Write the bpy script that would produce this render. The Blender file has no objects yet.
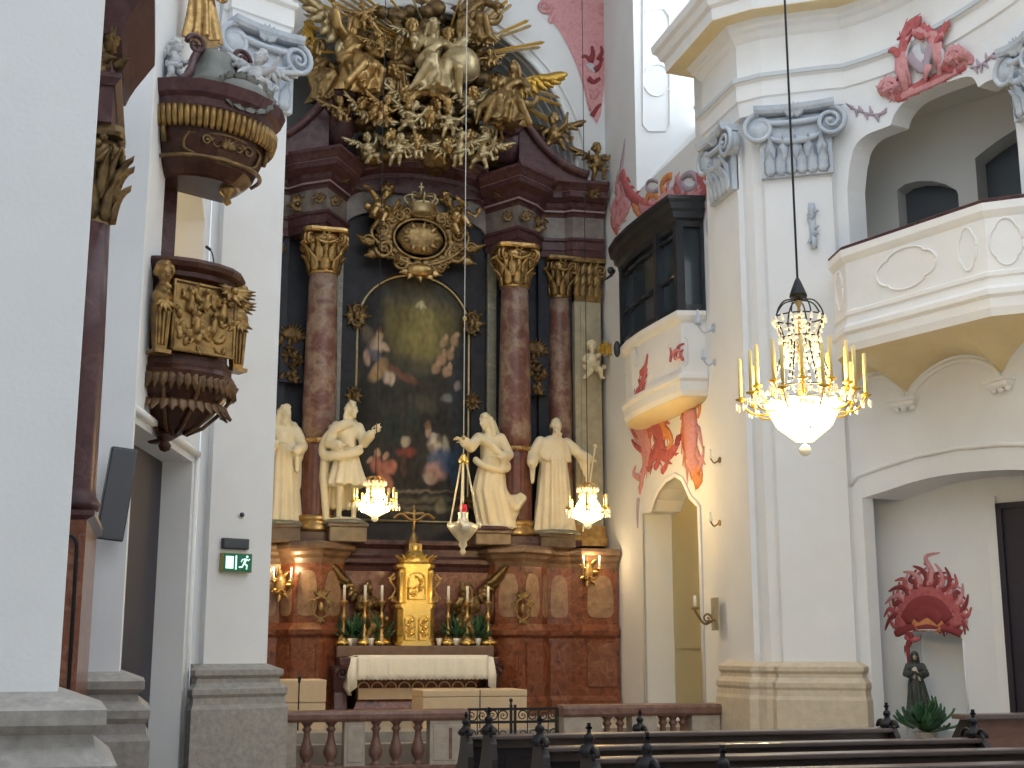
import bpy, bmesh, math, random
from mathutils import Vector, Matrix, Quaternion, noise
random.seed(7)
PI = math.pi
C = bpy.context.scene.collection
V = Vector

# ---------------------------------------------------------------- camera maths
F = 1300.0; TH = math.radians(15); PH = math.radians(11.5); EYE = V((0, 0, 1.65))
FW = V((math.sin(TH)*math.cos(PH), math.cos(TH)*math.cos(PH), math.sin(PH)))
RT = V((math.cos(TH), -math.sin(TH), 0)); UP = RT.cross(FW)
def ray(px, py): return FW + RT*((px-512)/F) - UP*((py-384)/F)
def atY(px, py, y): d = ray(px, py); return EYE + d*(y/d.y)
def atX(px, py, x): d = ray(px, py); return EYE + d*(x/d.x)
def atZ(px, py, z): d = ray(px, py); return EYE + d*((z-EYE.z)/d.z)
def atPl(px, py, p, dr):
    n = V((-dr[1], dr[0], 0)); d = ray(px, py); P = V((p[0], p[1], 0)); return EYE + d*(((P-EYE).dot(n))/d.dot(n))

# ---------------------------------------------------------------- mesh builder
class M:
    def __init__(s): s.v = []; s.f = []; s.m = []; s.sm = []; s.tf = Matrix.Identity(4); s.mi = 0; s.smooth = True
    def add(s, vs, fs, smooth=None):
        o = len(s.v); t = s.tf
        s.v += [t @ V(p) for p in vs]
        sm = s.smooth if smooth is None else smooth
        flip = t.determinant() < 0
        for f in fs:
            g = tuple(i+o for i in f); s.f.append(g[::-1] if flip else g); s.m.append(s.mi); s.sm.append(sm)
        return s
    def bx(s, x0, x1, y0, y1, z0, z1, b=0.0):
        if b <= 0:
            vs = [(x, y, z) for z in (z0, z1) for y in (y0, y1) for x in (x0, x1)]
            fs = [(0,2,3,1),(4,5,7,6),(0,1,5,4),(2,6,7,3),(0,4,6,2),(1,3,7,5)]
            return s.add(vs, fs, False)
        bm = bmesh.new(); r = bmesh.ops.create_cube(bm, size=1)
        for v in bm.verts: v.co = V(((x0+x1)/2+v.co.x*(x1-x0), (y0+y1)/2+v.co.y*(y1-y0), (z0+z1)/2+v.co.z*(z1-z0)))
        bmesh.ops.bevel(bm, geom=bm.edges[:], offset=b, segments=2, affect='EDGES', profile=.5)
        return s.bm(bm)
    def bm(s, bm, smooth=False):
        bm.verts.index_update(); s.add([v.co.copy() for v in bm.verts], [tuple(v.index for v in f.verts) for f in bm.faces], smooth); bm.free(); return s
    def prism(s, poly, z0, z1):
        n = len(poly)
        a = sum(poly[i][0]*poly[(i+1)%n][1]-poly[(i+1)%n][0]*poly[i][1] for i in range(n))
        if a < 0: poly = poly[::-1]
        vs = [(p[0], p[1], z0) for p in poly]+[(p[0], p[1], z1) for p in poly]
        fs = [tuple(range(n))[::-1], tuple(range(n, 2*n))]+[(i, (i+1)%n, n+(i+1)%n, n+i) for i in range(n)]
        return s.add(vs, fs, False)
    def loft(s, rings, caps=True, smooth=None, closed=True):
        n = len(rings[0]); vs = [p for r in rings for p in r]; fs = []
        for k in range(len(rings)-1):
            for i in range(n if closed else n-1):
                j = (i+1) % n; fs.append((k*n+i, k*n+j, (k+1)*n+j, (k+1)*n+i))
        if caps and closed:
            fs.append(tuple(range(n))[::-1]); fs.append(tuple(range((len(rings)-1)*n, len(rings)*n)))
        return s.add(vs, fs, smooth)
    def lathe(s, prof, n=24, c=(0,0,0), mod=None, arc=None, smooth=None):
        rings = []
        for r, z in prof:
            ring = []
            for i in range(n):
                a = 2*PI*i/n if arc is None else arc[0]+(arc[1]-arc[0])*i/(n-1)
                q = r*(mod(a, z) if mod else 1)
                ring.append((c[0]+q*math.cos(a), c[1]+q*math.sin(a), c[2]+z))
            rings.append(ring)
        return s.loft(rings, caps=True, smooth=smooth, closed=arc is None)
    def tube(s, pts, rad, n=8, flat=1.0, up=None, caps=True, smooth=True):
        pts = [V(p) for p in pts]; k = len(pts)
        if not isinstance(rad, (list, tuple)): rad = [rad]*k
        rings = []; pn = None
        for i, p in enumerate(pts):
            t = (pts[min(i+1, k-1)]-pts[max(i-1, 0)])
            if t.length < 1e-9: t = V((0,0,1))
            t.normalize()
            if up is not None: a = V(up)-t*t.dot(V(up))
            elif pn is None: a = t.orthogonal()
            else: a = pn - t*t.dot(pn)
            if a.length < 1e-6: a = t.orthogonal()
            a.normalize(); pn = a; b = t.cross(a)
            rings.append([p + b*(rad[i]*math.cos(2*PI*j/n)) + a*(rad[i]*flat*math.sin(2*PI*j/n)) for j in range(n)])
        return s.loft(rings, caps, smooth)
    def ell(s, c, r, n=12, m=8, rot=None):
        if not isinstance(r, (list, tuple)): r = (r, r, r)
        R = rot.to_matrix() if rot is not None and hasattr(rot, 'to_matrix') else rot
        rings = []
        for k in range(m+1):
            ph = -PI/2+PI*(k if 0 < k < m else (0.06 if k == 0 else m-0.06))/m
            ring = []
            for i in range(n):
                q = V((r[0]*math.cos(ph)*math.cos(2*PI*i/n), r[1]*math.cos(ph)*math.sin(2*PI*i/n), r[2]*math.sin(ph)))
                if R is not None: q = R @ q
                ring.append(V(c)+q)
            rings.append(ring)
        return s.loft(rings)
    def cap(s, a, b, r0, r1, n=10):
        a, b = V(a), V(b); t = b-a; L = t.length
        if L < 1e-6: return s.ell(a, r0)
        t /= L; u = t.orthogonal().normalized(); w = t.cross(u); rings = []
        st = [(-r0*math.cos(x), r0*math.sin(x)) for x in (.12, .6, 1.1)]+[(0, r0), (L*.5, (r0+r1)/2), (L, r1)]+[(L+r1*math.sin(x), r1*math.cos(x)) for x in (.5, 1.0, 1.45)]
        for d, r in st: rings.append([a+t*d+(u*math.cos(2*PI*i/n)+w*math.sin(2*PI*i/n))*r for i in range(n)])
        return s.loft(rings)
    def chain(s, pts, rads, n=10):
        for i in range(len(pts)-1): s.cap(pts[i], pts[i+1], rads[i], rads[i+1], n)
        return s
    def sweep(s, path, prof, closed_prof=True, smooth=False, loop=False):
        """profile (outward, height) carried along a plan path (x, y[, dz]); outward = right of travel"""
        k = len(path); rings = []
        def nrm(i):
            a, b = path[i], path[i+1]; d = V((b[0]-a[0], b[1]-a[1])); d.normalize(); return V((d.y, -d.x))
        for i, p in enumerate(path):
            if i == 0: n = nrm(0)
            elif i == k-1: n = nrm(k-2)
            else:
                a, b = nrm(i-1), nrm(i); n = (a+b); n.normalize(); n = n/max(.35, n.dot(a))
            dz = p[2] if len(p) > 2 else 0
            rings.append([(p[0]+n.x*o, p[1]+n.y*o, z+dz) for o, z in prof])
        return s.loft(rings, caps=True, smooth=smooth, closed=closed_prof)
    def leaf(s, base, d, nrm, L, W, curl=1.2, th=.012, n=6):
        """acanthus leaf rising along d, tip curling over towards nrm"""
        base, d, nrm = V(base), V(d).normalized(), V(nrm).normalized(); side = d.cross(nrm).normalized()
        p = base.copy(); ang = 0; rings = []
        for i in range(n+1):
            t = i/n; w = W*(.55+.75*math.sin(PI*min(1, t*1.05+.12)))*(1-.75*t**3)*(1 + (.16 if i % 2 else -.1))
            dd = d*math.cos(ang)+nrm*math.sin(ang); nn = nrm*math.cos(ang)-d*math.sin(ang)
            rings.append([p-side*w, p-side*w*.5+nn*th*.6, p+nn*th*2.2, p+side*w*.5+nn*th*.6, p+side*w, p-nn*th*.5])
            p = p+dd*(L/n); ang += curl*2.0*(t**1.3)/n*1.6
        return s.loft(rings)
    def spiral(s, c, u, v, r, turns=2.2, w=.22, hand=1, start=0, n=8, steps=34):
        """volute ribbon in plane u,v"""
        c, u, v = V(c), V(u).normalized(), V(v).normalized(); nn = u.cross(v); pts = []; rad = []
        for i in range(steps+1):
            t = i/steps; a = start+hand*2*PI*turns*t; q = r*(1-t)**.9+r*.08
            pts.append(c+u*(q*math.cos(a))+v*(q*math.sin(a))+nn*(r*.25*t)); rad.append(r*w*(1-.62*t))
        s.tube(pts, rad, n); s.ell(c+nn*r*.25, r*.16, 8, 6); return s
    def disc(s, c, nrm, r, th, n=20):
        nrm = V(nrm).normalized(); u = nrm.orthogonal().normalized(); w = nrm.cross(u); c = V(c)
        rr = lambda q, h: [c+nrm*h+(u*math.cos(2*PI*i/n)+w*math.sin(2*PI*i/n))*q for i in range(n)]
        return s.loft([rr(r, 0), rr(r, th*.6), rr(r*.85, th)], smooth=False)
    def build(s, name, mat, parent=None, loc=None):
        me = bpy.data.meshes.new(name); me.from_pydata([tuple(p) for p in s.v], [], s.f)
        mats = mat if isinstance(mat, (list, tuple)) else [mat]
        for m in mats: me.materials.append(m)
        me.polygons.foreach_set('material_index', s.m); me.polygons.foreach_set('use_smooth', s.sm); me.update()
        return link(name, me, parent, loc)
    def sculpt(s, name, mat, parent=None, vox=.02, it=3, extra=None, loc=None):
        """one continuous carved surface out of overlapping volumes"""
        me = bpy.data.meshes.new('t'); me.from_pydata([tuple(p) for p in s.v], [], s.f); me.update()
        o = bpy.data.objects.new('t', me); C.objects.link(o)
        r = o.modifiers.new('r', 'REMESH'); r.mode = 'VOXEL'; r.voxel_size = vox; r.use_smooth_shade = True
        if it:
            q = o.modifiers.new('s', 'SMOOTH'); q.factor = .5; q.iterations = it
        dg = bpy.context.evaluated_depsgraph_get(); dg.update()
        res = bpy.data.meshes.new_from_object(o.evaluated_get(dg)); bpy.data.objects.remove(o); bpy.data.meshes.remove(me)
        if extra is not None:
            n0 = len(res.vertices); vs = [tuple(v.co) for v in res.vertices]+[tuple(p) for p in extra.v]
            fs = [tuple(p.vertices) for p in res.polygons]+[tuple(i+n0 for i in f) for f in extra.f]
            bpy.data.meshes.remove(res); res = bpy.data.meshes.new(name); res.from_pydata(vs, [], fs); res.update()
        res.name = name; res.materials.clear(); res.materials.append(mat)
        res.polygons.foreach_set('use_smooth', [True]*len(res.polygons))
        return link(name, res, parent, loc)

def link(name, me, parent=None, loc=None):
    o = bpy.data.objects.new(name, me); C.objects.link(o)
    if loc is not None: o.location = loc
    if parent is not None: o.parent = parent
    return o
def tag(o, label, cat, group=None, kind=None):
    o['label'] = label; o['category'] = cat
    if group: o['group'] = group
    if kind: o['kind'] = kind
    return o
def thing(name, label, cat, loc=(0,0,0), rz=0, group=None, sc=None):
    o = bpy.data.objects.new(name, None); C.objects.link(o); o.location = loc; o.rotation_euler = (0, 0, rz)
    o.empty_display_size = .1
    if sc: o.scale = (sc, sc, sc) if not isinstance(sc, (tuple, list)) else sc
    return tag(o, label, cat, group)
def struct(o): o['kind'] = 'structure'; return o
def dup(root, label=None, loc=None, rot=None, sc=None, group=None):
    r = root.copy(); C.objects.link(r)
    if loc is not None: r.location = loc
    if rot is not None: r.rotation_euler = rot
    if sc is not None: r.scale = sc if isinstance(sc, (tuple, list)) else (sc, sc, sc)
    if label: r['label'] = label
    if group: r['group'] = group
    for ch in list(root.children):
        c = ch.copy(); C.objects.link(c); c.parent = r
        for g in list(ch.children):
            d = g.copy(); C.objects.link(d); d.parent = c
    return r
def T(loc=(0,0,0), rz=0, sc=1, rx=0, ry=0):
    s = Matrix.Diagonal((sc, sc, sc, 1)) if not isinstance(sc, (tuple, list)) else Matrix.Diagonal((*sc, 1))
    return Matrix.Translation(loc) @ Matrix.Rotation(rz, 4, 'Z') @ Matrix.Rotation(ry, 4, 'Y') @ Matrix.Rotation(rx, 4, 'X') @ s
def lerp(a, b, t): return a+(b-a)*t
def smooth_pts(pts, k=6):
    """Catmull-Rom through the points"""
    P = [V(p) for p in pts]; out = []
    for i in range(len(P)-1):
        a, b, c, d = P[max(i-1, 0)], P[i], P[i+1], P[min(i+2, len(P)-1)]
        for j in range(k):
            t = j/k; out.append(.5*((2*b)+(c-a)*t+(2*a-5*b+4*c-d)*t*t+(3*b-a-3*c+d)*t**3))
    return out+[P[-1]]

# ---------------------------------------------------------------- materials
def mat(name, base, rough=.6, metal=0, var=None, scale=3, detail=6, bump=0, bscale=30, emit=None, es=1, spec=.5, vein=None, vscale=2, coat=0, trans=0, stretch=None):
    m = bpy.data.materials.new(name); m.use_nodes = True; nt = m.node_tree; N = nt.nodes; L = nt.links
    b = N['Principled BSDF']; b.inputs['Base Color'].default_value = (*base, 1); b.inputs['Roughness'].default_value = rough
    b.inputs['Metallic'].default_value = metal; b.inputs['Specular IOR Level'].default_value = spec
    if coat: b.inputs['Coat Weight'].default_value = coat
    if trans: b.inputs['Transmission Weight'].default_value = trans
    tc = N.new('ShaderNodeTexCoord'); src = tc.outputs['Object']
    if stretch:
        mp = N.new('ShaderNodeMapping'); mp.inputs['Scale'].default_value = stretch; L.new(src, mp.inputs['Vector']); src = mp.outputs['Vector']
    col = None
    if var:
        n = N.new('ShaderNodeTexNoise'); n.inputs['Scale'].default_value = scale; n.inputs['Detail'].default_value = detail; n.inputs['Roughness'].default_value = .62
        L.new(src, n.inputs['Vector']); r = N.new('ShaderNodeValToRGB'); e = r.color_ramp.elements
        cols = [base]+list(var); e[0].position = .32; e[0].color = (*cols[0], 1); e[1].position = .68; e[1].color = (*cols[-1], 1)
        for i in range(1, len(cols)-1):
            q = e.new(.32+.36*i/(len(cols)-1)); q.color = (*cols[i], 1)
        L.new(n.outputs['Fac'], r.inputs['Fac']); col = r.outputs['Color']
    if vein:
        n = N.new('ShaderNodeTexNoise'); n.inputs['Scale'].default_value = vscale; n.inputs['Detail'].default_value = 8; n.inputs['Distortion'].default_value = 1.2
        L.new(src, n.inputs['Vector']); r = N.new('ShaderNodeValToRGB'); e = r.color_ramp.elements
        e[0].position = .47; e[0].color = (0,0,0,1); e[1].position = .5; e[1].color = (.25,.25,.25,1); q = e.new(.53); q.color = (0,0,0,1)
        L.new(n.outputs['Fac'], r.inputs['Fac']); mx = N.new('ShaderNodeMix'); mx.data_type = 'RGBA'
        L.new(r.outputs['Color'], mx.inputs[0])
        if col is not None: L.new(col, mx.inputs[6])
        else: mx.inputs[6].default_value = (*base, 1)
        mx.inputs[7].default_value = (*vein, 1); col = mx.outputs[2]
    if col is not None: L.new(col, b.inputs['Base Color'])
    if bump:
        n = N.new('ShaderNodeTexNoise'); n.inputs['Scale'].default_value = bscale; n.inputs['Detail'].default_value = 4; L.new(src, n.inputs['Vector'])
        bp = N.new('ShaderNodeBump'); bp.inputs['Strength'].default_value = bump; bp.inputs['Distance'].default_value = .02
        L.new(n.outputs['Fac'], bp.inputs['Height']); L.new(bp.outputs['Normal'], b.inputs['Normal'])
    if emit: b.inputs['Emission Color'].default_value = (*emit, 1); b.inputs['Emission Strength'].default_value = es
    return m
K = dict(
 plaster = mat('plaster', (.79,.80,.81), .85, var=[(.84,.85,.86)], scale=1.2, bump=.06, bscale=40),
 stucco = mat('stucco', (.42,.48,.56), .75, var=[(.60,.65,.71)], scale=4, bump=.1),
 white_stucco = mat('white_stucco', (.82,.82,.81), .8, var=[(.87,.87,.86)], scale=2, bump=.05),
 ochre = mat('lamplit_plaster', (.74,.60,.34), .85, var=[(.80,.70,.46)], scale=1.5),  # lamplight on undersides and passage put into the plaster's yellow
 stone = mat('base_stone', (.27,.255,.235), .75, var=[(.40,.375,.34)], scale=14, bump=.15, bscale=60),
 warm_stone = mat('warm_base_stone', (.55,.47,.35), .75, var=[(.66,.57,.44)], scale=9, bump=.12, bscale=60),
 floor = mat('floor_stone', (.30,.26,.22), .5, var=[(.42,.37,.31)], scale=5),
 red = mat('red_marble', (.085,.019,.009), .28, var=[(.23,.072,.032),(.13,.032,.015)], scale=5, vein=(.5,.28,.17), vscale=2.5, coat=.2),
 red_light = mat('light_red_marble', (.17,.055,.032), .3, var=[(.27,.115,.065)], scale=6, vein=(.6,.42,.28), vscale=3, coat=.2),
 purple = mat('purple_marble', (.038,.016,.020), .3, var=[(.095,.042,.044),(.058,.025,.028)], scale=4, vein=(.2,.12,.12), vscale=2, spec=.3),
 shaft = mat('column_marble', (.12,.048,.040), .3, var=[(.29,.205,.15),(.165,.075,.06),(.14,.056,.046)], scale=2.6, vein=(.4,.3,.24), vscale=3, spec=.4),
 green = mat('grey_green_marble', (.13,.13,.095), .35, var=[(.22,.21,.155)], scale=5, vein=(.45,.42,.33), coat=.2),
 cream_marble = mat('cream_marble', (.33,.30,.215), .4, var=[(.46,.42,.30)], scale=5),
 ledge = mat('ledge_marble', (.12,.07,.045), .35, var=[(.24,.15,.09)], scale=5, coat=.2), console = mat('console_marble', (.085,.055,.035), .4, var=[(.17,.115,.07)], scale=6),
 dado = mat('tan_inlay', (.22,.115,.07), .35, var=[(.40,.26,.15)], scale=7),
 drum = mat('fluted_red_marble', (.10,.032,.022), .3, var=[(.17,.065,.045)], scale=6, coat=.2), surround = mat('dark_surround', (.014,.015,.018), .4, spec=.2, var=[(.03,.028,.034)], scale=4),
 panel = mat('dark_back_panel', (.018,.020,.030), .45, spec=.25, var=[(.032,.036,.05)], scale=4),
 gold = mat('gilding', (.30,.18,.065), .3, .8, var=[(.58,.39,.16)], scale=9),
 old_gold = mat('aged_gilding', (.15,.09,.035), .34, .7, var=[(.40,.265,.105)], scale=7),
 bronze = mat('brown_gilding', (.07,.043,.02), .42, .6, var=[(.26,.165,.065)], scale=8),
 bright_gold = mat('bright_gilding', (.92,.60,.14), .25, .8, var=[(.95,.68,.22)], scale=9),
 yellow_gold = mat('yellow_gilding', (.62,.38,.07), .35, .6),
 pale_gold = mat('pale_gilding', (.40,.31,.16), .34, .6, var=[(.60,.49,.28)], scale=8),
 statue = mat('cream_statue', (.72,.63,.42), .55, var=[(.80,.72,.52)], scale=4),
 grey_statue = mat('grey_statue', (.42,.43,.45), .6, var=[(.56,.57,.58)], scale=5),
 pulpit = mat('pulpit_wood', (.032,.011,.008), .35, var=[(.08,.028,.017)], scale=6, spec=.3),
 pulpit_gold = mat('pulpit_gilding', (.15,.085,.03), .36, .6, var=[(.42,.26,.085)], scale=9),
 black = mat('black_wood', (.010,.009,.011), .4, var=[(.018,.016,.018)], scale=5, spec=.25),
 pew = mat('pew_wood', (.020,.016,.016), .35, var=[(.045,.034,.032)], scale=5, spec=.3, stretch=(1,8,8)),
 pew_light = mat('pew_rail_wood', (.085,.062,.054), .3, var=[(.13,.095,.082)], scale=5, coat=.3, stretch=(1,8,8)),  # paler brown with a coat, for ledges and top rails
 shutter = mat('oratory_wood', (.014,.018,.026), .35, var=[(.024,.03,.04)], scale=4, coat=.2),
 dark_glass = mat('dark_glass', (.03,.045,.06), .12, spec=.7),
 iron = mat('black_iron', (.015,.015,.016), .4, .4),
 tan = mat('tan_stone', (.66,.48,.29), .6, var=[(.71,.54,.34)], scale=6),
 cloth = mat('altar_linen', (.80,.76,.64), .85, var=[(.85,.82,.72)], scale=20),
 balus = mat('balustrade_marble', (.13,.065,.05), .4, var=[(.21,.11,.085)], scale=9, vein=(.34,.24,.2)),
 post = mat('grey_post_stone', (.33,.29,.25), .6, var=[(.44,.39,.33)], scale=9),
 wax = mat('candle_wax', (.86,.82,.70), .5), leaf = mat('plant_leaf', (.02,.075,.03), .5, var=[(.04,.12,.05)], scale=12),
 pot = mat('white_pot', (.8,.78,.74), .4), device = mat('black_plastic', (.015,.015,.018), .4), speaker = mat('speaker_grille', (.11,.115,.125), .6),
 ora = mat('painted_red', (.42,.075,.085), .8, var=[(.56,.17,.17)], scale=14), orb = mat('painted_rose', (.58,.235,.25), .8, var=[(.68,.36,.37)], scale=14),
 orc = mat('painted_dark_red', (.28,.045,.05), .8), ord = mat('painted_orange_red', (.62,.20,.07), .8, var=[(.72,.34,.13)], scale=12),
 pink = mat('pink_scagliola', (.60,.26,.28), .7, var=[(.72,.38,.39),(.63,.27,.30)], scale=7, vein=(.42,.12,.15), vscale=5),
 orv = mat('painted_mauve', (.42,.34,.40), .8), org = mat('painted_grey', (.60,.60,.64), .8),
 door = mat('dark_door', (.025,.02,.032), .5), white_wood = mat('white_wood', (.78,.77,.72), .5), grey_paint = mat('grey_mould', (.60,.64,.67), .8),
 robe_dark = mat('painted_robe', (.035,.045,.04), .6, var=[(.07,.075,.06)], scale=8), skin = mat('painted_skin', (.5,.35,.26), .6), pale_robe = mat('painted_pale_robe', (.6,.55,.48), .7),
 crystal = mat('cut_crystal', (.95,.9,.75), .05, spec=.8, emit=(1,.75,.30), es=.12), bulb = mat('lamp_bulb', (1,.9,.6), .5, emit=(1,.78,.36), es=60),  # crystal carries a faint emission for the lamplight it catches
 softbulb = mat('small_bulb', (1,.9,.6), .5, emit=(1,.80,.40), es=12), glow = mat('bulb_lit_crystal', (1,.92,.75), .1, emit=(1,.80,.38), es=1.5), sleeve = mat('candle_sleeve', (.78,.62,.27), .45), pulpit_dark = mat('pulpit_dark_carving', (.07,.032,.016), .34, .2, var=[(.20,.11,.04)], scale=9), lamp_silver = mat('silver_gilt', (.80,.74,.56), .3, .55),  # basket crystal given emission, standing in for the bulbs' light caught in it
 ruby = mat('ruby_glass', (.5,.01,.03), .15, emit=(.8,.02,.04), es=.35),
 exit_green = mat('exit_green', (0,.12,.07), .5, emit=(0,.30,.17), es=.10), exit_white = mat('exit_pictogram', (.7,.95,.85), .5, emit=(.65,1,.85), es=.8), exit_side = mat('exit_sign_side', (.18,.17,.06), .5, emit=(.25,.22,.05), es=.15),
 sky = mat('window_sky', (.9,.95,1), .5, emit=(.86,.94,1), es=2.0), silver = mat('silvered_wood', (.62,.61,.57), .4, .3),
)
# ================================================================ walls with openings
class Wall:
    def __init__(s, path):
        s.p = [V((a[0], a[1])) for a in path]; s.u = [0]
        for i in range(1, len(s.p)): s.u.append(s.u[-1]+(s.p[i]-s.p[i-1]).length)
    def at(s, u):
        u = max(0, min(u, s.u[-1]-1e-6))
        for i in range(len(s.p)-1):
            if u <= s.u[i+1]: return s.p[i].lerp(s.p[i+1], (u-s.u[i])/(s.u[i+1]-s.u[i]))
        return s.p[-1]
    def nrm(s, u):
        d = s.at(min(u+.05, s.u[-1]))-s.at(max(u-.05, 0)); d.normalize(); return V((d.y, -d.x, 0))
    def pt(s, u, z, o=0):
        q = s.at(u); n = s.nrm(u); return V((q.x+n.x*o, q.y+n.y*o, z))
    def hit(s, px, py, lo=0, hi=None):
        """(u, z) where the sight line meets the wall"""
        best = None; d = ray(px, py); hi = hi or s.u[-1]; N = 1500; prev = None
        for k in range(N+1):
            u = lo+(hi-lo)*k/N; q = s.at(u); c = q.x*d.y-q.y*d.x
            if prev is not None and c*prev <= 0:
                t = q.length/V((d.x, d.y)).length; return u, EYE.z+d.z*t
            prev = c
            if best is None or abs(c) < best[0]: best = (abs(c), u, q.length/V((d.x, d.y)).length)
        return best[1], EYE.z+d.z*best[2]
    def face(s, m, z0, z1, ops=(), step=.04, depth=.5, u0=0, u1=None):
        u1 = u1 or s.u[-1]; us = set([u0, u1]+[u for u in s.u if u0 < u < u1])
        for o in ops:
            a, b = o['top'][0][0], o['top'][-1][0]; us |= {a, b, a-1e-4, b+1e-4}; us |= {t[0] for t in o['top']}
        k = int((u1-u0)/step); us |= {u0+(u1-u0)*i/k for i in range(k+1)}
        us = sorted(u for u in us if u0-1e-9 <= u <= u1+1e-9)
        def topz(o, u):
            T_ = o['top']
            for i in range(len(T_)-1):
                if T_[i][0] <= u <= T_[i+1][0]: return lerp(T_[i][1], T_[i+1][1], (u-T_[i][0])/max(1e-9, T_[i+1][0]-T_[i][0]))
            return T_[-1][1]
        for a, b in zip(us[:-1], us[1:]):
            if b-a < 1e-7: continue
            iv = [(z0, z0)]; mid = (a+b)/2; act = sorted([o for o in ops if o['top'][0][0] < mid < o['top'][-1][0]], key=lambda o: o['bot'])
            la = lb = z0
            for o in act:
                m.add([s.pt(a, la), s.pt(b, lb), s.pt(b, o['bot']), s.pt(a, o['bot'])], [(0,1,2,3)], False)
                la, lb = topz(o, a), topz(o, b); dp = o.get('depth', depth)
                n = s.nrm((o['top'][0][0]+o['top'][-1][0])/2)*-dp
                m.add([s.pt(a, la), s.pt(b, lb), s.pt(b, lb)+n, s.pt(a, la)+n], [(0,1,2,3)], False)
                sl = o.get('sill', 0)
                m.add([s.pt(a, o['bot']), s.pt(b, o['bot']), s.pt(b, o['bot']+sl)+n, s.pt(a, o['bot']+sl)+n], [(0,1,2,3)], False)
            m.add([s.pt(a, la), s.pt(b, lb), s.pt(b, z1), s.pt(a, z1)], [(0,1,2,3)], False)
        for o in ops:
            dp = o.get('jamb', o.get('depth', depth)); n = s.nrm((o['top'][0][0]+o['top'][-1][0])/2)*-dp
            for u, zt in (o['top'][0], o['top'][-1]):
                m.add([s.pt(u, o['bot']), s.pt(u, zt), s.pt(u, zt)+n, s.pt(u, o['bot'])+n], [(0,1,2,3)], False)
        return m
    def arc_path(s, us, dz=None): return [tuple(s.at(u)) for u in us]
def pxtop(w, pts, lo=0, hi=None):
    r = [w.hit(x, y, lo, hi) for x, y in pts]; out = []
    for u, z in r:
        if not out or u > out[-1][0]+1e-3: out.append((u, z))
    return out

XC = 4.62
# ---------------------------------------------------------------- floor
m = M(); m.bx(-9, 16, -4, 19.2, -.3, 0); struct(m.build('floor', K['floor']))
m = M(); m.bx(.3, 8.6, 19.2, 26.5, -.3, .3); m.bx(.3, 8.6, 19.55, 26.5, .3, .45); struct(m.build('floor_sanctuary', K['floor']))

# ---------------------------------------------------------------- sanctuary side wall, right (X = 8.53)
XR = 8.53
wr = Wall([(XR, 26), (XR, 18.6)])
dtop = pxtop(wr, [(643,513),(652,511),(655,500),(660,489),(667,480),(676,475),(683,479),(687,487),(691,497),(697,503),(700,506)])
wtop = [(26-22.5, 16.5), (26-19.6, 16.5)]
m = M(); wr.face(m, -.3, 17, [dict(top=dtop, bot=.45, depth=.55), dict(top=wtop, bot=10.3, depth=1.3, sill=1.5)])
struct(m.build('wall_right', K['plaster']))
a, b = dtop[0][0], dtop[-1][0]; yA, yB = 26-a, 26-b; ztop = max(z for u, z in dtop)
d1 = M(); d1.bx(XR+.56, XR+.64, yB-.1, yA+.1, .45, ztop+.1)
for q in (0, 1):
    ya = lerp(yB, yA, q*.5)+.06; yb = lerp(yB, yA, q*.5+.5)-.06
    d1.bx(XR+.53, XR+.56, ya, yb, .6, 1.5); d1.bx(XR+.53, XR+.56, ya, yb, 1.65, 3.3)
dd = struct(d1.build('door_1', mat('olive_door', (.42,.37,.22), .6)))
hd = M(); hd.tube([(XR+.53, yB+.12, 1.55), (XR+.46, yB+.12, 1.55), (XR+.46, yB+.26, 1.55)], .018); hd.build('door_handle', K['old_gold'], dd)
# raised frame round the door
fr = [wr.pt(u, z, .02) for u, z in dtop]; fr = [V((XR-.02, fr[0].y, .45))]+fr+[V((XR-.02, fr[-1].y, .45))]
m = M(); m.tube(fr, .05, 8, .5, up=(-1,0,0)); struct(m.build('trim_1', K['white_stucco']))
# window above, deep splayed embrasure
w = M(); w.bx(XR+1.31, XR+1.35, 19.3, 22.7, 11.5, 16.6); win = struct(w.build('window_1', K['sky']))
w = M()
for yy in (20.3, 21.0, 21.7): w.bx(XR+1.25, XR+1.30, yy-.025, yy+.025, 11.7, 16.5)
for zz in (12.2, 13.0, 13.8, 14.6): w.bx(XR+1.25, XR+1.30, 19.65, 22.5, zz-.025, zz+.025)
w.build('glazing_bars', K['iron'], win)
# stucco panel on the far jamb
m = M(); y = 22.48
def jp(px, py): q = atY(px, py, y); return q
o = [jp(643,-60), jp(643,14), jp(648,9), jp(664,9), jp(669,16), jp(670,125), jp(666,131), jp(648,131), jp(643,125), jp(643,-60)]
m.tube(o, .018, 6); m.tube([jp(657+14*math.cos(t), 80+16*math.sin(t)) for t in [i*PI/10 for i in range(21)]], .016, 6)
struct(m.build('trim_2', K['white_stucco']))

# ---------------------------------------------------------------- right pier (diagonal pilaster at the nave corner)
D2 = V((.853, -.522, 0)); N2 = V((-.522, -.853, 0))
core = [(8.42,18.96),(8.42,17.47),(8.47,17.33),(8.57,17.25),(9.52,16.66),(10.4,17.6),(9.6,18.96)]
m = M(); m.prism(core, 0, 17)
pa = V((8.61,17.21,0))
pil2 = [pa, pa+D2*1.0, pa+D2*1.0+N2*.11, pa+N2*.11]
m.prism([(q.x, q.y) for q in pil2], 0, 10.3)
m.bx(8.33, 8.43, 17.58, 18.5, 0, 10.3)
struct(m.build('wall_right_pier', K['plaster']))
basep = [(0,0),(.26,0),(.26,.95),(.23,1.0),(.22,1.08),(.25,1.12),(.25,1.18),(.16,1.25),(.15,1.30),(.20,1.34),(.20,1.40),(.06,1.45),(0,1.47)]
def base(path, name, mt): mm = M(); mm.sweep(path, basep); return struct(mm.build(name, mt))
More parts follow.
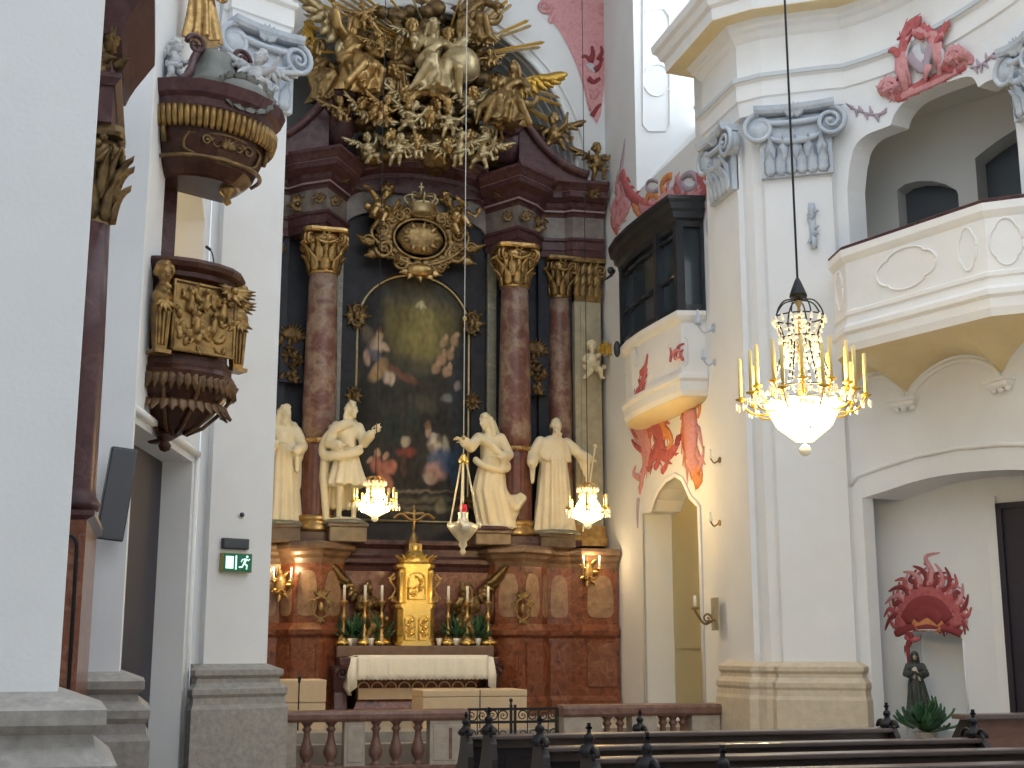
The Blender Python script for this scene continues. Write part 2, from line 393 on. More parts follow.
bp = [(8.42,18.58),(8.42,18.52),(8.33,18.50),(8.33,17.56),(8.42,17.52),(8.47,17.33),(8.57,17.25),(pil2[3].x,pil2[3].y),(pil2[2].x,pil2[2].y),(9.56,16.72)]
m = M(); m.sweep(bp, [(a*.62, b) for a, b in basep]); struct(m.build('baseboard_right_pier', K['warm_stone']))

# ---------------------------------------------------------------- gallery wall, concave
GP = [(9.50,16.66),(9.87,16.14),(10.14,15.60),(10.31,14.95),(10.42,14.3),(10.48,13.5),(10.5,12.2),(10.4,10.5)]
g3 = smooth_pts([(a, b, 0) for a, b in GP], 5); wg = Wall([(q.x, q.y) for q in g3])
sm2 = lambda *segs: [(p.x, p.y) for sg in segs for p in smooth_pts([(a, b, 0) for a, b in sg], 4)]
gtop = pxtop(wg, sm2([(847,190),(849,170),(851,159),(855,146),(866,135),(886,127),(890,125)], [(891,124),(895,113),(906,100),(924,91),(945,83),(964,77),(973,78),(978,87)], [(978.5,87),(988,81),(999,78),(1008,84),(1012,97),(1015,119),(1018,150)]))
ltop = pxtop(wg, sm2([(862,498),(885,491),(920,480),(960,473),(1000,470),(1024,470),(1050,472),(1080,480)]))
m = M(); wg.face(m, -.3, 17, [dict(top=ltop, bot=0, depth=1.3, jamb=.2), dict(top=gtop, bot=6.0, depth=.35)], depth=.35)
struct(m.build('wall_gallery', K['plaster']))
# arch moulding over the lower opening
m = M()
mt = [wg.pt(u-.05, z+.17, .0) for u, z in pxtop(wg, [(842,497),(862,487),(885,479),(920,468),(960,460),(1000,457),(1024,457),(1050,459)])]
m.tube(mt, .035, 8); struct(m.build('trim_3', K['white_stucco']))
def behind(z0, z1, o=-.12):
    mm = M(); pl = [(wg.pt(u, 0, o).x, wg.pt(u, 0, o).y) for u in [wg.u[-1]*i/24 for i in range(25)]]; mm.prism(pl+[(13.5, 10.4), (13.5, 18.2), (9.62, 18.2)], z0, z1); return mm
# chapel recess under the gallery
CB0, CB1 = V((9.80, 17.65)), V((11.7, 14.15))
wc = Wall([(CB0.x, CB0.y), (CB1.x, CB1.y), (12.3, 12.6)])
ntop = pxtop(wc, [(907,640),(908,634),(915,631),(955,631),(961,634),(962,640)])
m = M(); wc.face(m, 0, 5.4, [dict(top=ntop, bot=.55, depth=.4)])
cc = behind(max(z for u, z in ltop)+.06, 5.45); m.add(cc.v, cc.f, False)
u0, u1 = ntop[0][0], ntop[-1][0]; q = [wc.pt(u0-.1, 0, -.41), wc.pt(u1+.1, 0, -.41), wc.pt(u1+.1, 3, -.41), wc.pt(u0-.1, 3, -.41)]
m.add(q, [(0,1,2,3)], False)
struct(m.build('wall_chapel', K['plaster']))
m = M(); m.tube([wc.pt(u, z+.02, .01) for u, z in ntop], .014, 8); m.tube([wc.pt(u0-.02, z, .01) for z in (.55, ntop[0][1])], .014, 8); m.tube([wc.pt(u1+.02, z, .01) for z in (.55, ntop[-1][1])], .014, 8)
m.bx(0,0,0,0,0,0); struct(m.build('trim_4', K['white_stucco']))
# dark doorway at the right of the recess
h = wc.hit(1007, 640); hu = h[0]
m = M()
zt = wc.hit(1006, 503)[1]
pts = [wc.pt(hu, 0, .03), wc.pt(hu, zt, .03), wc.pt(hu+1.3, zt, .03)]
for (ua, ub, za, zb) in ((hu, hu+.08, 0, zt), (hu, hu+1.4, zt-.08, zt)):
    A = wc.pt(ua, za, 0); 
    m.loft([[wc.pt(ua, za, .0), wc.pt(ub, za, .0), wc.pt(ub, za, .07), wc.pt(ua, za, .07)], [wc.pt(ua, zb, .0), wc.pt(ub, zb, .0), wc.pt(ub, zb, .07), wc.pt(ua, zb, .07)]], smooth=False)
m.loft([[wc.pt(hu+.08, .0, .0), wc.pt(hu+1.4, .0, .0), wc.pt(hu+1.4, .0, .03), wc.pt(hu+.08, .0, .03)], [wc.pt(hu+.08, zt-.08, .0), wc.pt(hu+1.4, zt-.08, .0), wc.pt(hu+1.4, zt-.08, .03), wc.pt(hu+.08, zt-.08, .03)]], smooth=False)
struct(m.build('door_2', K['door']))
m = M(); m.loft([[wc.pt(hu-.14, z, 0), wc.pt(hu, z, 0), wc.pt(hu, z, .06), wc.pt(hu-.14, z, .06)] for z in (0, zt+.1)], smooth=False); struct(m.build('trim_11', K['white_stucco']))
# gallery room behind the upper opening
gb = Wall([(10.3, 17.8), (12.2, 14.8), (12.8, 12.5)])
atop = pxtop(gb, [(897,190),(905,184),(918,181),(932,181),(945,184),(956,190),(958,194)])
btop = pxtop(gb, [(975,158),(990,146),(1003,137),(1016,129),(1030,123)])
m = M(); gb.face(m, 5.9, 11, [dict(top=atop, bot=6.05, depth=.3), dict(top=btop, bot=6.05, depth=.4)])
cc = behind(9.75, 9.85, -.3); m.add(cc.v, cc.f, False)
struct(m.build('wall_gallery_room', mat('shaded_gallery_plaster', (.60,.59,.55), .85)))  # white plaster toned down, the room's shade put into its colour
m = behind(5.85, 5.99); struct(m.build('floor_gallery', K['floor']))
m = M()
for tp, dp in ((atop, .29), (btop, .38)):
    a, b = tp[0][0]-.1, tp[-1][0]+.1; zt = max(z for u, z in tp)+.1
    m.add([gb.pt(a, 6, -dp), gb.pt(b, 6, -dp), gb.pt(b, zt, -dp), gb.pt(a, zt, -dp)], [(0,1,2,3)], False)
struct(m.build('door_3', mat('gallery_door', (.07,.08,.09), .5)))

m = M(); m.bx(10.42, 15, 10.3, 10.5, 0, 17); struct(m.build('wall_gallery_end', K['plaster']))
# ---------------------------------------------------------------- entablature over pier and gallery wall
ep = [(8.5,18.76),(8.32,18.74),(8.32,17.40),(8.58,17.10),(9.40,16.60)]+[(q.x, q.y) for q in g3[2:]]
prof = [(-.1,9.72),(.0,9.72),(.02,9.95),(.05,9.97),(.05,10.22),(.10,10.26),(.10,10.32),(.02,10.36),(.02,10.92),(.06,10.96),(.10,11.04),(.16,11.08),(.16,11.13),(.22,11.20),(.48,11.22),(.50,11.40),(.56,11.44),(.60,11.55),(.66,11.60),(.68,11.72),(-.1,11.76)]
m = M(); m.sweep(ep, prof); struct(m.build('trim_5', K['white_stucco']))
m = M(); m.sweep(ep, [(.48,11.205),(.48,11.219),(.2,11.219),(.2,11.195)]); struct(m.build('trim_6', K['ochre']))
m = M(); m.sweep([(a, b) for a, b in ep], [(.10,10.255),(.115,10.26),(.115,10.325),(.10,10.33)]); struct(m.build('trim_7', K['grey_paint']))

# ---------------------------------------------------------------- altar wall with the apse arch
wa = Wall([(.6, 24.3), (XR+.02, 24.3)])
R_ = 3.27; zs = 11.3
top = [(XC-.6-R_*math.cos(t), zs+R_*math.sin(t)*1.0) for t in [i*PI/40 for i in range(41)]]
top = [(u, max(z, 11.46)) for u, z in top]
m = M(); wa.face(m, 11.45, 17, [dict(top=top, bot=11.45, depth=1.6)]); m.bx(XC+3.2, XR, 24.3, 24.5, 10.9, 11.46); m.bx(.6, XC-3.2, 24.3, 24.5, 10.9, 11.46)
struct(m.build('wall_altar', K['plaster']))
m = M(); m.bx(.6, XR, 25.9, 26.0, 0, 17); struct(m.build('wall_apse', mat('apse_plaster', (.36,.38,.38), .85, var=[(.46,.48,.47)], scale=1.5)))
m = M()
for rr, w_ in ((R_+.02, .06), (R_+.22, .035)):
    m.tube([(XC-rr*math.cos(t), 24.28, zs+rr*math.sin(t)) for t in [i*PI/40 for i in range(41)]], w_, 8)
for k in range(4):
    m.tube([(XC-(R_)*math.cos(t), 24.5+.35*k, zs+(R_)*math.sin(t)) for t in [i*PI/40 for i in range(41)]], .03, 6)
struct(m.build('trim_8', K['white_stucco']))
m = M(); m.bx(.5, .62, 17.8, 26, -.3, 17); struct(m.build('wall_left', K['plaster']))
m = M(); m.bx(.4, 10.0, 18.2, 26.2, 17, 17.2); struct(m.build('ceiling', K['plaster']))

# ---------------------------------------------------------------- left piers
def pier(name, poly, path, z=17, mt='stone'):
    mm = M(); mm.prism(poly, 0, z); struct(mm.build(name, K['plaster'])); base(path, name.replace('wall', 'baseboard'), K[mt])
fR = atY(279, 640, 16.6); 
fdir = V((.90, .43, 0)).normalized(); fn = V((.43, -.90, 0)).normalized()
rE = V((atY(268,630,16.6).x, 16.6, 0)); lE = rE-fdir*.86
pp = [rE, lE, lE-fn*.12, lE-fn*.12-fdir*.10]; back = [V((.3,18.4,0)), V((rE.x, 18.4, 0))]
poly = [(q.x, q.y) for q in [rE]+[V((rE.x, 18.4, 0)), V((.2, 18.4, 0)), pp[3], pp[2], pp[1]]]
pier('wall_left_far_pier', poly, [(pp[3].x, pp[3].y), (pp[2].x, pp[2].y), (lE.x, lE.y), (rE.x, rE.y), (rE.x, 18.0)])
mx = atY(121, 640, 11).x; 
pier('wall_left_middle_pier', [(mx, 11), (mx-1.2, 11), (mx-1.2, 12.3), (mx-.02, 12.3)], [(mx-1.2, 11), (mx, 11), (mx-.02, 12.2)])
nx = atY(60, 660, 6).x
pier('wall_left_near_pier', [(nx, 6), (nx-2.2, 6), (nx-2.2, 6.8), (nx-.05, 6.8)], [(nx-2.2, 6), (nx, 6), (nx-.05, 6.8)])
# wall between middle and far pier, with the dark doorway
wl = Wall([(mx-.30, 12.2), (pp[3].x-.02, pp[3].y+.05)])
uA, zA = wl.hit(184, 476); L_ = wl.u[-1]
uE = L_-.35
m = M(); wl.face(m, 0, 17, [dict(top=[(.35, 3.85), (uE, 3.85)], bot=0, depth=.75), dict(top=[(L_*.42, 6.9)]+[(L_*(.42+.50*t), 6.9+.75*math.sin(PI*t)) for t in (.1,.25,.5,.75,.9)]+[(L_*.92, 6.9)], bot=5.0, depth=.8)])
struct(m.build('wall_left_nave', K['plaster']))
m = M(); a = wl.pt(.3, 0, -.36); b = wl.pt(uE-.0, 0, -.36); n = wl.nrm(1)
m.add([a, b, b+V((0,0,4)), a+V((0,0,4))], [(0,1,2,3)], False)
a2 = wl.pt(uE-.62, 0, -.52); 
struct(m.build('door_4', K['door']))
m = M(); A, B = wl.pt(.2, 3.97, .02), wl.pt(uE+.16, 3.97, .02); Cc = wl.pt(uE+.16, 0, .02)
m.tube([A, B], .05, 6); m.tube([B, Cc], .03, 6); struct(m.build('trim_9', K['white_stucco']))
m = M(); a, b = wl.pt(L_*.36, 0, -.82), wl.pt(L_*.96, 0, -.82); m.add([a+V((0,0,5)), b+V((0,0,5)), b+V((0,0,8)), a+V((0,0,8))], [(0,1,2,3)], False); struct(m.build('wall_pulpit_passage', K['ochre']))
m = M(); m.sweep([(pp[3].x, pp[3].y), (pp[2].x, pp[2].y), (lE.x, lE.y), (rE.x, rE.y), (rE.x, 18.0)], [(a, b-.05) for a, b in prof]); struct(m.build('trim_10', K['white_stucco']))
# ================================================================ high altar
altar = thing('high_altar', 'tall red and purple marble high altar with columns filling the chancel wall', 'altar', (XC, 24, .45))
AP = (XC, 24, .45)
def ab(m, name, mt, parent=altar):
    """mesh written in world coordinates, parented to a thing standing at AP (or a part of it)"""
    m.v = [p-V(AP) for p in m.v]; return m.build(name, mt, parent)
def mir(h): return [(XC-u, y) for u, y in h[::-1]]+[(XC+u, y) for u, y in h]
# plan of the entablature, half of it from the centre outwards
half = [(1.42,24.62),(1.62,24.30),(1.90,23.86),(2.28,24.14),(2.56,24.50),(3.05,24.42),(3.18,24.30),(3.84,24.26)]
plan = mir(half)
def off(pl, o):
    return pl
# core masonry behind the columns
m = M()
for sg in (-1, 1):
    m.prism([(XC+sg*u, y) for u, y in [(1.45,24.72),(2.5,24.72),(2.62,24.62),(3.86,24.55),(3.86,25.8),(1.45,25.8)]], 3.5, 10.9)
m.bx(XC-1.5, XC+1.5, 24.95, 25.8, 3.2, 10.9)
ab(m, 'back_wall', K['panel'])
# pedestal storey
ped = mir([(1.30,24.30),(1.42,23.74),(1.85,23.42),(2.30,23.70),(2.52,24.05),(2.98,24.0),(3.16,23.86),(3.87,23.84)])
pw = [(a, b) for a, b in ped]
m = M(); m.sweep(pw, [(-.9,.45),(.10,.45),(.10,.70),(.05,.78),(.03,1.85),(-.9,1.85)]); ab(m, 'lower_plinth', K['red'])
m = M(); m.sweep(pw, [(-.9,1.84),(.04,1.84),(.10,1.90),(.12,1.98),(.06,2.04),(.0,2.10),(-.9,2.10)]); ab(m, 'plinth_moulding', K['red'])
m = M(); m.sweep(pw, [(-.9,2.09),(.0,2.09),(.0,3.16),(-.9,3.16)]); ab(m, 'pedestal', K['red'])
m = M(); m.sweep(pw, [(-.9,3.15),(.0,3.15),(.03,3.24),(.09,3.30),(.12,3.36),(.20,3.40),(.20,3.46),(.16,3.52),(-.9,3.56)]); ab(m, 'pedestal_cornice', K['ledge'])
def seg_frame(pl, i):
    a, b = V((*pl[i][:2], 0)), V((*pl[i+1][:2], 0)); d = (b-a); L = d.length; d /= L; return a, d, V((d.y, -d.x, 0)), L
# cream and tan inlaid cartouches on the pedestal faces
nseg = len(pw)-1
for i in range(nseg):
    a, d, n, L = seg_frame(pw, i); mid = (a+d*(L/2)).x
    if L < .35 or abs(mid-XC) < 1.2: continue
    m = M(); N_ = 28; w, h = L*.36, .40
    ring = []
    for k in range(N_):
        t = 2*PI*k/N_; ex = lambda q: math.copysign(abs(q)**.55, q); ring.append(a+d*(L/2+w*ex(math.cos(t))*(1-.18*math.sin(t)))+V((0,0,2.62+h*ex(math.sin(t)))))
    m.loft([[p+n*.002 for p in ring], [p+n*.018 for p in ring]], smooth=False)
    ab(m, 'inlaid_cartouche', K['dado'])
    m = M(); w2 = L*.40
    m.loft([[a+d*(L/2-w2)+n*.0+V((0,0,z)) , a+d*(L/2+w2)+V((0,0,z)), a+d*(L/2+w2)+n*.07+V((0,0,z)), a+d*(L/2-w2)+n*.07+V((0,0,z))] for z in (.95,1.75)], smooth=False)
    ab(m, 'plinth_panel', K['red_light'] if L > .6 else K['red'])
# predella wall between the pedestals
m = M(); m.bx(XC-1.45, XC+1.45, 24.05, 25, .45, 3.18); ab(m, 'predella', K['red'])
m = M(); m.sweep([(XC-1.36, 24.06), (XC+1.36, 24.06)], [(-.6,3.05),(.02,3.05),(.05,3.14),(.12,3.2),(.12,3.27),(.02,3.34),(.02,3.46),(.08,3.50),(.14,3.54),(.14,3.62),(-.6,3.66)]); ab(m, 'predella_cornice', K['purple'])
# gilded drops on the column pedestals
def drop(m, c, n, h=.62, w=.15):
    c, n = V(c), V(n).normalized(); u = V((0,0,1)).cross(n).normalized(); z = V((0,0,1))
    m.tube([c+n*.02+u*(w*math.cos(t))+z*(h*.30*math.sin(t)-.1*h) for t in [2*PI*i/24 for i in range(25)]], .022, 6)
    m.ell(c+n*.03-z*.1*h, (.06,.03,.1), 8, 6)
    for a in (-.9,-.45,0,.45,.9): m.leaf(c+n*.02+z*h*.18, z*math.cos(a)+u*math.sin(a), n, h*.34, .035, .8)
    for a in (-.6,0,.6): m.leaf(c+n*.02-z*h*.38, -z*math.cos(a)+u*math.sin(a), n, h*.22, .03, .8)
    for sg in (-1,1): m.spiral(c+n*.02+u*sg*w*1.0+z*.02, u*sg, z, .06, 1.5, .3)
for sg in (-1, 1):
    i = 3 if False else None
for i in range(nseg):
    a, d, n, L = seg_frame(pw, i); q = a
for sg in (-1, 1):
    c = V((XC+sg*1.85, 23.42-.02, 2.42)); m = M(); drop(m, c, (0,-1,0)); ab(m, 'gilded_drop', K['old_gold'])
# columns
def column(x, y, r, z0, z1, mt, band=True, name='column'):
    m = M(); z0b = z0+.42; H = z1-z0b; zb = z0b+H*.30
    flut = lambda a, z: 1+.03*math.cos(20*a) if z < zb-.02 and band else 1
    pr = [(r*1.06, z0b-.02), (r*1.03, z0b+.02)]+[(r*(1.03+.02*math.sin(PI*t)), lerp(z0b+.03, zb, t)) for t in [i/8 for i in range(9)]]
    m.lathe(pr, 72, (x, y, 0), flut); lo = None
    up_ = M(); up_.lathe([(r*1.02, zb)]+[(r*(1.02-.17*t**1.6), lerp(zb, z1, t)) for t in [i/10 for i in range(1, 11)]], 40, (x, y, 0))
    col = ab(up_, name, K['shaft'] if mt is None else mt)
    ab2 = lambda mm, nm, mtt: ab(mm, nm, mtt, col)
    ab2(m, 'fluted_drum', K['drum'] if mt is None else mt)
    b = M(); b.bx(x-r*1.35, x+r*1.35, y-r*1.35, y+r*1.35, z0-.02, z0+.10); ab2(b, 'plinth_block', K['purple'])
    b = M(); b.lathe([(r*1.3, z0+.10), (r*1.42, z0+.14), (r*1.42, z0+.2), (r*1.25, z0+.25), (r*1.18, z0+.28), (r*1.22, z0+.32), (r*1.28, z0+.36), (r*1.2, z0+.41), (r*1.05, z0+.43)], 40, (x, y, 0)); ab2(b, 'gilded_base', K['gold'])
    if band:
        b = M(); b.lathe([(r*1.02, zb-.05), (r*1.13, zb-.03), (r*1.10, zb), (r*1.13, zb+.03), (r*1.0, zb+.05)], 40, (x, y, 0))
        for k in range(14):
            t = 2*PI*k/14; b.ell((x+r*1.12*math.cos(t), y+r*1.12*math.sin(t), zb), .035, 6, 4)
        ab2(b, 'gilded_ring', K['gold'])
    b = M(); capital(b, x, y, z1, r*.85, .86); ab2(b, 'capital', K['gold'] if abs(x-XC) < 2.5 else K['old_gold'])
    return col
def capital(m, x, y, z, r, h):
    m.lathe([(r*1.02, z), (r*1.10, z+.03), (r*1.0, z+.06), (r*1.02, z+h*.4), (r*1.25, z+h*.75), (r*1.45, z+h*.86)], 24, (x, y, 0))
    for row, (zz, L, W, k, ph) in enumerate([(.05, h*.46, r*.36, 8, 0), (.05+h*.2, h*.52, r*.34, 8, PI/8), (h*.45, h*.36, r*.22, 8, 0)]):
        for i in range(k):
            t = 2*PI*i/k+ph; n = V((math.cos(t), math.sin(t), 0)); m.leaf(V((x, y, z+zz))+n*r*(1.03+.12*row), V((0,0,1))+n*.15, n, L, W, 1.35, .02)
    for i in range(4):
        t = PI/4+PI/2*i; n = V((math.cos(t), math.sin(t), 0)); c = V((x, y, z+h*.74))+n*r*1.62
        for sd in (-.04, .04):
            m.spiral(c+V((-n.y, n.x, 0))*sd, n, (0,0,1), r*.42, 1.8, .26, -1, PI*.6)
        m.tube([V((x, y, z+h*.42))+n*r*1.1, V((x, y, z+h*.62))+n*r*1.3, c+V((0,0,r*.36))], .035, 6)
    for i in range(4):
        t = PI/2*i; n = V((math.cos(t), math.sin(t), 0)); c = V((x, y, z+h*.88))+n*r*1.35
        for k in range(6): m.ell(c+V((-n.y*.05*math.cos(k), n.x*.05*math.cos(k), .05*math.sin(k))), .035, 6, 4)
        m.tube([V((x, y, z+h*.74))+n*r*1.55+V((-n.y, n.x, 0))*(.45*r*q)*1.8+V((0,0,-.09*(1-q*q))) for q in (-1,-.5,0,.5,1)], .03, 6)
    ring = []
    for i in range(32):
        t = 2*PI*i/32; q = r*(1.55+.42*abs(math.cos(2*(t-PI/4)))**3); ring.append((x+q*math.cos(t), y+q*math.sin(t)))
    m.loft([[(a, b, z+h*.90) for a, b in ring], [(x+(a-x)*1.06, y+(b-y)*1.06, z+h*.94) for a, b in ring], [(x+(a-x)*1.04, y+(b-y)*1.04, z+h) for a, b in ring]], smooth=False)
Z0, Z1, ZE = 3.62, 8.64, 9.5
for sg in (-1, 1): column(XC+sg*1.90, 24.12, .315, Z0, Z1, None)
for sg in (-1, 1): column(XC+sg*2.98, 24.62, .24, Z0, Z1, K['shaft'], False, 'outer_column')
# flat outer pilasters with a gilded capital
for sg in (-1, 1):
    m = M(); x0, x1 = XC+sg*3.24, XC+sg*3.80; x0, x1 = min(x0, x1), max(x0, x1)
    m.bx(x0, x1, 24.42, 24.6, Z0, ZE); m.bx(x0+.12, x1-.12, 24.385, 24.43, Z0+.5, 8.5)
    p = ab(m, 'outer_pilaster', K['cream_marble'])
    m = M(); m.bx(x0-.06, x1+.06, 24.34, 24.6, Z0, Z0+.18); m.bx(x0-.03, x1+.03, 24.37, 24.6, Z0+.18, Z0+.4); ab(m, 'base', K['gold'], p)
    m = M()
    for k in range(4):
        for row in range(3): m.leaf((lerp(x0, x1, (k+.5)/4), 24.41, Z1+.05+.22*row), (0,-.1,1), (0,-1,0), .34, .085, 1.2, .02)
    for sx in (0, 1): m.spiral((lerp(x0, x1, sx), 24.37, 9.25), (1 if sx else -1, 0, 0), (0,0,1), .13, 1.8, .28, -1 if sx else 1)
    m.bx(x0-.08, x1+.08, 24.3, 24.6, 9.4, 9.5); m.bx(x0, x1, 24.40, 24.6, Z1-.05, 9.4)
    ab(m, 'gilded_capital', K['old_gold'], p)
    # pilasters behind the inner columns and next to the painting
    m = M(); x0, x1 = XC+sg*1.46, XC+sg*1.64; x0, x1 = min(x0, x1), max(x0, x1)
    m.bx(x0, x1, 24.58, 24.8, Z0, ZE); m.bx(x0+.03, x1-.03, 24.56, 24.6, Z0+.3, 8.4); ab(m, 'inner_pilaster', K['green'])
    m = M(); x0, x1 = XC+sg*2.52, XC+sg*2.70; x0, x1 = min(x0, x1), max(x0, x1)
    m.bx(x0, x1, 24.56, 24.75, Z0, ZE); ab(m, 'inner_pilaster', K['panel'])
    # tan moulded blocks on the ledge
    m = M(); m.bx(XC+sg*1.9-.44, XC+sg*1.9+.44, 23.68, 24.6, 3.50, 3.60, .02); ab(m, 'column_plinth', K['purple'])
    # gilded relief plaques between the columns
    m = M(); px = XC+sg*2.42
    m.bx(px-.22, px+.22, 24.44, 24.52, 6.6, 7.6); fr = ab(m, 'plaque', K['panel'])
    m = M(); random.seed(3)
    for k in range(46):
        cx, cz = px+random.uniform(-.19,.19), random.uniform(6.62,7.5)
        if k % 3 == 0: m.ell((cx, 24.44, cz), (.06,.05,.07), 6, 5)
        else: m.leaf((cx, 24.44, cz), (random.uniform(-1,1), -.2, random.uniform(-.3,1)), (0,-1,0), .16, .04, 1.0)
    for k in range(9): m.leaf((px, 24.44, 7.48), (math.sin(-1.2+.3*k), -.1, math.cos(-1.2+.3*k)), (0,-1,0), .28, .05, .8)
    ab(m, 'gilded_relief', K['bronze'], fr)
# entablature; the middle arches up over the painting
def arch_path(pl, rise=.42, inner=1.42, y=24.62):
    out = []
    for p in pl:
        out.append(p)
    i = len(pl)//2
    mids = [(XC-inner*math.cos(t), y+.0, rise*math.sin(t)) for t in [PI*k/16 for k in range(1, 16)]]
    return pl[:i]+mids+pl[i:]
ea = arch_path(plan)
for pl_ in (plan[:8], plan[8:]):
    m = M(); m.sweep(pl_, [(-.6,9.5),(.0,9.5),(.02,9.62),(.04,9.64),(.04,9.8),(.08,9.83),(.08,9.88),(-.6,9.9)]); ab(m, 'architrave', K['purple'])
m = M(); m.sweep(ea, [(-.6,9.86),(.0,9.88),(.0,10.36),(-.6,10.36)]); ab(m, 'frieze', mat('frieze_marble', (.13,.10,.095), .4, var=[(.26,.23,.19)], scale=3.5))
cp = [(-.6,10.34),(.0,10.34),(.04,10.40),(.09,10.42),(.09,10.47),(.14,10.52),(.16,10.60),(.30,10.64),(.36,10.66),(.36,10.76),(.40,10.79),(.46,10.86),(.52,10.90),(.52,10.96),(-.6,11.0)]
m = M(); m.sweep(ea, cp); ab(m, 'cornice', K['purple'])
m = M(); m.sweep(ea, [(.36,10.765),(.375,10.765),(.375,10.785),(.36,10.785)]); m.sweep(ea, [(.09,10.425),(.105,10.425),(.105,10.46),(.09,10.46)]); ab(m, 'cornice_fillet', mat('pale_fillet', (.34,.24,.24), .4))
# dark vaulted backing under the arch, spandrels round the painting
wsp = Wall([(XC-1.46, 24.72), (XC+1.46, 24.72)])
tp = [(1.46-1.16*math.cos(t), 7.92+1.10*math.sin(t)) for t in [i*PI/30 for i in range(31)]]
m = M(); wsp.face(m, 3.5, 10.85, [dict(top=tp, bot=4.0, depth=.22)]); ab(m, 'painting_surround', K['surround'])
# frieze bosses
for sg in (-1, 1):
    for (u, y, z, s_) in ((1.72,24.02,10.12,.13),(2.06,23.86,10.10,.13),(2.42,24.26,10.08,.2),(2.36,24.0,10.72,.1),(3.5,23.9,10.74,.15),(1.55,24.1,10.62,.1)):
        c = V((XC+sg*u, y, z)); m = M()
        for k in range(7):
            t = 2*PI*k/7+u; m.leaf(c, (math.cos(t)*.8, -.15, math.sin(t)*(1.3 if s_ > .15 else .8)), (0,-1,0), s_*1.1, s_*.42, 1.5)
        for q in (-1, 1): m.spiral(c+V((q*s_*.6,-.03,s_*.3*q)), (q,0,0), (0,0,1), s_*.4, 1.4, .3)
        m.ell(c+V((0,-.03,0)), s_*.3, 8, 6); ab(m, 'frieze_boss', K['bronze'])
# volute pediments
for sg in (-1, 1):
    m = M(); n_ = 26; rings = []
    pts = []
    for k in range(n_+1):
        t = k/n_
        if t < .62: q = t/.62; p = V((3.35-1.45*q, 0, 11.05+.18*q+1.0*(q**2.2)))
        else: q = (t-.62)/.38; a = PI*.95-q*PI*1.75; p = V((1.68+.30*math.cos(a)*(1-.3*q), 0, 12.02+.34*math.sin(a)*(1-.3*q)))
        pts.append(p)
    top_ = [V((XC+sg*p.x, 23.75, p.z)) for p in pts]
    # body under the curve
    body = [(p.x, p.z) for p in pts[:17]]
    for k in range(16):
        (xa, za), (xb, zb) = body[k], body[k+1]
        m.loft([[V((XC+sg*xa, 23.80, 10.9)), V((XC+sg*xa, 23.80, za)), V((XC+sg*xa, 24.5, za)), V((XC+sg*xa, 24.5, 10.9))], [V((XC+sg*xb, 23.80, 10.9)), V((XC+sg*xb, 23.80, zb)), V((XC+sg*xb, 24.5, zb)), V((XC+sg*xb, 24.5, 10.9))]], smooth=False)
    m.ell((XC+sg*1.72, 24.1, 11.75), (.36,.34,.5), 16, 10)
    for dy, r_ in ((0, .085), (.09, .05), (-.0, .05)):
        m.tube([p+V((0, dy, .03)) for p in top_], r_, 8)
    m.tube([p+V((0, .35, .0)) for p in top_], .12, 8)
    m.spiral((XC+sg*1.72, 23.74, 11.98), (sg,0,0), (0,0,1), .3, 1.6, .2, 1, .2)
    ab(m, 'pediment_volute', K['purple'])
# altar attic behind the gloria, low
m = M(); m.bx(XC-3.86, XC+3.86, 24.5, 25.9, 10.6, 11.02); ab(m, 'attic_ledge', K['purple'])

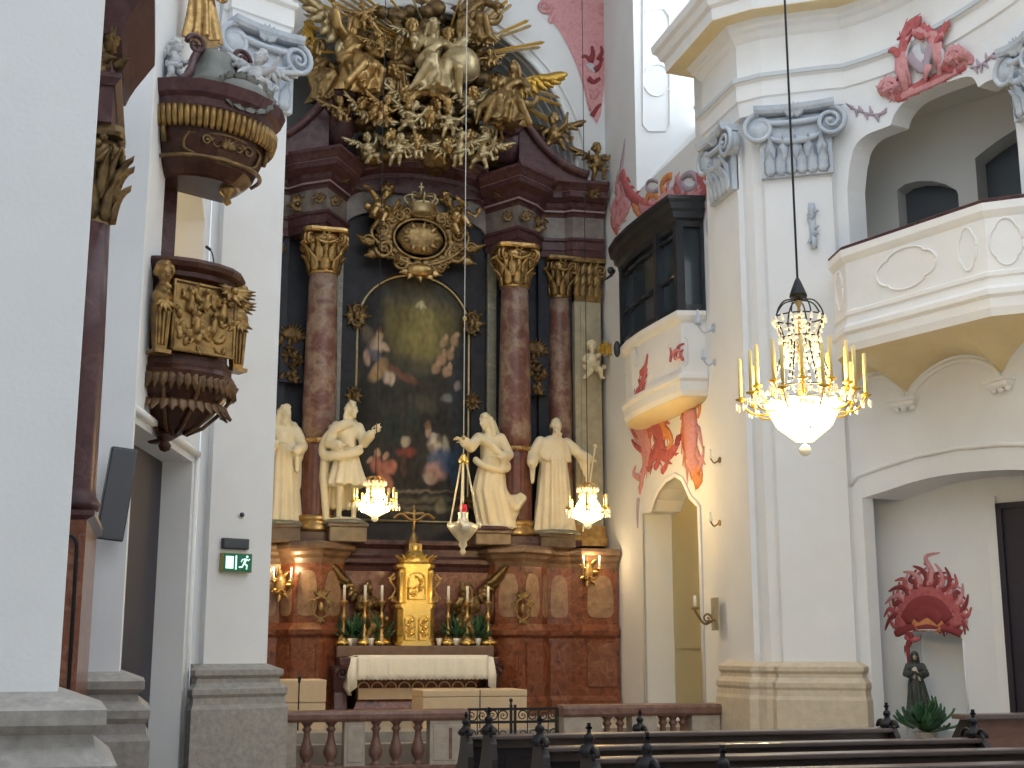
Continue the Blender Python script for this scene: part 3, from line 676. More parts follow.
# ---------------------------------------------------------------- altar painting
def painting():
    W_, H0, H1 = 1.12, 4.08, 7.92; nx, nz = 96, 200; yb = 24.86
    blobs = []  # x, z in -1..1, 0..1 ; sx, sz, rot, colour, strength
    B = lambda *a: blobs.append(a)
    B(.12,.80,.66,.17,0,(.15,.13,.05),.8); B(.12,.80,.52,.13,0,(.20,.17,.06),.7); B(.15,.72,.34,.11,.2,(.25,.215,.08),.7); B(.2,.86,.26,.06,0,(.30,.26,.11),.6); B(-.25,.90,.3,.03,.2,(.14,.12,.06),.7); B(.5,.88,.25,.04,-.3,(.13,.11,.06),.7); B(0,.93,.8,.05,0,(.09,.10,.10),.6)
    B(-.1,.60,.8,.06,.1,(.06,.06,.05),.7); B(-.75,.75,.2,.2,0,(.03,.03,.035),.7); B(.85,.55,.15,.2,0,(.03,.04,.05),.6)
    # radiating cloud edge, dove
    B(.1,.885,.07,.010,.5,(.5,.45,.28),.8); B(.17,.883,.06,.006,-.6,(.5,.45,.28),.8); B(.14,.877,.02,.010,0,(.6,.55,.38),.9)
    # angel, left
    B(-.66,.70,.10,.035,.3,(.50,.38,.28),.9); B(-.60,.745,.06,.020,0,(.42,.28,.18),.95); B(-.58,.765,.07,.012,0,(.10,.05,.03),.8); B(-.70,.665,.16,.02,-.5,(.10,.10,.13),.9)
    B(-.60,.60,.18,.03,.8,(.36,.24,.12),.85); B(-.42,.57,.10,.025,-.7,(.55,.44,.34),.9); B(-.22,.59,.30,.018,-.35,(.22,.10,.06),.8); B(-.82,.65,.05,.03,.2,(.45,.30,.22),.8); B(-.50,.70,.09,.012,-.5,(.46,.33,.24),.9)
    B(-.80,.74,.10,.05,.7,(.16,.13,.10),.7)
    # cherubs, right
    for x, z in ((.55,.73),(.68,.68),(.52,.66),(.76,.74),(.42,.62),(.62,.61)): B(x,z,.07,.022,.4,(.40,.26,.16),.75); B(x+.05,z+.025,.035,.013,0,(.46,.31,.21),.8)
    B(.82,.55,.06,.02,0,(.30,.26,.24),.7); B(.62,.50,.10,.02,0,(.22,.22,.2),.6)
    # seated woman, right, with book and lectern
    B(.30,.365,.05,.026,0,(.44,.30,.21),.95); B(.28,.385,.06,.018,0,(.22,.12,.07),.8); B(.42,.31,.12,.035,.2,(.52,.44,.34),.9); B(.35,.29,.06,.02,0,(.16,.12,.10),.8); B(.62,.30,.06,.045,.1,(.40,.37,.30),.85); B(.38,.335,.05,.02,-.4,(.5,.46,.38),.9); B(.50,.33,.05,.02,.5,(.09,.07,.05),.8)
    B(-.05,.45,.5,.05,.2,(.06,.055,.045),.7); B(.2,.47,.25,.03,-.3,(.09,.085,.06),.6); B(-.85,.45,.12,.12,0,(.025,.025,.02),.7); B(-.35,.37,.14,.06,.5,(.03,.045,.035),.7); B(.05,.40,.10,.05,.3,(.035,.05,.04),.6); B(.48,.245,.16,.04,0,(.10,.13,.20),.85); B(.44,.20,.20,.04,.3,(.45,.27,.24),.8); B(.62,.24,.12,.05,0,(.06,.09,.17),.85); B(.30,.17,.10,.02,-.3,(.42,.34,.26),.75); B(.80,.22,.14,.08,0,(.03,.06,.11),.8)
    B(-.12,.315,.08,.020,-.2,(.36,.31,.22),.95); B(-.10,.27,.16,.02,0,(.24,.06,.04),.8); B(-.14,.22,.05,.05,0,(.12,.06,.04),.8)
    # boys in red, lower left
    for x, z, s_ in ((-.62,.22,1),(-.48,.20,1.1),(-.35,.21,.9),(-.52,.15,1.1),(-.40,.14,1)): B(x,z,.09*s_,.030*s_,.3,(.44,.17,.11),.85)
    B(-.60,.262,.05,.016,0,(.48,.30,.20),.9); B(-.44,.255,.05,.016,0,(.48,.30,.20),.9); B(-.74,.235,.05,.012,.3,(.46,.30,.22),.8); B(-.45,.10,.05,.03,.3,(.36,.17,.10),.7)
    # steps and floor
    B(0,.115,.7,.006,.03,(.26,.20,.13),.7); B(.3,.085,.55,.012,.05,(.16,.14,.09),.7); B(.1,.05,.8,.01,0,(.18,.15,.10),.6); B(-.5,.05,.4,.03,0,(.07,.05,.04),.7); B(.55,.06,.1,.02,.3,(.24,.22,.14),.6)
    base_ = V((.040,.037,.033)); m = M(); cols = []; vs = []
    for j in range(nz+1):
        for i in range(nx+1):
            u = -1+2*i/nx; t = j/nz; hh = H1+1.06*math.sqrt(max(0, 1-u*u)); z = lerp(H0, hh, t); vs.append((XC+u*W_, yb-.004*noise.noise((u*6, t*14, 0)), z))
            tz = (z-H0)/(H1+1.06-H0); c = base_.copy(); wob = noise.noise((u*7, tz*16, 1.3))*.035; wob2 = noise.noise((u*9+5, tz*18, 4.1))*.012
            for (x, zz, sx, sz, ro, cl, st) in blobs:
                dx, dz = (u+wob-x), (tz+wob2-zz)*3.2; cr, sr = math.cos(ro), math.sin(ro); a = (dx*cr+dz*sr)/sx; b = (-dx*sr+dz*cr)/(sz*3.2); q = a*a+b*b
                if q < 2.2: c = c.lerp(V(cl), st*max(0, min(1, (1.75-q)/(1.2 if sx < .25 else 1.75))))
            k = 1+.35*noise.noise((u*14, tz*34, 2))+.3*noise.noise((u*5, tz*9, 7)); cols.append((c.x*k, c.y*k, c.z*k, 1))
    fs = [(j*(nx+1)+i, j*(nx+1)+i+1, (j+1)*(nx+1)+i+1, (j+1)*(nx+1)+i) for j in range(nz) for i in range(nx)]
    root = thing('altar_painting', 'tall dark round-topped altar painting with a thin gilt frame between the columns', 'painting', (XC, 24.86, 4.08))
    me = bpy.data.meshes.new('canvas'); me.from_pydata([tuple(V(p)-V((XC, 24.86, 4.08))) for p in vs], [], fs)
    at = me.color_attributes.new('paint', 'FLOAT_COLOR', 'POINT')
    for i, c in enumerate(cols): at.data[i].color = c
    mt_ = bpy.data.materials.new('oil_paint'); mt_.use_nodes = True; nt = mt_.node_tree; a = nt.nodes.new('ShaderNodeVertexColor'); a.layer_name = 'paint'; b = nt.nodes['Principled BSDF']; b.inputs['Roughness'].default_value = .6; b.inputs['Specular IOR Level'].default_value = .15
    nt.links.new(a.outputs['Color'], b.inputs['Base Color']); me.materials.append(mt_); me.update(); link('canvas', me, root)
    m = M(); pts = [(XC-1.13, 24.80, 4.06), (XC-1.13, 24.80, 7.92)]+[(XC-1.13*math.cos(t), 24.80, 7.92+1.08*math.sin(t)) for t in [PI*k/28 for k in range(1, 28)]]+[(XC+1.13, 24.80, 7.92), (XC+1.13, 24.80, 4.06), (XC-1.13, 24.80, 4.06)]
    m.tube(pts, .028, 8); m.v = [p-V((XC, 24.86, 4.08)) for p in m.v]; m.build('gilt_frame', K['pale_gold'], root)
    # carved gilt bosses on the frame
    for (u, z, s_) in ((-1.16,8.05,.24),(1.16,8.05,.24),(-1.18,6.45,.17),(1.18,6.45,.17),(-1.16,4.45,.14),(1.16,4.45,.14)):
        m = M(); c = V((XC+u, 24.72, z))
        for k in range(10):
            t = 2*PI*k/10; m.leaf(c, (math.cos(t)*.7, -.1, math.sin(t)), (0,-1,0), s_*1.25, s_*.3, 1.1)
        m.ell(c+V((0,-.05,0)), (s_*.35,.08,s_*.45), 8, 6); m.spiral(c+V((0,-.06,s_*.5)), (1,0,0), (0,0,1), s_*.4, 1.4, .3); m.spiral(c+V((0,-.06,-s_*.5)), (-1,0,0), (0,0,-1), s_*.4, 1.4, .3)
        m.v = [p-V((XC, 24.86, 4.08)) for p in m.v]; m.build('carved_boss', K['bronze'], root)
painting()

# ---------------------------------------------------------------- crowned gilt cartouche over the painting
def cartouche():
    c = V((XC+.02, 24.42, 9.62)); root = thing('gilded_cartouche', 'large crowned gilt shield with scrolls above the altar painting', 'cartouche', c)
    m = M(); R0 = lambda t: 1+.03*math.cos(6*t)
    m.loft([[V((.46*k*R0(t)*math.cos(t), -.05-h, .34*k*R0(t)*math.sin(t))) for t in [2*PI*i/36 for i in range(36)]] for k, h in ((1,0),(.97,.05),(.8,.10),(.5,.14),(.2,.155))]); [m.leaf((.25*math.cos(2*PI*k/9), -.17, .18*math.sin(2*PI*k/9)), (math.cos(2*PI*k/9),-.1,math.sin(2*PI*k/9)), (0,-1,0), .16, .05, 1.0) for k in range(9)]; m.build('shield', K['old_gold'], root)
    m = M()
    m.tube([V((.53*math.cos(t), -.06, .41*math.sin(t))) for t in [2*PI*i/40 for i in range(41)]], .03, 8)
    for k in range(26):
        t = 2*PI*k/26; q = V((.56*math.cos(t), -.03, .44*math.sin(t))); L = .34+.16*abs(math.cos(t))
        m.leaf(q, V((math.cos(t)*1.3+random.uniform(-.7,.7), -.15, math.sin(t)+random.uniform(-.7,.7))), (0,-1,0), L*.85, .105, 1.7, .02); m.spiral(q+V((math.cos(t)*.2, -.06, math.sin(t)*.13)), (math.cos(t),0,math.sin(t)), (-math.sin(t),0,math.cos(t)), .085, 1.3, .34, 1 if k % 2 else -1, k, 6, 16)
    for sg in (-1, 1):
        for (x, z, r_, h_) in ((.78,.12,.15,1),(.72,-.26,.17,-1),(.42,.44,.12,1),(.36,-.52,.14,-1),(1.02,-.12,.11,1)): m.spiral((sg*x, -.1, z), (sg,0,0), (0,0,h_), r_, 1.7, .28)
        m.leaf((sg*.9, -.05, -.15), (sg, -.1, .25), (0,-1,0), .45, .09, 1.3, .02); m.leaf((sg*.8, -.05, -.3), (sg, -.1, -.5), (0,-1,0), .4, .09, 1.3, .02)
        m.tube(smooth_pts([(sg*.55,-.08,.35),(sg*.85,-.1,.3),(sg*.98,-.08,.05),(sg*.8,-.1,-.2),(sg*.5,-.1,-.42),(0,-.1,-.6)]), .04, 6)
    m.build('scroll_border', K['old_gold'], root)
    m = M(); m.ell((0,-.08,-.66), (.3,.14,.15), 14, 8)
    for a in (-1.2,-.6,0,.6,1.2): m.leaf((.2*math.sin(a), -.1, -.66), (math.sin(a), -.1, -math.cos(a)), (0,-1,0), .28, .07, 1)
    m.build('shell_pendant', K['gold'], root)
    m = M(); m.lathe([(.20,.50),(.22,.53),(.21,.58),(.25,.66),(.27,.70),(.26,.71),(.20,.66)], 24, (0,-.1,0))
    for k in range(8):
        t = 2*PI*k/8; m.tube(smooth_pts([(.25*math.cos(t), -.1+.25*math.sin(t), .68), (.34*math.cos(t), -.1+.34*math.sin(t), .82), (.2*math.cos(t), -.1+.2*math.sin(t), .90), (0,-.1,.84)], 4), .022, 6); m.ell((.27*math.cos(t), -.1+.27*math.sin(t), .72), .03, 6, 5)
    m.ell((0,-.1,.93), .06, 10, 8); m.bx(-.012,.012,-.112,-.088,.97,1.16); m.bx(-.05,.05,-.11,-.09,1.06,1.085)
    m.build('crown', K['pale_gold'], root)
cartouche()
# ================================================================ carved figures
def hand(m, w, d, palm, L=.17, curl=.5, side=1, spread=.06):
    """palm, five unequal bent fingers and a thumb leaving the side of the palm"""
    w, d, palm = V(w), V(d).normalized(), V(palm); palm = (palm-d*palm.dot(d)).normalized(); s = d.cross(palm)*side
    k = L/.17; pc = w+d*.045*k
    m.ell(pc, (.040*k, .050*k, .018*k), 10, 6, Matrix((s, d, palm)).transposed())
    for i, ln in enumerate((.068,.078,.073,.058)):
        b = w+d*.085*k+s*((i-1.5)*.019*k); dd = (d+s*((i-1.5)*spread)).normalized(); pts = [b]; a = 0; q = b
        for j in range(3):
            a += curl*(.5+.25*j); q = q+(dd*math.cos(a)+palm*math.sin(a))*(ln*k*(.45,.32,.23)[j]); pts.append(q)
        m.tube(pts, [.0098*k,.0092*k,.0085*k,.0065*k], 7)
    b = w+d*.025*k-s*.034*k; t1 = b+(d*.6-s*.75+palm*.25).normalized()*.036*k; t2 = t1+(d*.9-s*.1+palm*.45).normalized()*.03*k
    m.tube([b+s*.01*k, b, t1, t2], [.014*k,.013*k,.0105*k,.008*k], 7)
def head(m, c, d, up=(0,0,1), s=1.0, hair='short', beard=False, female=False):
    """skull, jaw, brow, nose, mouth, eyes, ears and hair; faces along d"""
    c, d, up = V(c), V(d).normalized(), V(up); up = (up-d*up.dot(d)).normalized(); r = d.cross(up)
    R = Matrix((r, -d, up)).transposed(); P = lambda x, y, z: c+r*x*s-d*(y*s)+up*z*s
    m.ell(P(0,.012,.025), (.076*s,.095*s,.098*s), 16, 12, R); m.ell(P(0,-.022,-.045), (.058*s,.066*s,.072*s), 14, 10, R); m.ell(P(0,-.062,-.095), (.026*s,.024*s,.022*s), 10, 8, R)
    m.cap(P(0,-.086,.018), P(0,-.110,-.028), .011*s, .017*s, 8); m.ell(P(0,-.080,.035), (.058*s,.016*s,.012*s), 12, 6, R)
    for q in (-1, 1):
        m.ell(P(q*.030,-.082,.010), (.014*s,.010*s,.009*s), 8, 6, R); m.ell(P(q*.078,.012,-.004), (.013*s,.022*s,.032*s), 8, 6, R); m.ell(P(q*.038,-.066,-.028), (.024*s,.022*s,.026*s), 8, 6, R)
    m.ell(P(0,-.086,-.058), (.022*s,.012*s,.007*s), 8, 6, R); m.ell(P(0,-.084,-.070), (.018*s,.012*s,.007*s), 8, 6, R)
    rnd = random.Random(int(c.x*1000)+int(c.z*77))
    if hair != 'bald':
        n = 46
        for i in range(n):
            t = rnd.uniform(0, 2*PI); ph = rnd.uniform(.05, 1.45); y = math.sin(t)*math.cos(ph); x = math.cos(t)*math.cos(ph); z = math.sin(ph)
            if y < -.55 and z < .62: continue
            m.ell(P(x*.086, .018+y*.102, .030+z*.100-(.03 if y > 0 else 0)), .026*s*rnd.uniform(.8,1.2), 7, 5)
        if hair == 'long':
            for q in (-1, -.5, 0, .5, 1):
                m.chain([P(q*.085,.03+.05*(1-abs(q)),.02), P(q*.10,.06+.06*(1-abs(q)),-.10), P(q*.11,.06+.07*(1-abs(q)),-.22)], [.034*s,.040*s,.022*s], 8)
        if hair == 'bun': m.ell(P(0,.11,.06), .05*s, 10, 8)
    else:
        for i in range(18):
            t = -.3+PI*1.2*i/17-.0; m.ell(P(.080*math.cos(t), .02+.098*math.sin(t), -.005+.012*math.sin(i*3)), .020*s, 7, 5)
    if beard:
        for i in range(16): m.ell(P(rnd.uniform(-.045,.045), -.060+rnd.uniform(-.02,.02), -.075-rnd.uniform(0,.11)), .022*s, 7, 5)
    return P
def wing(m, root, out, up, L=.9, W=.36, nrm=(0,-1,0), n=9):
    """feathered wing: arched arm and three rows of overlapping feathers"""
    root, out, up, nrm = V(root), V(out).normalized(), V(up).normalized(), V(nrm)
    arm = smooth_pts([root, root+out*L*.22+up*L*.22, root+out*L*.48+up*L*.30, root+out*L*.62+up*L*.22], 4)
    m.tube(arm, [L*.05*(1-.5*i/len(arm)) for i in range(len(arm))], 8, 1)
    for row, (k, ln, wd, off) in enumerate(((n, .56, .105, 0), (n-1, .38, .10, .02), (n-2, .22, .085, .035))):
        for i in range(k):
            t = i/(k-1); b = arm[int(t*(len(arm)-1))]; a = lerp(-1.35, .35, t**1.3); d = out*math.cos(a)+up*math.sin(a)
            ll = L*ln*(.65+.5*t); q = b+nrm*off*L*.6; sd = d.cross(nrm).normalized(); rings = []
            for j in range(6):
                s_ = j/5; w = L*wd*(.55+.6*math.sin(PI*min(1, s_*.8+.15)))*(1 if j < 5 else .45); p = q+d*ll*s_+nrm*(.05*L*math.sin(PI*s_))
                rings.append([p-sd*w, p+nrm*.02*L, p+sd*w, p-nrm*.012*L])
            m.loft(rings)
    return m
def skirt(m, rings, amp=.12, n=11, ph=0, seg=66, top_amp=.15):
    """cloth hanging in folds: rings of (x, y, z, rx, ry)"""
    R = []; R_ = []
    for i in range(len(rings)-1):
        for j in range(5): R_.append([lerp(rings[i][k], rings[i+1][k], j/5) for k in range(5)])
    R_.append(rings[-1]); k = len(R_)-1
    for i, (x, y, z, rx, ry) in enumerate(R_):
        t = i/k; ring = []; am = 1.45*amp*lerp(top_amp, 1, t)
        for j in range(seg):
            a = 2*PI*j/seg; f = 1+am*(math.sin(n*a+ph+1.3*math.sin(2.2*t+a))*.7+.45*math.sin((n*.5+1)*a+ph*2+2*t))
            ring.append((x+rx*f*math.cos(a), y+ry*f*math.sin(a), z+(.025*math.sin(n*a+ph) if i == k else 0)))
        R.append(ring)
    m.loft(R[::-1]); return m
def arm_(m, sh, el, wr, sleeve=False, k=1.0, r=(.062,.050,.046,.032), drape=0):
    m.chain([sh, el], [r[0]*k, r[1]*k]); m.cap(el, wr, r[2]*k, r[3]*k)
    if sleeve:
        sh, el, wr = V(sh), V(el), V(wr); m.cap(sh, el, .085*k, .085*k); m.cap(el, el.lerp(wr, .75), .080*k, .085*k)
        if drape:
            q = el.lerp(wr, .70)
            for i in range(4):
                t = i/3; b = el.lerp(q, t); m.cap(b, b+V((0,0,-drape*(.35+.65*t))), .055*k, .030*k, 8)
def torso(m, pel=(0,0,.95), chest=(0,0,1.30), neck=(0,0,1.50), w=1.0, lean=None):
    pel, chest, neck = V(pel), V(chest), V(neck)
    m.ell(pel, (.165*w,.12,.14), 14, 10); m.cap(pel, chest, .135*w, .15*w, 14); m.ell(chest+V((0,0,.02)), (.175*w,.125,.17), 16, 12); m.cap(chest+V((-.13*w,0,.12)), chest+V((.13*w,0,.12)), .075, .075, 10)
    m.cap(chest.lerp(neck, .6), neck+(neck-chest).normalized()*.07, .062, .050, 12)
def leg_(m, hip, kn, an, k=1.0, toe=(0,-1,0)):
    m.cap(hip, kn, .090*k, .060*k); m.cap(kn, an, .062*k, .040*k); an, toe = V(an), V(toe).normalized(); m.cap(an+V((0,0,-.03)), an+toe*.16*k+V((0,0,-.05)), .042*k, .030*k, 8)
def putto_volumes(m, pose=0, s=1.0):
    """chubby winged-child body about 1 m tall, one continuous surface"""
    P = [dict(L=((.13,0,.62),(.27,-.05,.60),(.38,-.08,.72)), R=((-.13,0,.62),(-.26,-.08,.52),(-.34,-.2,.60)), l=((.075,0,.36),(.12,-.16,.24),(.14,-.06,.05)), r=((-.075,0,.36),(-.10,-.06,.18),(-.12,.02,.0)), hd=(.25,-1,.1)),
         dict(L=((.13,0,.62),(.26,-.02,.72),(.30,-.06,.88)), R=((-.13,0,.62),(-.25,-.06,.50),(-.22,-.18,.42)), l=((.075,0,.36),(.16,-.12,.28),(.24,-.04,.12)), r=((-.075,0,.36),(-.12,-.14,.22),(-.20,.0,.08)), hd=(-.4,-1,.25)),
         dict(L=((.13,0,.62),(.24,-.12,.56),(.18,-.25,.66)), R=((-.13,0,.62),(-.28,0,.66),(-.40,-.04,.60)), l=((.075,0,.36),(.10,-.20,.34),(.12,-.20,.14)), r=((-.075,0,.36),(-.10,-.20,.30),(-.12,-.22,.10)), hd=(.1,-1,-.1))][pose]
    m.ell((0,0,.40), (.125,.11,.12), 14, 10); m.ell((0,-.015,.50), (.125,.115,.13), 14, 10); m.ell((0,0,.60), (.12,.095,.10), 14, 10); m.cap((0,0,.66), (0,-.01,.74), .05, .05)
    for k in 'LR':
        a, b, c = P[k]; m.cap(a, b, .058, .048); m.cap(b, c, .050, .036)
    for k in 'lr':
        a, b, c = P[k]; m.cap(a, b, .088, .068); m.cap(b, c, .066, .044); m.cap(c, V(c)+V((0,-.10,-.02)), .042, .032, 8)
    head(m, (0,-.02,.84), P['hd'], s=1.25)
    e = M()
    for k, sd in (('L', 1), ('R', -1)): a, b, c = P[k]; hand(e, c, V(c)-V(b), (0,-1,-.2), .12, .45, sd)
    return e
PUT = {}
def putto(label, loc, mt='gold', pose=0, rot=(0,0,0), sc=.62, group=None, wings=True, cat='cherub', scarf=True):
    """first of each kind is sculpted, the rest reuse its meshes"""
    root = thing('putto', label, cat, loc, 0, group); root.rotation_euler = rot; root.scale = (sc if not isinstance(sc, (int, float)) else sc,)*3 if not isinstance(sc, tuple) else sc
    key = (pose, mt)
    if key not in PUT:
        if not wings: pass
        m = M(); e = putto_volumes(m, pose); b = m.sculpt('body', K[mt], None, .016, 2, e)
        w = M(); wing(w, (.05,.10,.60), (1,.25,.1), (0,.1,1), .55, .3, n=6); wl_ = w.build('wing', K[mt]); w = M(); wing(w, (-.05,.10,.60), (-1,.25,.1), (0,.1,1), .55, .3, n=6); wr_ = w.build('wing', K[mt])
        s_ = M(); pts = smooth_pts([(-.22,.02,.34),(-.05,-.13,.36),(.10,-.13,.42),(.20,.04,.50),(.30,.10,.38),(.42,.06,.46)], 5); s_.tube(pts, [.05+.02*math.sin(i*1.7) for i in range(len(pts))], 8, .45); sc_ = s_.build('loincloth', K[mt])
        PUT[key] = (b, wl_, wr_, sc_)
        obs = [b, wl_, wr_, sc_]
    else:
        obs = [o.copy() for o in PUT[key]]
        for o in obs: C.objects.link(o)
    for i, o in enumerate(obs):
        if not wings and i in (1, 2):
            if o in PUT[key]: PUT[key] = tuple(p for p in PUT[key] if p is not o)
            bpy.data.objects.remove(o); continue
        o.parent = root
    return root
def statue_root(label, loc, rz=0, sc=1.24, cat='statue', name='saint_statue', group=None):
    return thing(name, label, cat, loc, rz, group, sc)
def plinth(parent, mt, r=.30, h=.09):
    m = M(); m.lathe([(r, -.001), (r, h*.5), (r*.9, h*.7), (r*.88, h)], 20); return m.build('plinth', mt, parent)

# --- statue 1: youth in a short tunic and billowing cloak, left of the painting
def statue_tunic(loc, rz):
    root = statue_root('cream saint statue in knee-length tunic and rolled cloak, left of the altar painting', loc, rz); mt = K['statue']
    m = M(); e = M(); torso(m, (0,0,.97), (-.02,-.01,1.30), (.02,-.02,1.50)); leg_(m, (-.09,0,.93), (-.12,-.10,.52), (-.11,-.02,.11)); leg_(m, (.09,0,.93), (.13,-.05,.50), (.15,.04,.11), toe=(.5,-1,0))
    skirt(m, [(0,0,1.12,.17,.13), (0,0,.95,.21,.17), (.0,-.02,.72,.27,.22), (.02,-.03,.56,.33,.26)], .13, 10); m.cap((-.14,-.05,1.08), (.15,-.05,1.08), .06, .06)
    arm_(m, (-.19,0,1.43), (-.31,-.06,1.18), (-.16,-.24,1.10), True); arm_(m, (.19,0,1.43), (.26,-.10,1.20), (.34,-.26,1.32), True)
    P = head(m, (.05,-.05,1.68), (.75,-.8,.05), hair='long', female=True)
    # cloak rolled across the chest, hanging behind
    m.tube(smooth_pts([(.16,.10,1.50),(-.05,-.12,1.46),(-.22,-.10,1.38),(-.36,.02,1.22),(-.38,.04,1.02),(-.22,-.16,.98),(.05,-.20,1.02),(.2,-.1,1.1)], 6), .075, 10, .8)
    for i in range(7):
        x = -.30+.075*i; m.chain([(x*.8,.14,1.42), (x,.18,.95), (x*1.1,.15+.03*math.sin(i*2),.28)], [.06,.075,.06], 8)
    m.chain([(-.33,.08,1.2), (-.36,.06,.7), (-.30,.05,.10)], [.07,.075,.06], 8); m.ell((0,.05,.05), (.28,.22,.07), 16, 6)
    hand(e, (-.16,-.24,1.10), (.9,-.25,.25), (0,-.4,-1), .17, .55, -1); hand(e, (.34,-.26,1.32), (.8,-.2,.5), (.2,-1,.2), .17, .25, 1)
    m.sculpt('body', mt, root, .015, 2, e)
    q = M(); q.ell((.42,-.30,1.40), (.035,.03,.05), 10, 8); q.cap((.37,-.28,1.32), (.44,-.31,1.44), .014, .010, 8)
    for a in range(5): q.leaf((.42,-.30,1.41), (math.cos(a), -.2, math.sin(a)), (0,-1,0), .07, .018, .5)
    q.build('flower_stem', mt, root); plinth(root, K['green'], .36, .06); return root
# --- statue 2: woman turning, wind-blown robe, right of the painting
def statue_woman(loc, rz):
    root = statue_root('cream statue of a woman with a windblown robe, right of the altar painting', loc, rz); mt = K['statue']
    m = M(); e = M(); torso(m, (.02,0,.97), (.03,-.02,1.30), (-.02,-.05,1.50), .92)
    skirt(m, [(.04,0,1.12,.15,.13), (.02,0,.95,.20,.17), (.0,-.02,.6,.25,.21), (.08,0,.3,.27,.22), (.14,0,.06,.26,.22)], .13, 9, 1)
    # blown hem, right
    for i in range(5): m.chain([(.10,.02*i-.06,.85-.05*i), (.24+.02*i,.03*i-.05,.48), (.40+.03*i,.03*i-.04,.36+.04*i), (.50,.03*i-.04,.46+.03*i)], [.08,.09,.075,.035], 8)
    m.chain([(.10,-.02,.9),(.26,0,.42),(.36,0,.22),(.44,0,.30)], [.08,.1,.07,.03], 8)
    arm_(m, (-.17,0,1.43), (-.30,-.14,1.26), (-.44,-.26,1.34), True); arm_(m, (.18,0,1.43), (.30,.0,1.18), (.14,-.22,1.10), True, drape=.22)
    head(m, (-.07,-.08,1.67), (-.85,-.6,-.15), hair='long', female=True)
    m.tube(smooth_pts([(-.18,-.06,1.44),(.0,-.16,1.30),(.20,-.08,1.10),(.28,.02,.98),(.14,-.16,.92),(-.12,-.18,.98),(-.22,-.06,1.08)], 6), .07, 10, .8)
    for i in range(5): m.chain([(.12-.05*i,.13,1.50), (.20-.06*i,.17,1.0), (.26-.06*i,.15,.4)], [.05,.075,.06], 8)
    m.chain([(.05,.10,1.68),(.12,.14,1.50),(.16,.12,1.34)], [.07,.08,.06], 8); m.ell((.08,0,.05), (.30,.24,.07), 16, 6)
    hand(e, (-.44,-.26,1.34), (-.9,-.2,.3), (0,-.6,-1), .165, .45, 1); hand(e, (.14,-.22,1.10), (-.9,-.3,.25), (0,.3,-1), .165, .5, 1)
    m.sculpt('body', mt, root, .015, 2, e)
    plinth(root, K['purple'], .36, .06); return root
# --- statue 3: monk with spread arms and a staff
def statue_monk(loc, rz):
    root = statue_root('cream statue of a bearded abbot with spread arms and a slanting staff', loc, rz); mt = K['statue']
    m = M(); e = M(); torso(m, (0,0,.97), (0,0,1.30), (.02,-.02,1.50), 1.1)
    skirt(m, [(0,0,1.25,.20,.15), (0,0,.95,.23,.18), (0,0,.5,.27,.22), (0,-.02,.05,.32,.26)], .11, 12, .5)
    skirt(m, [(0,0,1.52,.10,.09), (0,0,1.44,.21,.15), (0,-.01,1.26,.27,.18), (0,-.01,1.12,.28,.19)], .05, 9)
    arm_(m, (-.22,0,1.42), (-.37,-.06,1.20), (-.44,-.22,1.02), True, 1.05, drape=.30); arm_(m, (.22,0,1.42), (.40,-.06,1.26), (.53,-.18,1.14), True, 1.05, drape=.34)
    head(m, (.03,-.04,1.68), (.15,-1,0), hair='bald', beard=True); m.ell((0,0,.05), (.30,.25,.06), 16, 6)
    for i in range(4): m.cap((-.10+.065*i,-.19,1.1), (-.12+.08*i,-.24,.15), .03, .045, 8)
    hand(e, (-.44,-.22,1.02), (-.3,-.5,-.8), (.6,-.3,.3), .17, .35, -1); hand(e, (.53,-.18,1.14), (.3,-.9,.1), (-.5,0,-1), .17, 1.0, 1)
    m.sculpt('body', mt, root, .015, 2, e)
    q = M(); q.cap((.36,-.26,.06), (.585,-.24,1.34), .016, .014, 8); q.ell((.59,-.24,1.36), .03, 8, 6); q.build('staff', mt, root); plinth(root, K['green'], .40, .06); return root
# --- statue 4: robed figure, mostly behind the pier
def statue_robed(loc, rz):
    root = statue_root('cream robed statue half hidden behind the left pier', loc, rz); mt = K['statue']
    m = M(); e = M(); torso(m, (0,0,.97), (0,0,1.30), (0,-.02,1.50), 1.05)
    skirt(m, [(0,0,1.25,.19,.15), (0,0,.95,.22,.18), (.02,0,.5,.24,.2), (.03,-.02,.05,.27,.24)], .13, 11, 2)
    arm_(m, (-.2,0,1.42), (-.32,-.06,1.2), (-.14,-.24,1.16), True, 1, drape=.2); arm_(m, (.2,0,1.42), (.30,-.08,1.18), (.12,-.26,1.06), True, 1.05, drape=.3)
    for i in range(6): m.chain([(-.15+.06*i,.13,1.50), (-.2+.08*i,.18,1.0), (-.22+.09*i,.17,.2)], [.06,.08,.06], 8)
    m.chain([(.18,.05,1.5),(.30,.05,1.2),(.27,.0,.6)], [.07,.09,.06], 8); m.chain([(0,.10,1.70),(.09,.10,1.56),(.16,.08,1.42)], [.08,.08,.07], 8)
    head(m, (.02,-.04,1.67), (.3,-1,-.15), hair='long', beard=True); m.ell((0,0,.05), (.3,.25,.06), 16, 6)
    hand(e, (-.14,-.24,1.16), (.8,-.4,.3), (0,.4,-1), .17, .5, -1); hand(e, (.12,-.26,1.06), (-.8,-.4,.3), (0,.4,-1), .17, .5, 1)
    m.sculpt('body', mt, root, .016, 2, e); plinth(root, K['green'], .36, .06); return root
def put_at(px, py, y): return atY(px, py, y)
q = atY(343, 516, 23.72); statue_tunic((q.x+.04, 23.72, 3.86), .1).scale = (1.13, 1.24, 1.26)
q = atY(490, 520, 23.72); statue_woman((q.x-.02, 23.72, 3.80), -.1)
q = atY(555, 520, 23.92); statue_monk((q.x, 23.98, 3.78), .1).scale = (1.27,)*3
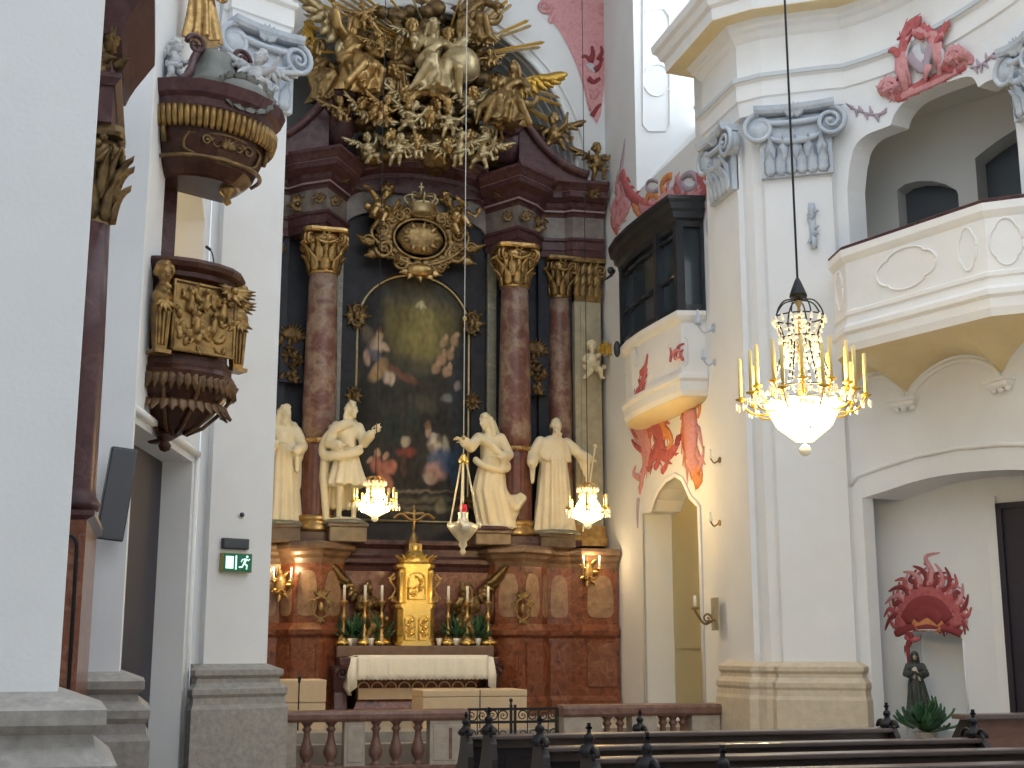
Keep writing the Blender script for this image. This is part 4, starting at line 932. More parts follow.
q = atY(281, 516, 23.72); statue_robed((q.x, 23.98, 3.84), .2)
# ================================================================ statue consoles on the altar ledge
for px in (346, 489, 556, 281):
    q = atY(px, 520, 23.72); m = M(); y0 = 23.34 if px in (346, 489) else 23.55
    zt_ = {346:3.86, 489:3.80, 556:3.78, 281:3.84}[px]
    m.bx(q.x-.34, q.x+.34, y0+.02, 24.4, 3.52, zt_-.06, .02); m.bx(q.x-.37, q.x+.37, y0, 24.4, zt_-.07, zt_-.001, .02); ab(m, 'statue_console', K['console'])

# ================================================================ gloria of gilded figures over the cornice
m = M(); rnd = random.Random(11)
outline = [(352,40),(380,8),(425,2),(470,12),(492,60),(508,105),(500,150),(470,163),(420,155),(375,160),(358,135),(338,100),(330,70)]
def inside(x, y):
    c = False; n = len(outline)
    for i in range(n):
        (xa, ya), (xb, yb) = outline[i], outline[(i+1)%n]
        if (ya > y) != (yb > y) and x < (xb-xa)*(y-ya)/(yb-ya)+xa: c = not c
    return c
k = 0
while k < 260:
    x, y = rnd.uniform(325, 515), rnd.uniform(0, 165)
    if inside(x, y):
        yy = rnd.uniform(23.85, 24.7); q = atY(x, y, yy); r = rnd.uniform(.07, .19); m.ell(q, (r*1.2, r, r), 9, 7); k += 1
for k in range(28):
    t = k/27; q = atY(lerp(365, 505, t), 158+6*math.sin(t*9)-14*math.sin(PI*t), 24.3); m.ell(q, (.24,.3,.2), 9, 7)
m.cap(atY(435,150,24.5), atY(435,60,24.6), .6, .5, 12)
g0 = atY(435, 168, 24.4); m.v = [p-g0 for p in m.v]
cl = m.sculpt('cloud_bank', K['bronze'], None, .03, 2, None, g0); tag(cl, 'brown-gilt billowing cloud bank behind the gilded angels over the altar', 'cloud')
# sunburst
root = thing('ray_burst', 'gilded sunburst rays spreading behind the angels above the altar', 'sunburst', atY(440, 60, 24.02)); c0 = root.location.copy()
rays_ = [(303,14),(308,26),(313,38),(320,4),(332,-6),(352,-14),(309,8),(326,-2),(345,-12),(480,-20),(500,-12),(508,0),(512,4),(529,20),(532,25),(545,42),(541,47),(470,-30),(400,-30),(420,-34),(560,98),(562,106),(548,118),(555,125),(505,-8),(300,50),(338,-10),(370,-26)]
for i, (x, y) in enumerate(rays_):
    q = V(atY(x, y, 24.02))-c0; d = q.normalized(); s_ = d.cross(V((0,1,0))); L = q.length; m = M(); a = d*.55; w0, w1 = .016, .040
    m.loft([[a-s_*w0, a+V((0,-.03,0)), a+s_*w0, a+V((0,.02,0))], [d*L*.97-s_*w1, d*L*.97+V((0,-.04,0)), d*L*.97+s_*w1, d*L*.97+V((0,.02,0))], [d*L, d*L+V((0,-.01,0)), d*L, d*L+V((0,.01,0))]], smooth=False)
    m.build('ray', K['yellow_gold' if i % 2 else 'pale_gold'], root)

def robed_angel(label, loc, rz, sc, mt, L, R, face, sit=True, wingm=None, tilt=0, hair='long', beard=False, wdirs=((1,0,.45),(-1,0,.45)), cat='angel', name='gilded_angel', wl=.95, cloak=True):
    root = thing(name, label, cat, loc, rz, 'gilded angels of the gloria' if name == 'gilded_angel' else None); root.rotation_euler = (0, tilt, rz); root.scale = (sc,)*3; mt_ = K[mt]
    m = M(); e = M()
    if sit:
        torso(m, (0,.05,.55), (0,.02,.92), (0,-.01,1.12)); dz = -.38
        for q in (-1, 1): m.chain([(q*.10,.03,.52), (q*.15,-.36,.50), (q*.13,-.34,.10)], [.13,.11,.10]); m.cap((q*.13,-.34,.06), (q*.14,-.50,.03), .05, .035, 8)
        skirt(m, [(0,.02,.72,.17,.14), (0,-.08,.52,.24,.26), (0,-.18,.30,.26,.26), (0,-.2,.06,.32,.31)], .26, 7, loc[0]*3)
        rd = random.Random(int(loc[0]*100)); 
        for k_ in range(5): x_ = rd.uniform(-.3,.3); m.chain([(x_*.6,-.15,.75),(x_,-.42-rd.uniform(0,.12),.48+rd.uniform(-.1,.1)),(x_*1.4+rd.uniform(-.15,.15),-.36,.15+rd.uniform(-.1,.15)),(x_*1.6+rd.uniform(-.2,.2),-.34,-.02)], [.05,.075,.07,.025], 8)
    else:
        torso(m, (0,0,.97), (0,0,1.30), (0,-.02,1.50)); dz = 0
        skirt(m, [(0,0,1.15,.16,.13), (0,0,.95,.21,.17), (.04,0,.5,.26,.22), (.08,.02,.05,.32,.26)], .22, 8, 1)
        m.cap((.10,-.12,.2), (.14,-.22,.02), .05, .04, 8); m.cap((-.10,-.12,.2), (-.12,-.24,.02), .05, .04, 8)
    Z = lambda p: (p[0], p[1], p[2]+dz)
    arm_(m, Z((.19,0,1.43)), Z(L[0]), Z(L[1]), True, 1, drape=.16); arm_(m, Z((-.19,0,1.43)), Z(R[0]), Z(R[1]), True, 1, drape=.16)
    head(m, Z((0,-.04,1.68)), face, hair=hair, beard=beard, s=1.05)
    if cloak:
        m.tube(smooth_pts([Z(p) for p in [(.20,.05,1.46),(.05,-.14,1.32),(-.16,-.12,1.12),(-.24,.02,1.0),(-.05,-.2,.95),(.25,-.16,.92),(.42,.02,.98),(.50,.08,1.16)]], 5), .075, 9, .75)
    hand(e, Z(L[1]), V(L[1])-V(L[0]), (0,-1,-.3), .17, .4, 1); hand(e, Z(R[1]), V(R[1])-V(R[0]), (0,-1,-.3), .17, .4, -1)
    m.sculpt('body', mt_, root, .018, 2, e)
    if wingm:
        for i, d in enumerate(wdirs):
            if d is None: continue
            w = M(); wing(w, Z((.08*(1 if i == 0 else -1),.12,1.36)), d, V((0,0,1)) if abs(d[2]) < .9 else V((1,0,0)), wl, .36); w.build('wing', K[wingm], root)
    return root
def base_at(px, py, y): q = atY(px, py, y); return (q.x, y, q.z)
robed_angel('seated gilded figure with raised arm at the top centre of the gloria', base_at(432, 100, 23.75), .1, 1.2, 'pale_gold', ((.36,-.1,1.30),(.55,-.2,1.50)), ((-.34,-.1,1.22),(-.42,-.3,1.30)), (.1,-1,-.2))
robed_angel('winged gilded angel seated on the left of the gloria', base_at(352, 100, 23.9), .5, 1.25, 'gold', ((.30,-.1,1.2),(.36,-.3,1.35)), ((-.34,-.05,1.5),(-.46,-.1,1.76)), (.6,-1,0), wingm='pale_gold', wdirs=((.5,0,-.15),(-1,0,.3)))
robed_angel('gilded angel at the far left edge of the gloria with one wing raised', base_at(318, 108, 24.05), .6, 1.0, 'old_gold', ((.30,-.15,1.2),(.30,-.35,1.25)), ((-.32,-.1,1.3),(-.44,-.2,1.5)), (.7,-1,.1), wingm='yellow_gold', wdirs=(None,(-.5,0,1)), wl=.8)
robed_angel('brown-gilt seated figure with bare hand out at the top right above the globe', base_at(476, 50, 23.95), -.4, 1.0, 'old_gold', ((.36,-.1,1.30),(.52,-.2,1.2)), ((-.32,-.1,1.2),(-.30,-.36,1.1)), (-.5,-1,-.1), beard=True)
robed_angel('gilded angel with a broad yellow wing on the right of the gloria', base_at(507, 132, 23.55), -.3, 1.05, 'old_gold', ((.34,-.1,1.25),(.30,-.3,1.1)), ((-.30,-.12,1.2),(-.34,-.34,1.28)), (-.5,-1,-.1), wingm='yellow_gold', wdirs=((1,0,.0),None), tilt=.1, wl=.78)
robed_angel('gilded standing angel facing the globe in the middle of the gloria', base_at(398, 108, 23.9), .3, .85, 'old_gold', ((.32,-.1,1.3),(.38,-.3,1.45)), ((-.30,-.12,1.2),(-.20,-.34,1.2)), (.6,-1,.2), sit=False, wingm='gold', wdirs=((.8,0,.6),(-.8,0,.6)), wl=.7)
# globe
q = V(atY(460, 66, 23.7)); root = thing('gilded_globe', 'smooth round gilded globe among the angels', 'globe', q)
m = M(); m.ell((0,0,0), .40, 40, 24); m.build('sphere', K['pale_gold'], root)
m = M(); m.tube([V((.405*math.cos(t), .405*math.sin(t)*.3-.0, .405*math.sin(t)*.95)) for t in [2*PI*i/48 for i in range(49)]], .018, 6); m.build('band', K['old_gold'], root)
# putti
GP_ = 'cherubs of the gloria'
pt = [(380,126,0,.62,'gold','winged gilded cherub beside the left seated angel'),(404,136,1,.72,'pale_gold','pale gilded cherub left of the wreath with an arm up'),(425,136,2,.66,'gold','gilded cherub crouching under the arched garland'),(447,138,0,.70,'pale_gold','pale gilded cherub below the globe'),(466,118,1,.70,'pale_gold','pale gilded cherub climbing up under the globe'),
      (372,166,1,.66,'pale_gold','pale gilded cherub at the lower left end of the cloud'),(394,166,0,.66,'pale_gold','pale gilded cherub second from the left on the cornice arch'),(415,164,2,.60,'pale_gold','pale gilded crouching cherub on the cornice arch left of middle'),(438,164,1,.60,'gold','gilded cherub at the middle of the cornice arch'),
      (458,166,0,.66,'pale_gold','pale gilded cherub on the cornice arch right of middle'),(478,172,1,.78,'pale_gold','pale gilded cherub with dangling legs at the right end of the cornice arch'),(497,160,2,.72,'gold','gilded cherub resting on the right volute'),(340,128,2,.62,'old_gold','dull gilded cherub on the left volute'),(484,118,0,.55,'gold','small gilded cherub right of the globe'),(386,60,1,.62,'gold','gilded cherub high on the left near the rays'),(368,30,0,.55,'gold','small gilded cherub at the top left of the gloria'),(492,72,2,.5,'gold','small gilded cherub above the right angel')]
for i, (x, y, po, s_, mt, lb) in enumerate(pt):
    yy = 23.45+.3*((i*7) % 3)/3 if y > 110 else 23.7
    putto(lb, base_at(x, y, yy), mt, po, (random.uniform(-.25,.25), random.uniform(-.35,.35), random.uniform(-.7,.7)), s_*1.02, GP_)
putto('dark gilded cherub with raised arms on the outer right volute', base_at(554, 156, 23.9), 'old_gold', 1, (0,0,-.4), .92)
putto('small gilded cherub standing on the right end of the altar cornice', base_at(597, 181, 24.0), 'old_gold', 0, (0,0,.2), .82)
# cherub heads with little wings
CH = None
for i, (x, y) in enumerate([(412,32),(448,40),(398,78),(440,108),(372,118),(417,148),(449,152),(487,138),(430,122),(360,108),(490,40),(404,100),(476,98),(388,140),(466,140),(500,128)]):
    loc = base_at(x, y, 23.55 if y > 90 else 23.75)
    if CH is None:
        CH = thing('cherub_head', 'round gilded cherub head with two small wings set in the clouds', 'cherub head', loc, 0, 'cherub heads in the clouds'); m = M(); head(m, (0,0,.1), (0,-1,-.1), s=1.35); m.sculpt('face', K['gold'], CH, .014, 2)
        for sg in (-1, 1): m = M(); wing(m, (sg*.06,.05,.0), (sg,0,-.1), (0,0,1), .34, .2, n=5); m.build('wing', K['pale_gold'], CH)
    else: dup(CH, None, loc, (random.uniform(-.3,.3), random.uniform(-.6,.6), random.uniform(-.7,.7)), random.uniform(.85,1.15))
# arched garland
m = M(); q0 = V(atY(429, 108, 23.5)); pts = [q0+V((.40*math.cos(t), -.05*math.sin(t*3), .34*math.sin(t))) for t in [PI*i/20 for i in range(-1, 22)]]
m.tube(pts, [.085+.02*math.sin(i*2.1) for i in range(len(pts))], 10)
for i, p in enumerate(pts):
    for k in range(3): m.leaf(p, (math.cos(i+k*2), -.4, math.sin(i+k*2)), (0,-1,0), .13, .03, .8)
m.v = [p-q0 for p in m.v]; tag(m.build('garland', K['gold'], None, q0), 'arched gilded garland under the central seated figure', 'garland')
# gilded putti beside the cartouche
putto('orange-gilt cherub seated left of the crowned cartouche', base_at(366, 228, 24.25), 'gold', 2, (.0,.5,.5), 1.15, 'cherubs beside the cartouche', wings=False)
putto('orange-gilt cherub seated right of the crowned cartouche', base_at(470, 240, 24.25), 'gold', 2, (.0,-.5,-.4), 1.15, 'cherubs beside the cartouche', wings=False)
# white angel with a gilt shell on the outer pilaster
r = putto('white putto holding a gilded rosette on the right outer pilaster', base_at(592, 382, 24.16), 'statue', 1, (0,0,.2), .85, wings=False)
m = M(); m.ell((.30,-.10,.80), (.20,.05,.13), 16, 8)
for k in range(14): t = 2*PI*k/14; m.leaf((.30+.05*math.cos(t), -.14, .80+.04*math.sin(t)), (math.cos(t), -.1, math.sin(t)*.7), (0,-1,0), .17, .04, .7)
m.build('rosette', K['yellow_gold'], r)
# ================================================================ pulpit on the left side
PZ = math.radians(28)
def bombe(w, d, n=9, y1=.34):
    pts = [(-w, y1), (-w, -.12*d)]
    for i in range(1, n):
        t = PI*i/n; pts.append((-w*math.cos(t)*(1-.08*math.sin(2*t)**2), -.12*d-(d*.88)*math.sin(t)**.8))
    return pts+[(w, -.12*d), (w, y1)]
def bomb_loft(m, prof, w, d, y1=.34):
    m.loft([[(x, y, z) for x, y in bombe(w*k, d*k, y1=y1)] for k, z in prof], smooth=False)
p0 = V(atY(172, 369, 14.2)); pul = thing('pulpit', 'dark carved pulpit with gilded relief panel hanging at the left pier', 'pulpit', p0, PZ)
W_, D_ = .64, .62
m = M(); bomb_loft(m, [(.06,-.78),(.20,-.72),(.42,-.66),(.66,-.52),(.86,-.36),(.98,-.20),(1.02,-.12),(.96,-.06),(.96,0)], W_, D_); m.build('bowl', K['pulpit'], pul)
m = M()
for k in (-.75,-.4,0,.4,.75):
    pts = []
    for s_, z in [(.25,-.72),(.5,-.64),(.72,-.50),(.9,-.34),(1.01,-.18)]:
        t = (k+1)/2*PI; pts.append((-W_*s_*math.cos(t)*1.02, -.12*D_*s_-D_*.88*s_*math.sin(t)**.8-.01, z))
    m.tube(pts, .022, 6)
for i in range(22):
    t = PI*(i+.5)/22; m.leaf((-W_*.95*math.cos(t), -.12*D_-D_*.84*math.sin(t)**.8, -.16), (0,0,-1), (-math.cos(t),-math.sin(t),0), .18, .055, .25, .02)
for i in range(16):
    t = PI*(i+.5)/16; c = V((-W_*.80*math.cos(t), -.1-D_*.72*math.sin(t)**.8, -.42)); m.leaf(c, (-math.cos(t)*.4,-.3,-1), (-math.cos(t),-math.sin(t),0), .15, .06, .5); 
m.build('bowl_ornament', K['pulpit_dark'], pul)
m = M(); m.lathe([(.0,-.93),(.05,-.91),(.07,-.86),(.04,-.82),(.09,-.78),(.05,-.70)], 14, (-.1,-.12,0)); m.build('finial', K['pulpit'], pul)
m = M(); bomb_loft(m, [(.92,0),(.92,.05),(.88,.07),(.88,.84),(.92,.86)], W_, D_); m.build('body', K['pulpit'], pul)
m = M(); bomb_loft(m, [(.92,.85),(1.0,.88),(1.0,.93),(1.10,.97),(1.13,1.02),(1.10,1.06),(.9,1.07)], W_, D_); m.build('rim', K['pulpit'], pul)
# relief panel
m = M(); y = -.64
m.bx(-.34,.36,-.63,-.50,.08,.78,.01); pan = m.build('relief_panel', K['pulpit_gold'], pul)
m = M(); rnd = random.Random(5)
for i in range(70):
    x, z = rnd.uniform(-.29,.31), rnd.uniform(.12,.74)
    if i % 2: m.ell((x, -.635, z), (rnd.uniform(.025,.05), .035, rnd.uniform(.03,.06)), 7, 5)
    else: m.leaf((x, -.625, z), (rnd.uniform(-1,1), -.2, rnd.uniform(-1,1)), (0,-1,0), .13, .03, 1.2)
for (x, z) in ((-.1,.3),(.1,.32),(.2,.5),(-.18,.52),(0,.56)): m.chain([(x,-.66,z),(x+.01,-.67,z+.1)], [.045,.032], 8); m.ell((x+.01,-.675,z+.17), .034, 8, 6)
m.sculpt('relief', K['pulpit_gold'], pan, .012, 1)
m = M(); m.tube([(-.35,-.63,.07),(-.35,-.63,.80),(.37,-.63,.80),(.37,-.63,.07),(-.35,-.63,.07)], .022, 6); m.build('panel_frame', K['pulpit_gold'], pan)
for sg in (-1, 1):
    x, yy = (-.46, -.60) if sg < 0 else (.60, -.34); m = M()
    head(m, (x, yy, .84), (.2*sg,-1,-.1), hair='short', beard=sg < 0, s=1.05); m.cap((x, yy+.03,.74), (x, yy+.03,.66), .05, .09); m.ell((x, yy+.02,.60), (.12,.08,.1), 12, 8)
    m.sculpt('herm_figure', K['pulpit_gold'], pul, .012, 2)
    m = M(); m.loft([[(x+a*w, yy+.03+b*w, z) for a, b in ((-1,-.7),(1,-.7),(1,.7),(-1,.7))] for w, z in ((.055,.02),(.065,.1),(.085,.5),(.075,.56))], smooth=False)
    for k in (-1,0,1): m.cap((x+k*.035, yy-.02,.1), (x+k*.05, yy-.035,.5), .015, .018, 6)
    for k in range(5): m.leaf((x, yy-.03,.56), (math.sin(-1+.5*k),-.2,-math.cos(-1+.5*k)), (0,-1,0), .15, .035, .8)
    m.bx(x-.09,x+.09,yy-.06,yy+.12,0,.04); m.build('herm_shaft', K['pulpit_gold'], pul)
for x, yy, s_ in ((.34,-.60,.24),(.62,-.2,.22)):
    m = M()
    for k in range(9): a = -1.3+2.6*k/8; m.leaf((x, yy-.02,.80), (math.sin(a),-.25,-math.cos(a)*.6+.25), (0,-1,0), s_, .04, .7)
    m.ell((x, yy-.04,.80), .05, 8, 6); m.build('shell', K['pulpit_gold'], pul)
# back board between basket and canopy
m = M(); m.bx(-.30,.06,.20,.28,-.2,2.5); m.bx(-.27,.03,.17,.20,1.15,1.95); m.build('back_board', K['purple'], pul)
# microphone
q = V(atY(213, 283, 14.0)); mic = thing('microphone', 'black gooseneck microphone on the pulpit rim', 'microphone', q)
m = M(); m.lathe([(.035,-.02),(.035,.02),(.02,.03)], 12); m.tube(smooth_pts([(0,0,.02),(0,0,.2),(-.02,-.01,.32),(-.05,-.02,.37)]), .008, 6); m.build('gooseneck', K['device'], mic)
m = M(); m.cap((-.05,-.02,.37), (-.085,-.035,.39), .016, .018, 8); m.build('capsule', K['device'], mic)
# ---------------------------------------------------------------- sounding board
p1 = V(atY(198, 154, 14.2)); can = thing('pulpit_canopy', 'dark carved sounding board with gilded fringe above the pulpit', 'canopy', p1, PZ)
W2, D2_ = .80, .78
m = M(); bomb_loft(m, [(.55,-.42),(.60,-.40),(.74,-.30),(.86,-.08),(.92,.10),(.92,.22)], W2, D2_, .2); m.build('lower_board', K['pulpit'], can)
m = M(); bomb_loft(m, [(.92,.22),(1.0,.26),(1.02,.34),(1.10,.38),(1.14,.46),(1.16,.50),(1.0,.54)], W2, D2_, .2); m.build('cornice', K['purple'], can)
m = M()
for i in range(34):
    t = PI*(i+.5)/34; g = lambda k, z: V((-W2*k*math.cos(t), -.12*D2_*k-D2_*k*.88*math.sin(t)**.8, z)); m.tube([g(.99,.24), g(.985,.16), g(.955,.06), g(.93,.02)], [.034,.036,.032,.02], 6)
m.build('fringe', K['pulpit_gold'], can)
m = M()
ring = [(-W2*.80*math.cos(PI*i/20), -.10-D2_*.70*math.sin(PI*i/20)**.8, -.27) for i in range(21)]; m.tube(ring, .025, 6)
m.tube(smooth_pts([(-.42,-.56,-.02),(-.46,-.52,-.12),(-.38,-.50,-.21),(0,-.60,-.23),(.38,-.50,-.21),(.46,-.52,-.12),(.42,-.56,-.02),(0,-.69,.0),(-.42,-.56,-.02)]), .018, 6)
for x, sg in ((-.14,-1),(.14,1),(-.26,1),(.26,-1)): m.spiral((x,-.645,-.10), (sg,0,0), (0,0,1), .06, 1.5, .3)
for k in range(9): a = PI*k/8; m.leaf((0,-.65,-.11), (math.cos(a),-.1,math.sin(a)*.7-.2), (0,-1,0), .12, .03, 1.2)
m.tube([(.52,-.52,.12),(.58,-.50,.0),(.55,-.48,-.14)], .03, 6); m.tube([(-.60,-.44,.12),(-.66,-.42,.0),(-.62,-.40,-.14)], .03, 6)
m.build('board_ornament', K['bronze'], can)
m = M(); m.lathe([(.0,-.62),(.05,-.58),(.03,-.52),(.08,-.47),(.1,-.40)], 12, (.25,-.25,0)); m.build('finial', K['pulpit_gold'], can)
m = M(); m.lathe([(.60,.50),(.62,.58),(.45,.66),(.32,.80),(.24,.98),(.22,1.1),(.0,1.12)], 20, (0,-.2,0), lambda a, z: 1+.06*math.cos(6*a)); m.build('dome', mat('canopy_dome', (.10,.11,.10), .5, var=[(.2,.2,.18)]), can)
for sg in (-1, 1):
    m = M(); pts = smooth_pts([(sg*.70,-.4,.5),(sg*.52,-.45,.56),(sg*.38,-.42,.72),(sg*.30,-.34,.92),(sg*.2,-.3,1.1)]); m.tube(pts, .055, 8, .8); m.spiral((sg*.28,-.36,1.1), (sg,0,0), (0,0,1), .11, 1.6, .3); m.build('volute', K['purple'], can)
m = M(); m.loft([[V((.32*k*math.cos(t)+.1, -.76-h, .50+.16*k*math.sin(t))) for t in [2*PI*i/24 for i in range(24)]] for k, h in ((1,0),(.9,.05),(.6,.08),(.2,.09))])
for k in range(14): t = 2*PI*k/14; m.leaf((.1+.3*math.cos(t),-.78,.5+.15*math.sin(t)), (math.cos(t),-.3,math.sin(t)), (0,-1,0), .09, .07, 1.6)
m.build('cartouche', bpy.data.materials['canopy_dome'], can)
# figures on the sounding board
r = robed_angel('gilded angel standing on top of the pulpit canopy', tuple(V(atY(199, 44, 14.1))), .2, .62, 'gold', ((.34,-.1,1.3),(.5,-.2,1.45)), ((-.30,-.12,1.2),(-.34,-.34,1.4)), (.2,-1,-.2), sit=False, cat='angel', name='gilded_canopy_angel')
r = putto('greyish white putto seated on the left of the pulpit canopy', tuple(V(atY(171, 84, 13.6))), 'grey_statue', 0, (0,.1,.9), .55, None)
r = putto('greyish white putto leaning over the right end of the pulpit canopy', tuple(V(atY(246, 104, 13.75))), 'grey_statue', 1, (.0,.25,-.2), .66, None)

# ---------------------------------------------------------------- composite pilaster capitals in grey stucco
def pil_capital(w, h, d, name, label, origin, rz, mt='stucco', parent=None):
    """base of the capital at the origin, front towards -y"""
    root = thing(name, label, 'capital', origin, rz); m = M()
    m.bx(-w/2, w/2, -d*.35, .02, 0, h*.86); m.build('bell', K[mt], root)
    m = M(); n = max(3, int(w/.17))
    for row, (z, L, k) in enumerate(((.02, h*.40, n), (h*.20, h*.40, n-1))):
        for i in range(k): m.leaf((lerp(-w/2+.06, w/2-.06, (i+.5)/k if row == 0 else (i+.5)/k), -d*.38, z), (0,-.08,1), (0,-1,0), L, w/n*.42, 1.4, .02)
    m.build('leaves', K[mt], root)
    for sg in (-1, 1):
        m = M(); r = h*.20; m.spiral((sg*(w/2-.0), -d*.72, h*.70), (sg,0,0), (0,0,1), r, 2.0, .2, -1, PI/2); m.tube([(sg*w/2, 0, h*.70), (sg*w/2, -d*.68, h*.70)], r*.9, 16); m.build('volute', K[mt], root)
    m = M(); m.tube([(w/2*q, -d*.55-.02*(1-q*q), h*.80-.06*(1-q*q)) for q in (-.8,-.5,0,.5,.8)], .045, 8); m.tube([(w/2*q, -d*.6, h*.62-.16*(1-q*q)) for q in (-.8,-.5,-.25,0,.25,.5,.8)], [.03,.045,.055,.06,.055,.045,.03], 8)
    for k in range(7): a = -1.2+.4*k; m.leaf((0, -d*.6, h*.86), (math.sin(a),-.2,math.cos(a)), (0,-1,0), .2, .05, 1)
    m.build('garland', K[mt], root)
    m = M(); m.loft([[(x, -d*(.75+.25*abs(x/(w/2))**2)-o, z) for x in [w/2*1.12*q for q in (-1,-.6,-.2,.2,.6,1)]]+[(w/2*1.12, .02, z), (-w/2*1.12, .02, z)] for z, o in ((h*.90,0),(h*.94,.03),(h,.04))], smooth=False); m.build('abacus', K[mt], root)
    return root
cmid = (pp[1]+rE)/2; ang = math.atan2(fdir.y, fdir.x)
zt = 9.70; pil_capital(.92, 1.06, .22, 'pilaster_capital', 'grey stucco capital with scrolls on the left pier behind the pulpit canopy', (cmid.x+fn.x*.01, cmid.y+fn.y*.01, zt-1.04), ang)
c2 = (pil2[3]+pil2[2])/2; pil_capital(1.06, 1.10, .24, 'pilaster_capital', 'grey stucco scroll capital on the pilaster behind the hanging chandelier', (c2.x, c2.y, 9.66-1.04), math.atan2(D2.y, D2.x))
pil_capital(.88, 1.06, .24, 'pilaster_capital', 'grey stucco capital seen edge on above the dark oratory', (8.33, 18.02, 9.66-1.04), -PI/2)
uu = wg.hit(1022, 60)[0]+.12; q = wg.pt(uu, 8.95, .02); n = wg.nrm(uu); pil_capital(.5, 1.0, .22, 'pilaster_capital', 'grey stucco scroll capital cut by the right edge of the photo', (q.x, q.y, wg.hit(1015, 70)[1]-.75), math.atan2(n.x, -n.y))

# ---------------------------------------------------------------- side altar seen edge-on between the left piers
sx = atY(110, 200, 9.4).x; sa = thing('side_altar', 'dark purple marble side altar seen edge on between the left piers', 'altar', (sx-.3, 9.4, 0))
def sb(m, name, mt, par=None): m.v = [p-V((sx-.3, 9.4, 0)) for p in m.v]; return m.build(name, mt, par or sa)
zz = lambda py: atY(95, py, 9.4).z
cx = sx-.30
m = M(); m.bx(cx-.6, sx-.0, 9.1, 10.6, 0, zz(520)); pd = sb(m, 'pedestal', K['red'])
m = M(); m.tube([(sx-.04, 9.09, .4)]+[(sx-.10+.05*math.cos(t), 9.09, 2.3+.08*math.sin(t)) for t in [PI*i/8 for i in range(9)]]+[(sx-.15, 9.09, .4)], .012, 6); sb(m, 'inlay_frame', K['black'], pd)
m = M(); m.sweep([(cx-.6, 9.1), (sx-.0, 9.1), (sx-.0, 10.6)], [(-.2,zz(524)),(.0,zz(524)),(.05,zz(520)),(.05,zz(515)),(-.2,zz(514))]); sb(m, 'ledge', K['purple'])
m = M(); m.lathe([(.17,zz(512)),(.18,zz(505)),(.15,zz(498)),(.145,zz(490)),(.14,zz(350)),(.125,zz(228))], 24, (sx-.11, 9.35, 0)); col_ = sb(m, 'column', K['purple'])
m = M(); capital(m, sx-.11, 9.35, zz(232), .115, zz(135)-zz(232)); sb(m, 'capital', K['bronze'], col_)
m = M(); m.bx(cx-.4, sx-.01, 9.12, 10.4, zz(135), zz(95)); m.sweep([(cx-.4, 9.1), (sx-.0, 9.1), (sx-.0, 10.4)], [(-.2,zz(100)),(.0,zz(100)),(.04,zz(94)),(.04,zz(90)),(-.2,zz(88))]); sb(m, 'entablature', K['purple'])
m = M()
for k in range(14): m.leaf((sx-.10+random.uniform(-.08,.08), 9.14, lerp(zz(88), zz(58), random.random())), (random.uniform(-1,1),-.2,random.uniform(-.5,1)), (0,-1,0), .14, .04, 1.1, .02)
m.ell((sx-.12, 9.16, zz(70)), (.09,.06,.13), 10, 8); sb(m, 'gilded_mask', K['bronze'])
m = M(); m.bx(cx-.4, sx-.04, 9.16, 10.4, zz(92), zz(48)); sb(m, 'frieze', K['purple'])
m = M(); m.sweep([(cx-.5, 9.12), (sx-.0, 9.12), (sx-.0, 10.4)], [(-.3,zz(50)),(.02,zz(50)),(.05,zz(40)),(.09,zz(30)),(.12,zz(24)),(.20,zz(8)),(.23,zz(2)),(.23,zz(-12)),(-.3,zz(-14))]); sb(m, 'cornice', K['purple'])
# grey statue half hidden beside it
r = robed_angel('grey statue peeping out behind the nearest left pier beside the side altar', (sx-.42, 8.75, zz(508)), .3, .60, 'grey_statue', ((.30,-.12,1.2),(.16,-.3,1.2)), ((-.30,-.12,1.2),(-.16,-.3,1.2)), (.4,-1,0), sit=False, cat='statue', name='grey_statue')
m = M(); m.bx(-.5, .35, -.35, .3, -.10, .001); m.build('bracket', K['purple'], r)

# ---------------------------------------------------------------- devices on the left piers
q = V(atY(117, 495, 10.9)); sp = thing('wall_loudspeaker', 'slim grey column loudspeaker tilted on the middle left pier', 'speaker', (q.x, 10.82, q.z), 0); sp.rotation_euler = (.12, .10, .15)
m = M(); m.bx(-.105,.105,-.08,.06,-.37,.37,.015); m.build('cabinet', K['device'], sp)
m = M(); m.bx(-.095,.095,-.09,-.075,-.36,.36,.006); m.build('grille', K['speaker'], sp)
m = M(); m.bx(-.03,.03,.05,.22,-.05,.05); m.build('bracket', K['iron'], sp)
def on_pier(px, py, o=.0):
    p = atPl(px, py, rE, fdir); return p+fn*o
q = on_pier(234, 563); ex = thing('exit_sign', 'green illuminated emergency exit sign with running man on the left pier', 'sign', q, ang)
m = M(); m.bx(-.20,.20,-.09,.0,-.115,.115,.008); m.build('housing', K['exit_side'], ex)
m = M(); m.bx(-.19,.19,-.096,-.088,-.105,.105); m.build('face', K['exit_green'], ex)
m = M(); m.bx(-.165,-.06,-.10,-.094,-.075,.075); m.build('door_symbol', K['exit_white'], ex)
m = M(); m.bx(-.035,-.015,-.10,-.094,-.085,.085); m.build('bar_symbol', K['exit_white'], ex)
m = M(); f = lambda x, z: (.09+x, -.098, z)
m.ell(f(.035,.075), (.016,.004,.016), 10, 6); m.tube([f(.02,.05), f(-.005,-.01)], .016, 6, .3, up=(0,1,0)); m.tube([f(.02,.045), f(.055,.03), f(.07,.05)], .008, 6, .4, up=(0,1,0)); m.tube([f(.015,.045), f(-.03,.04), f(-.045,.01)], .008, 6, .4, up=(0,1,0))
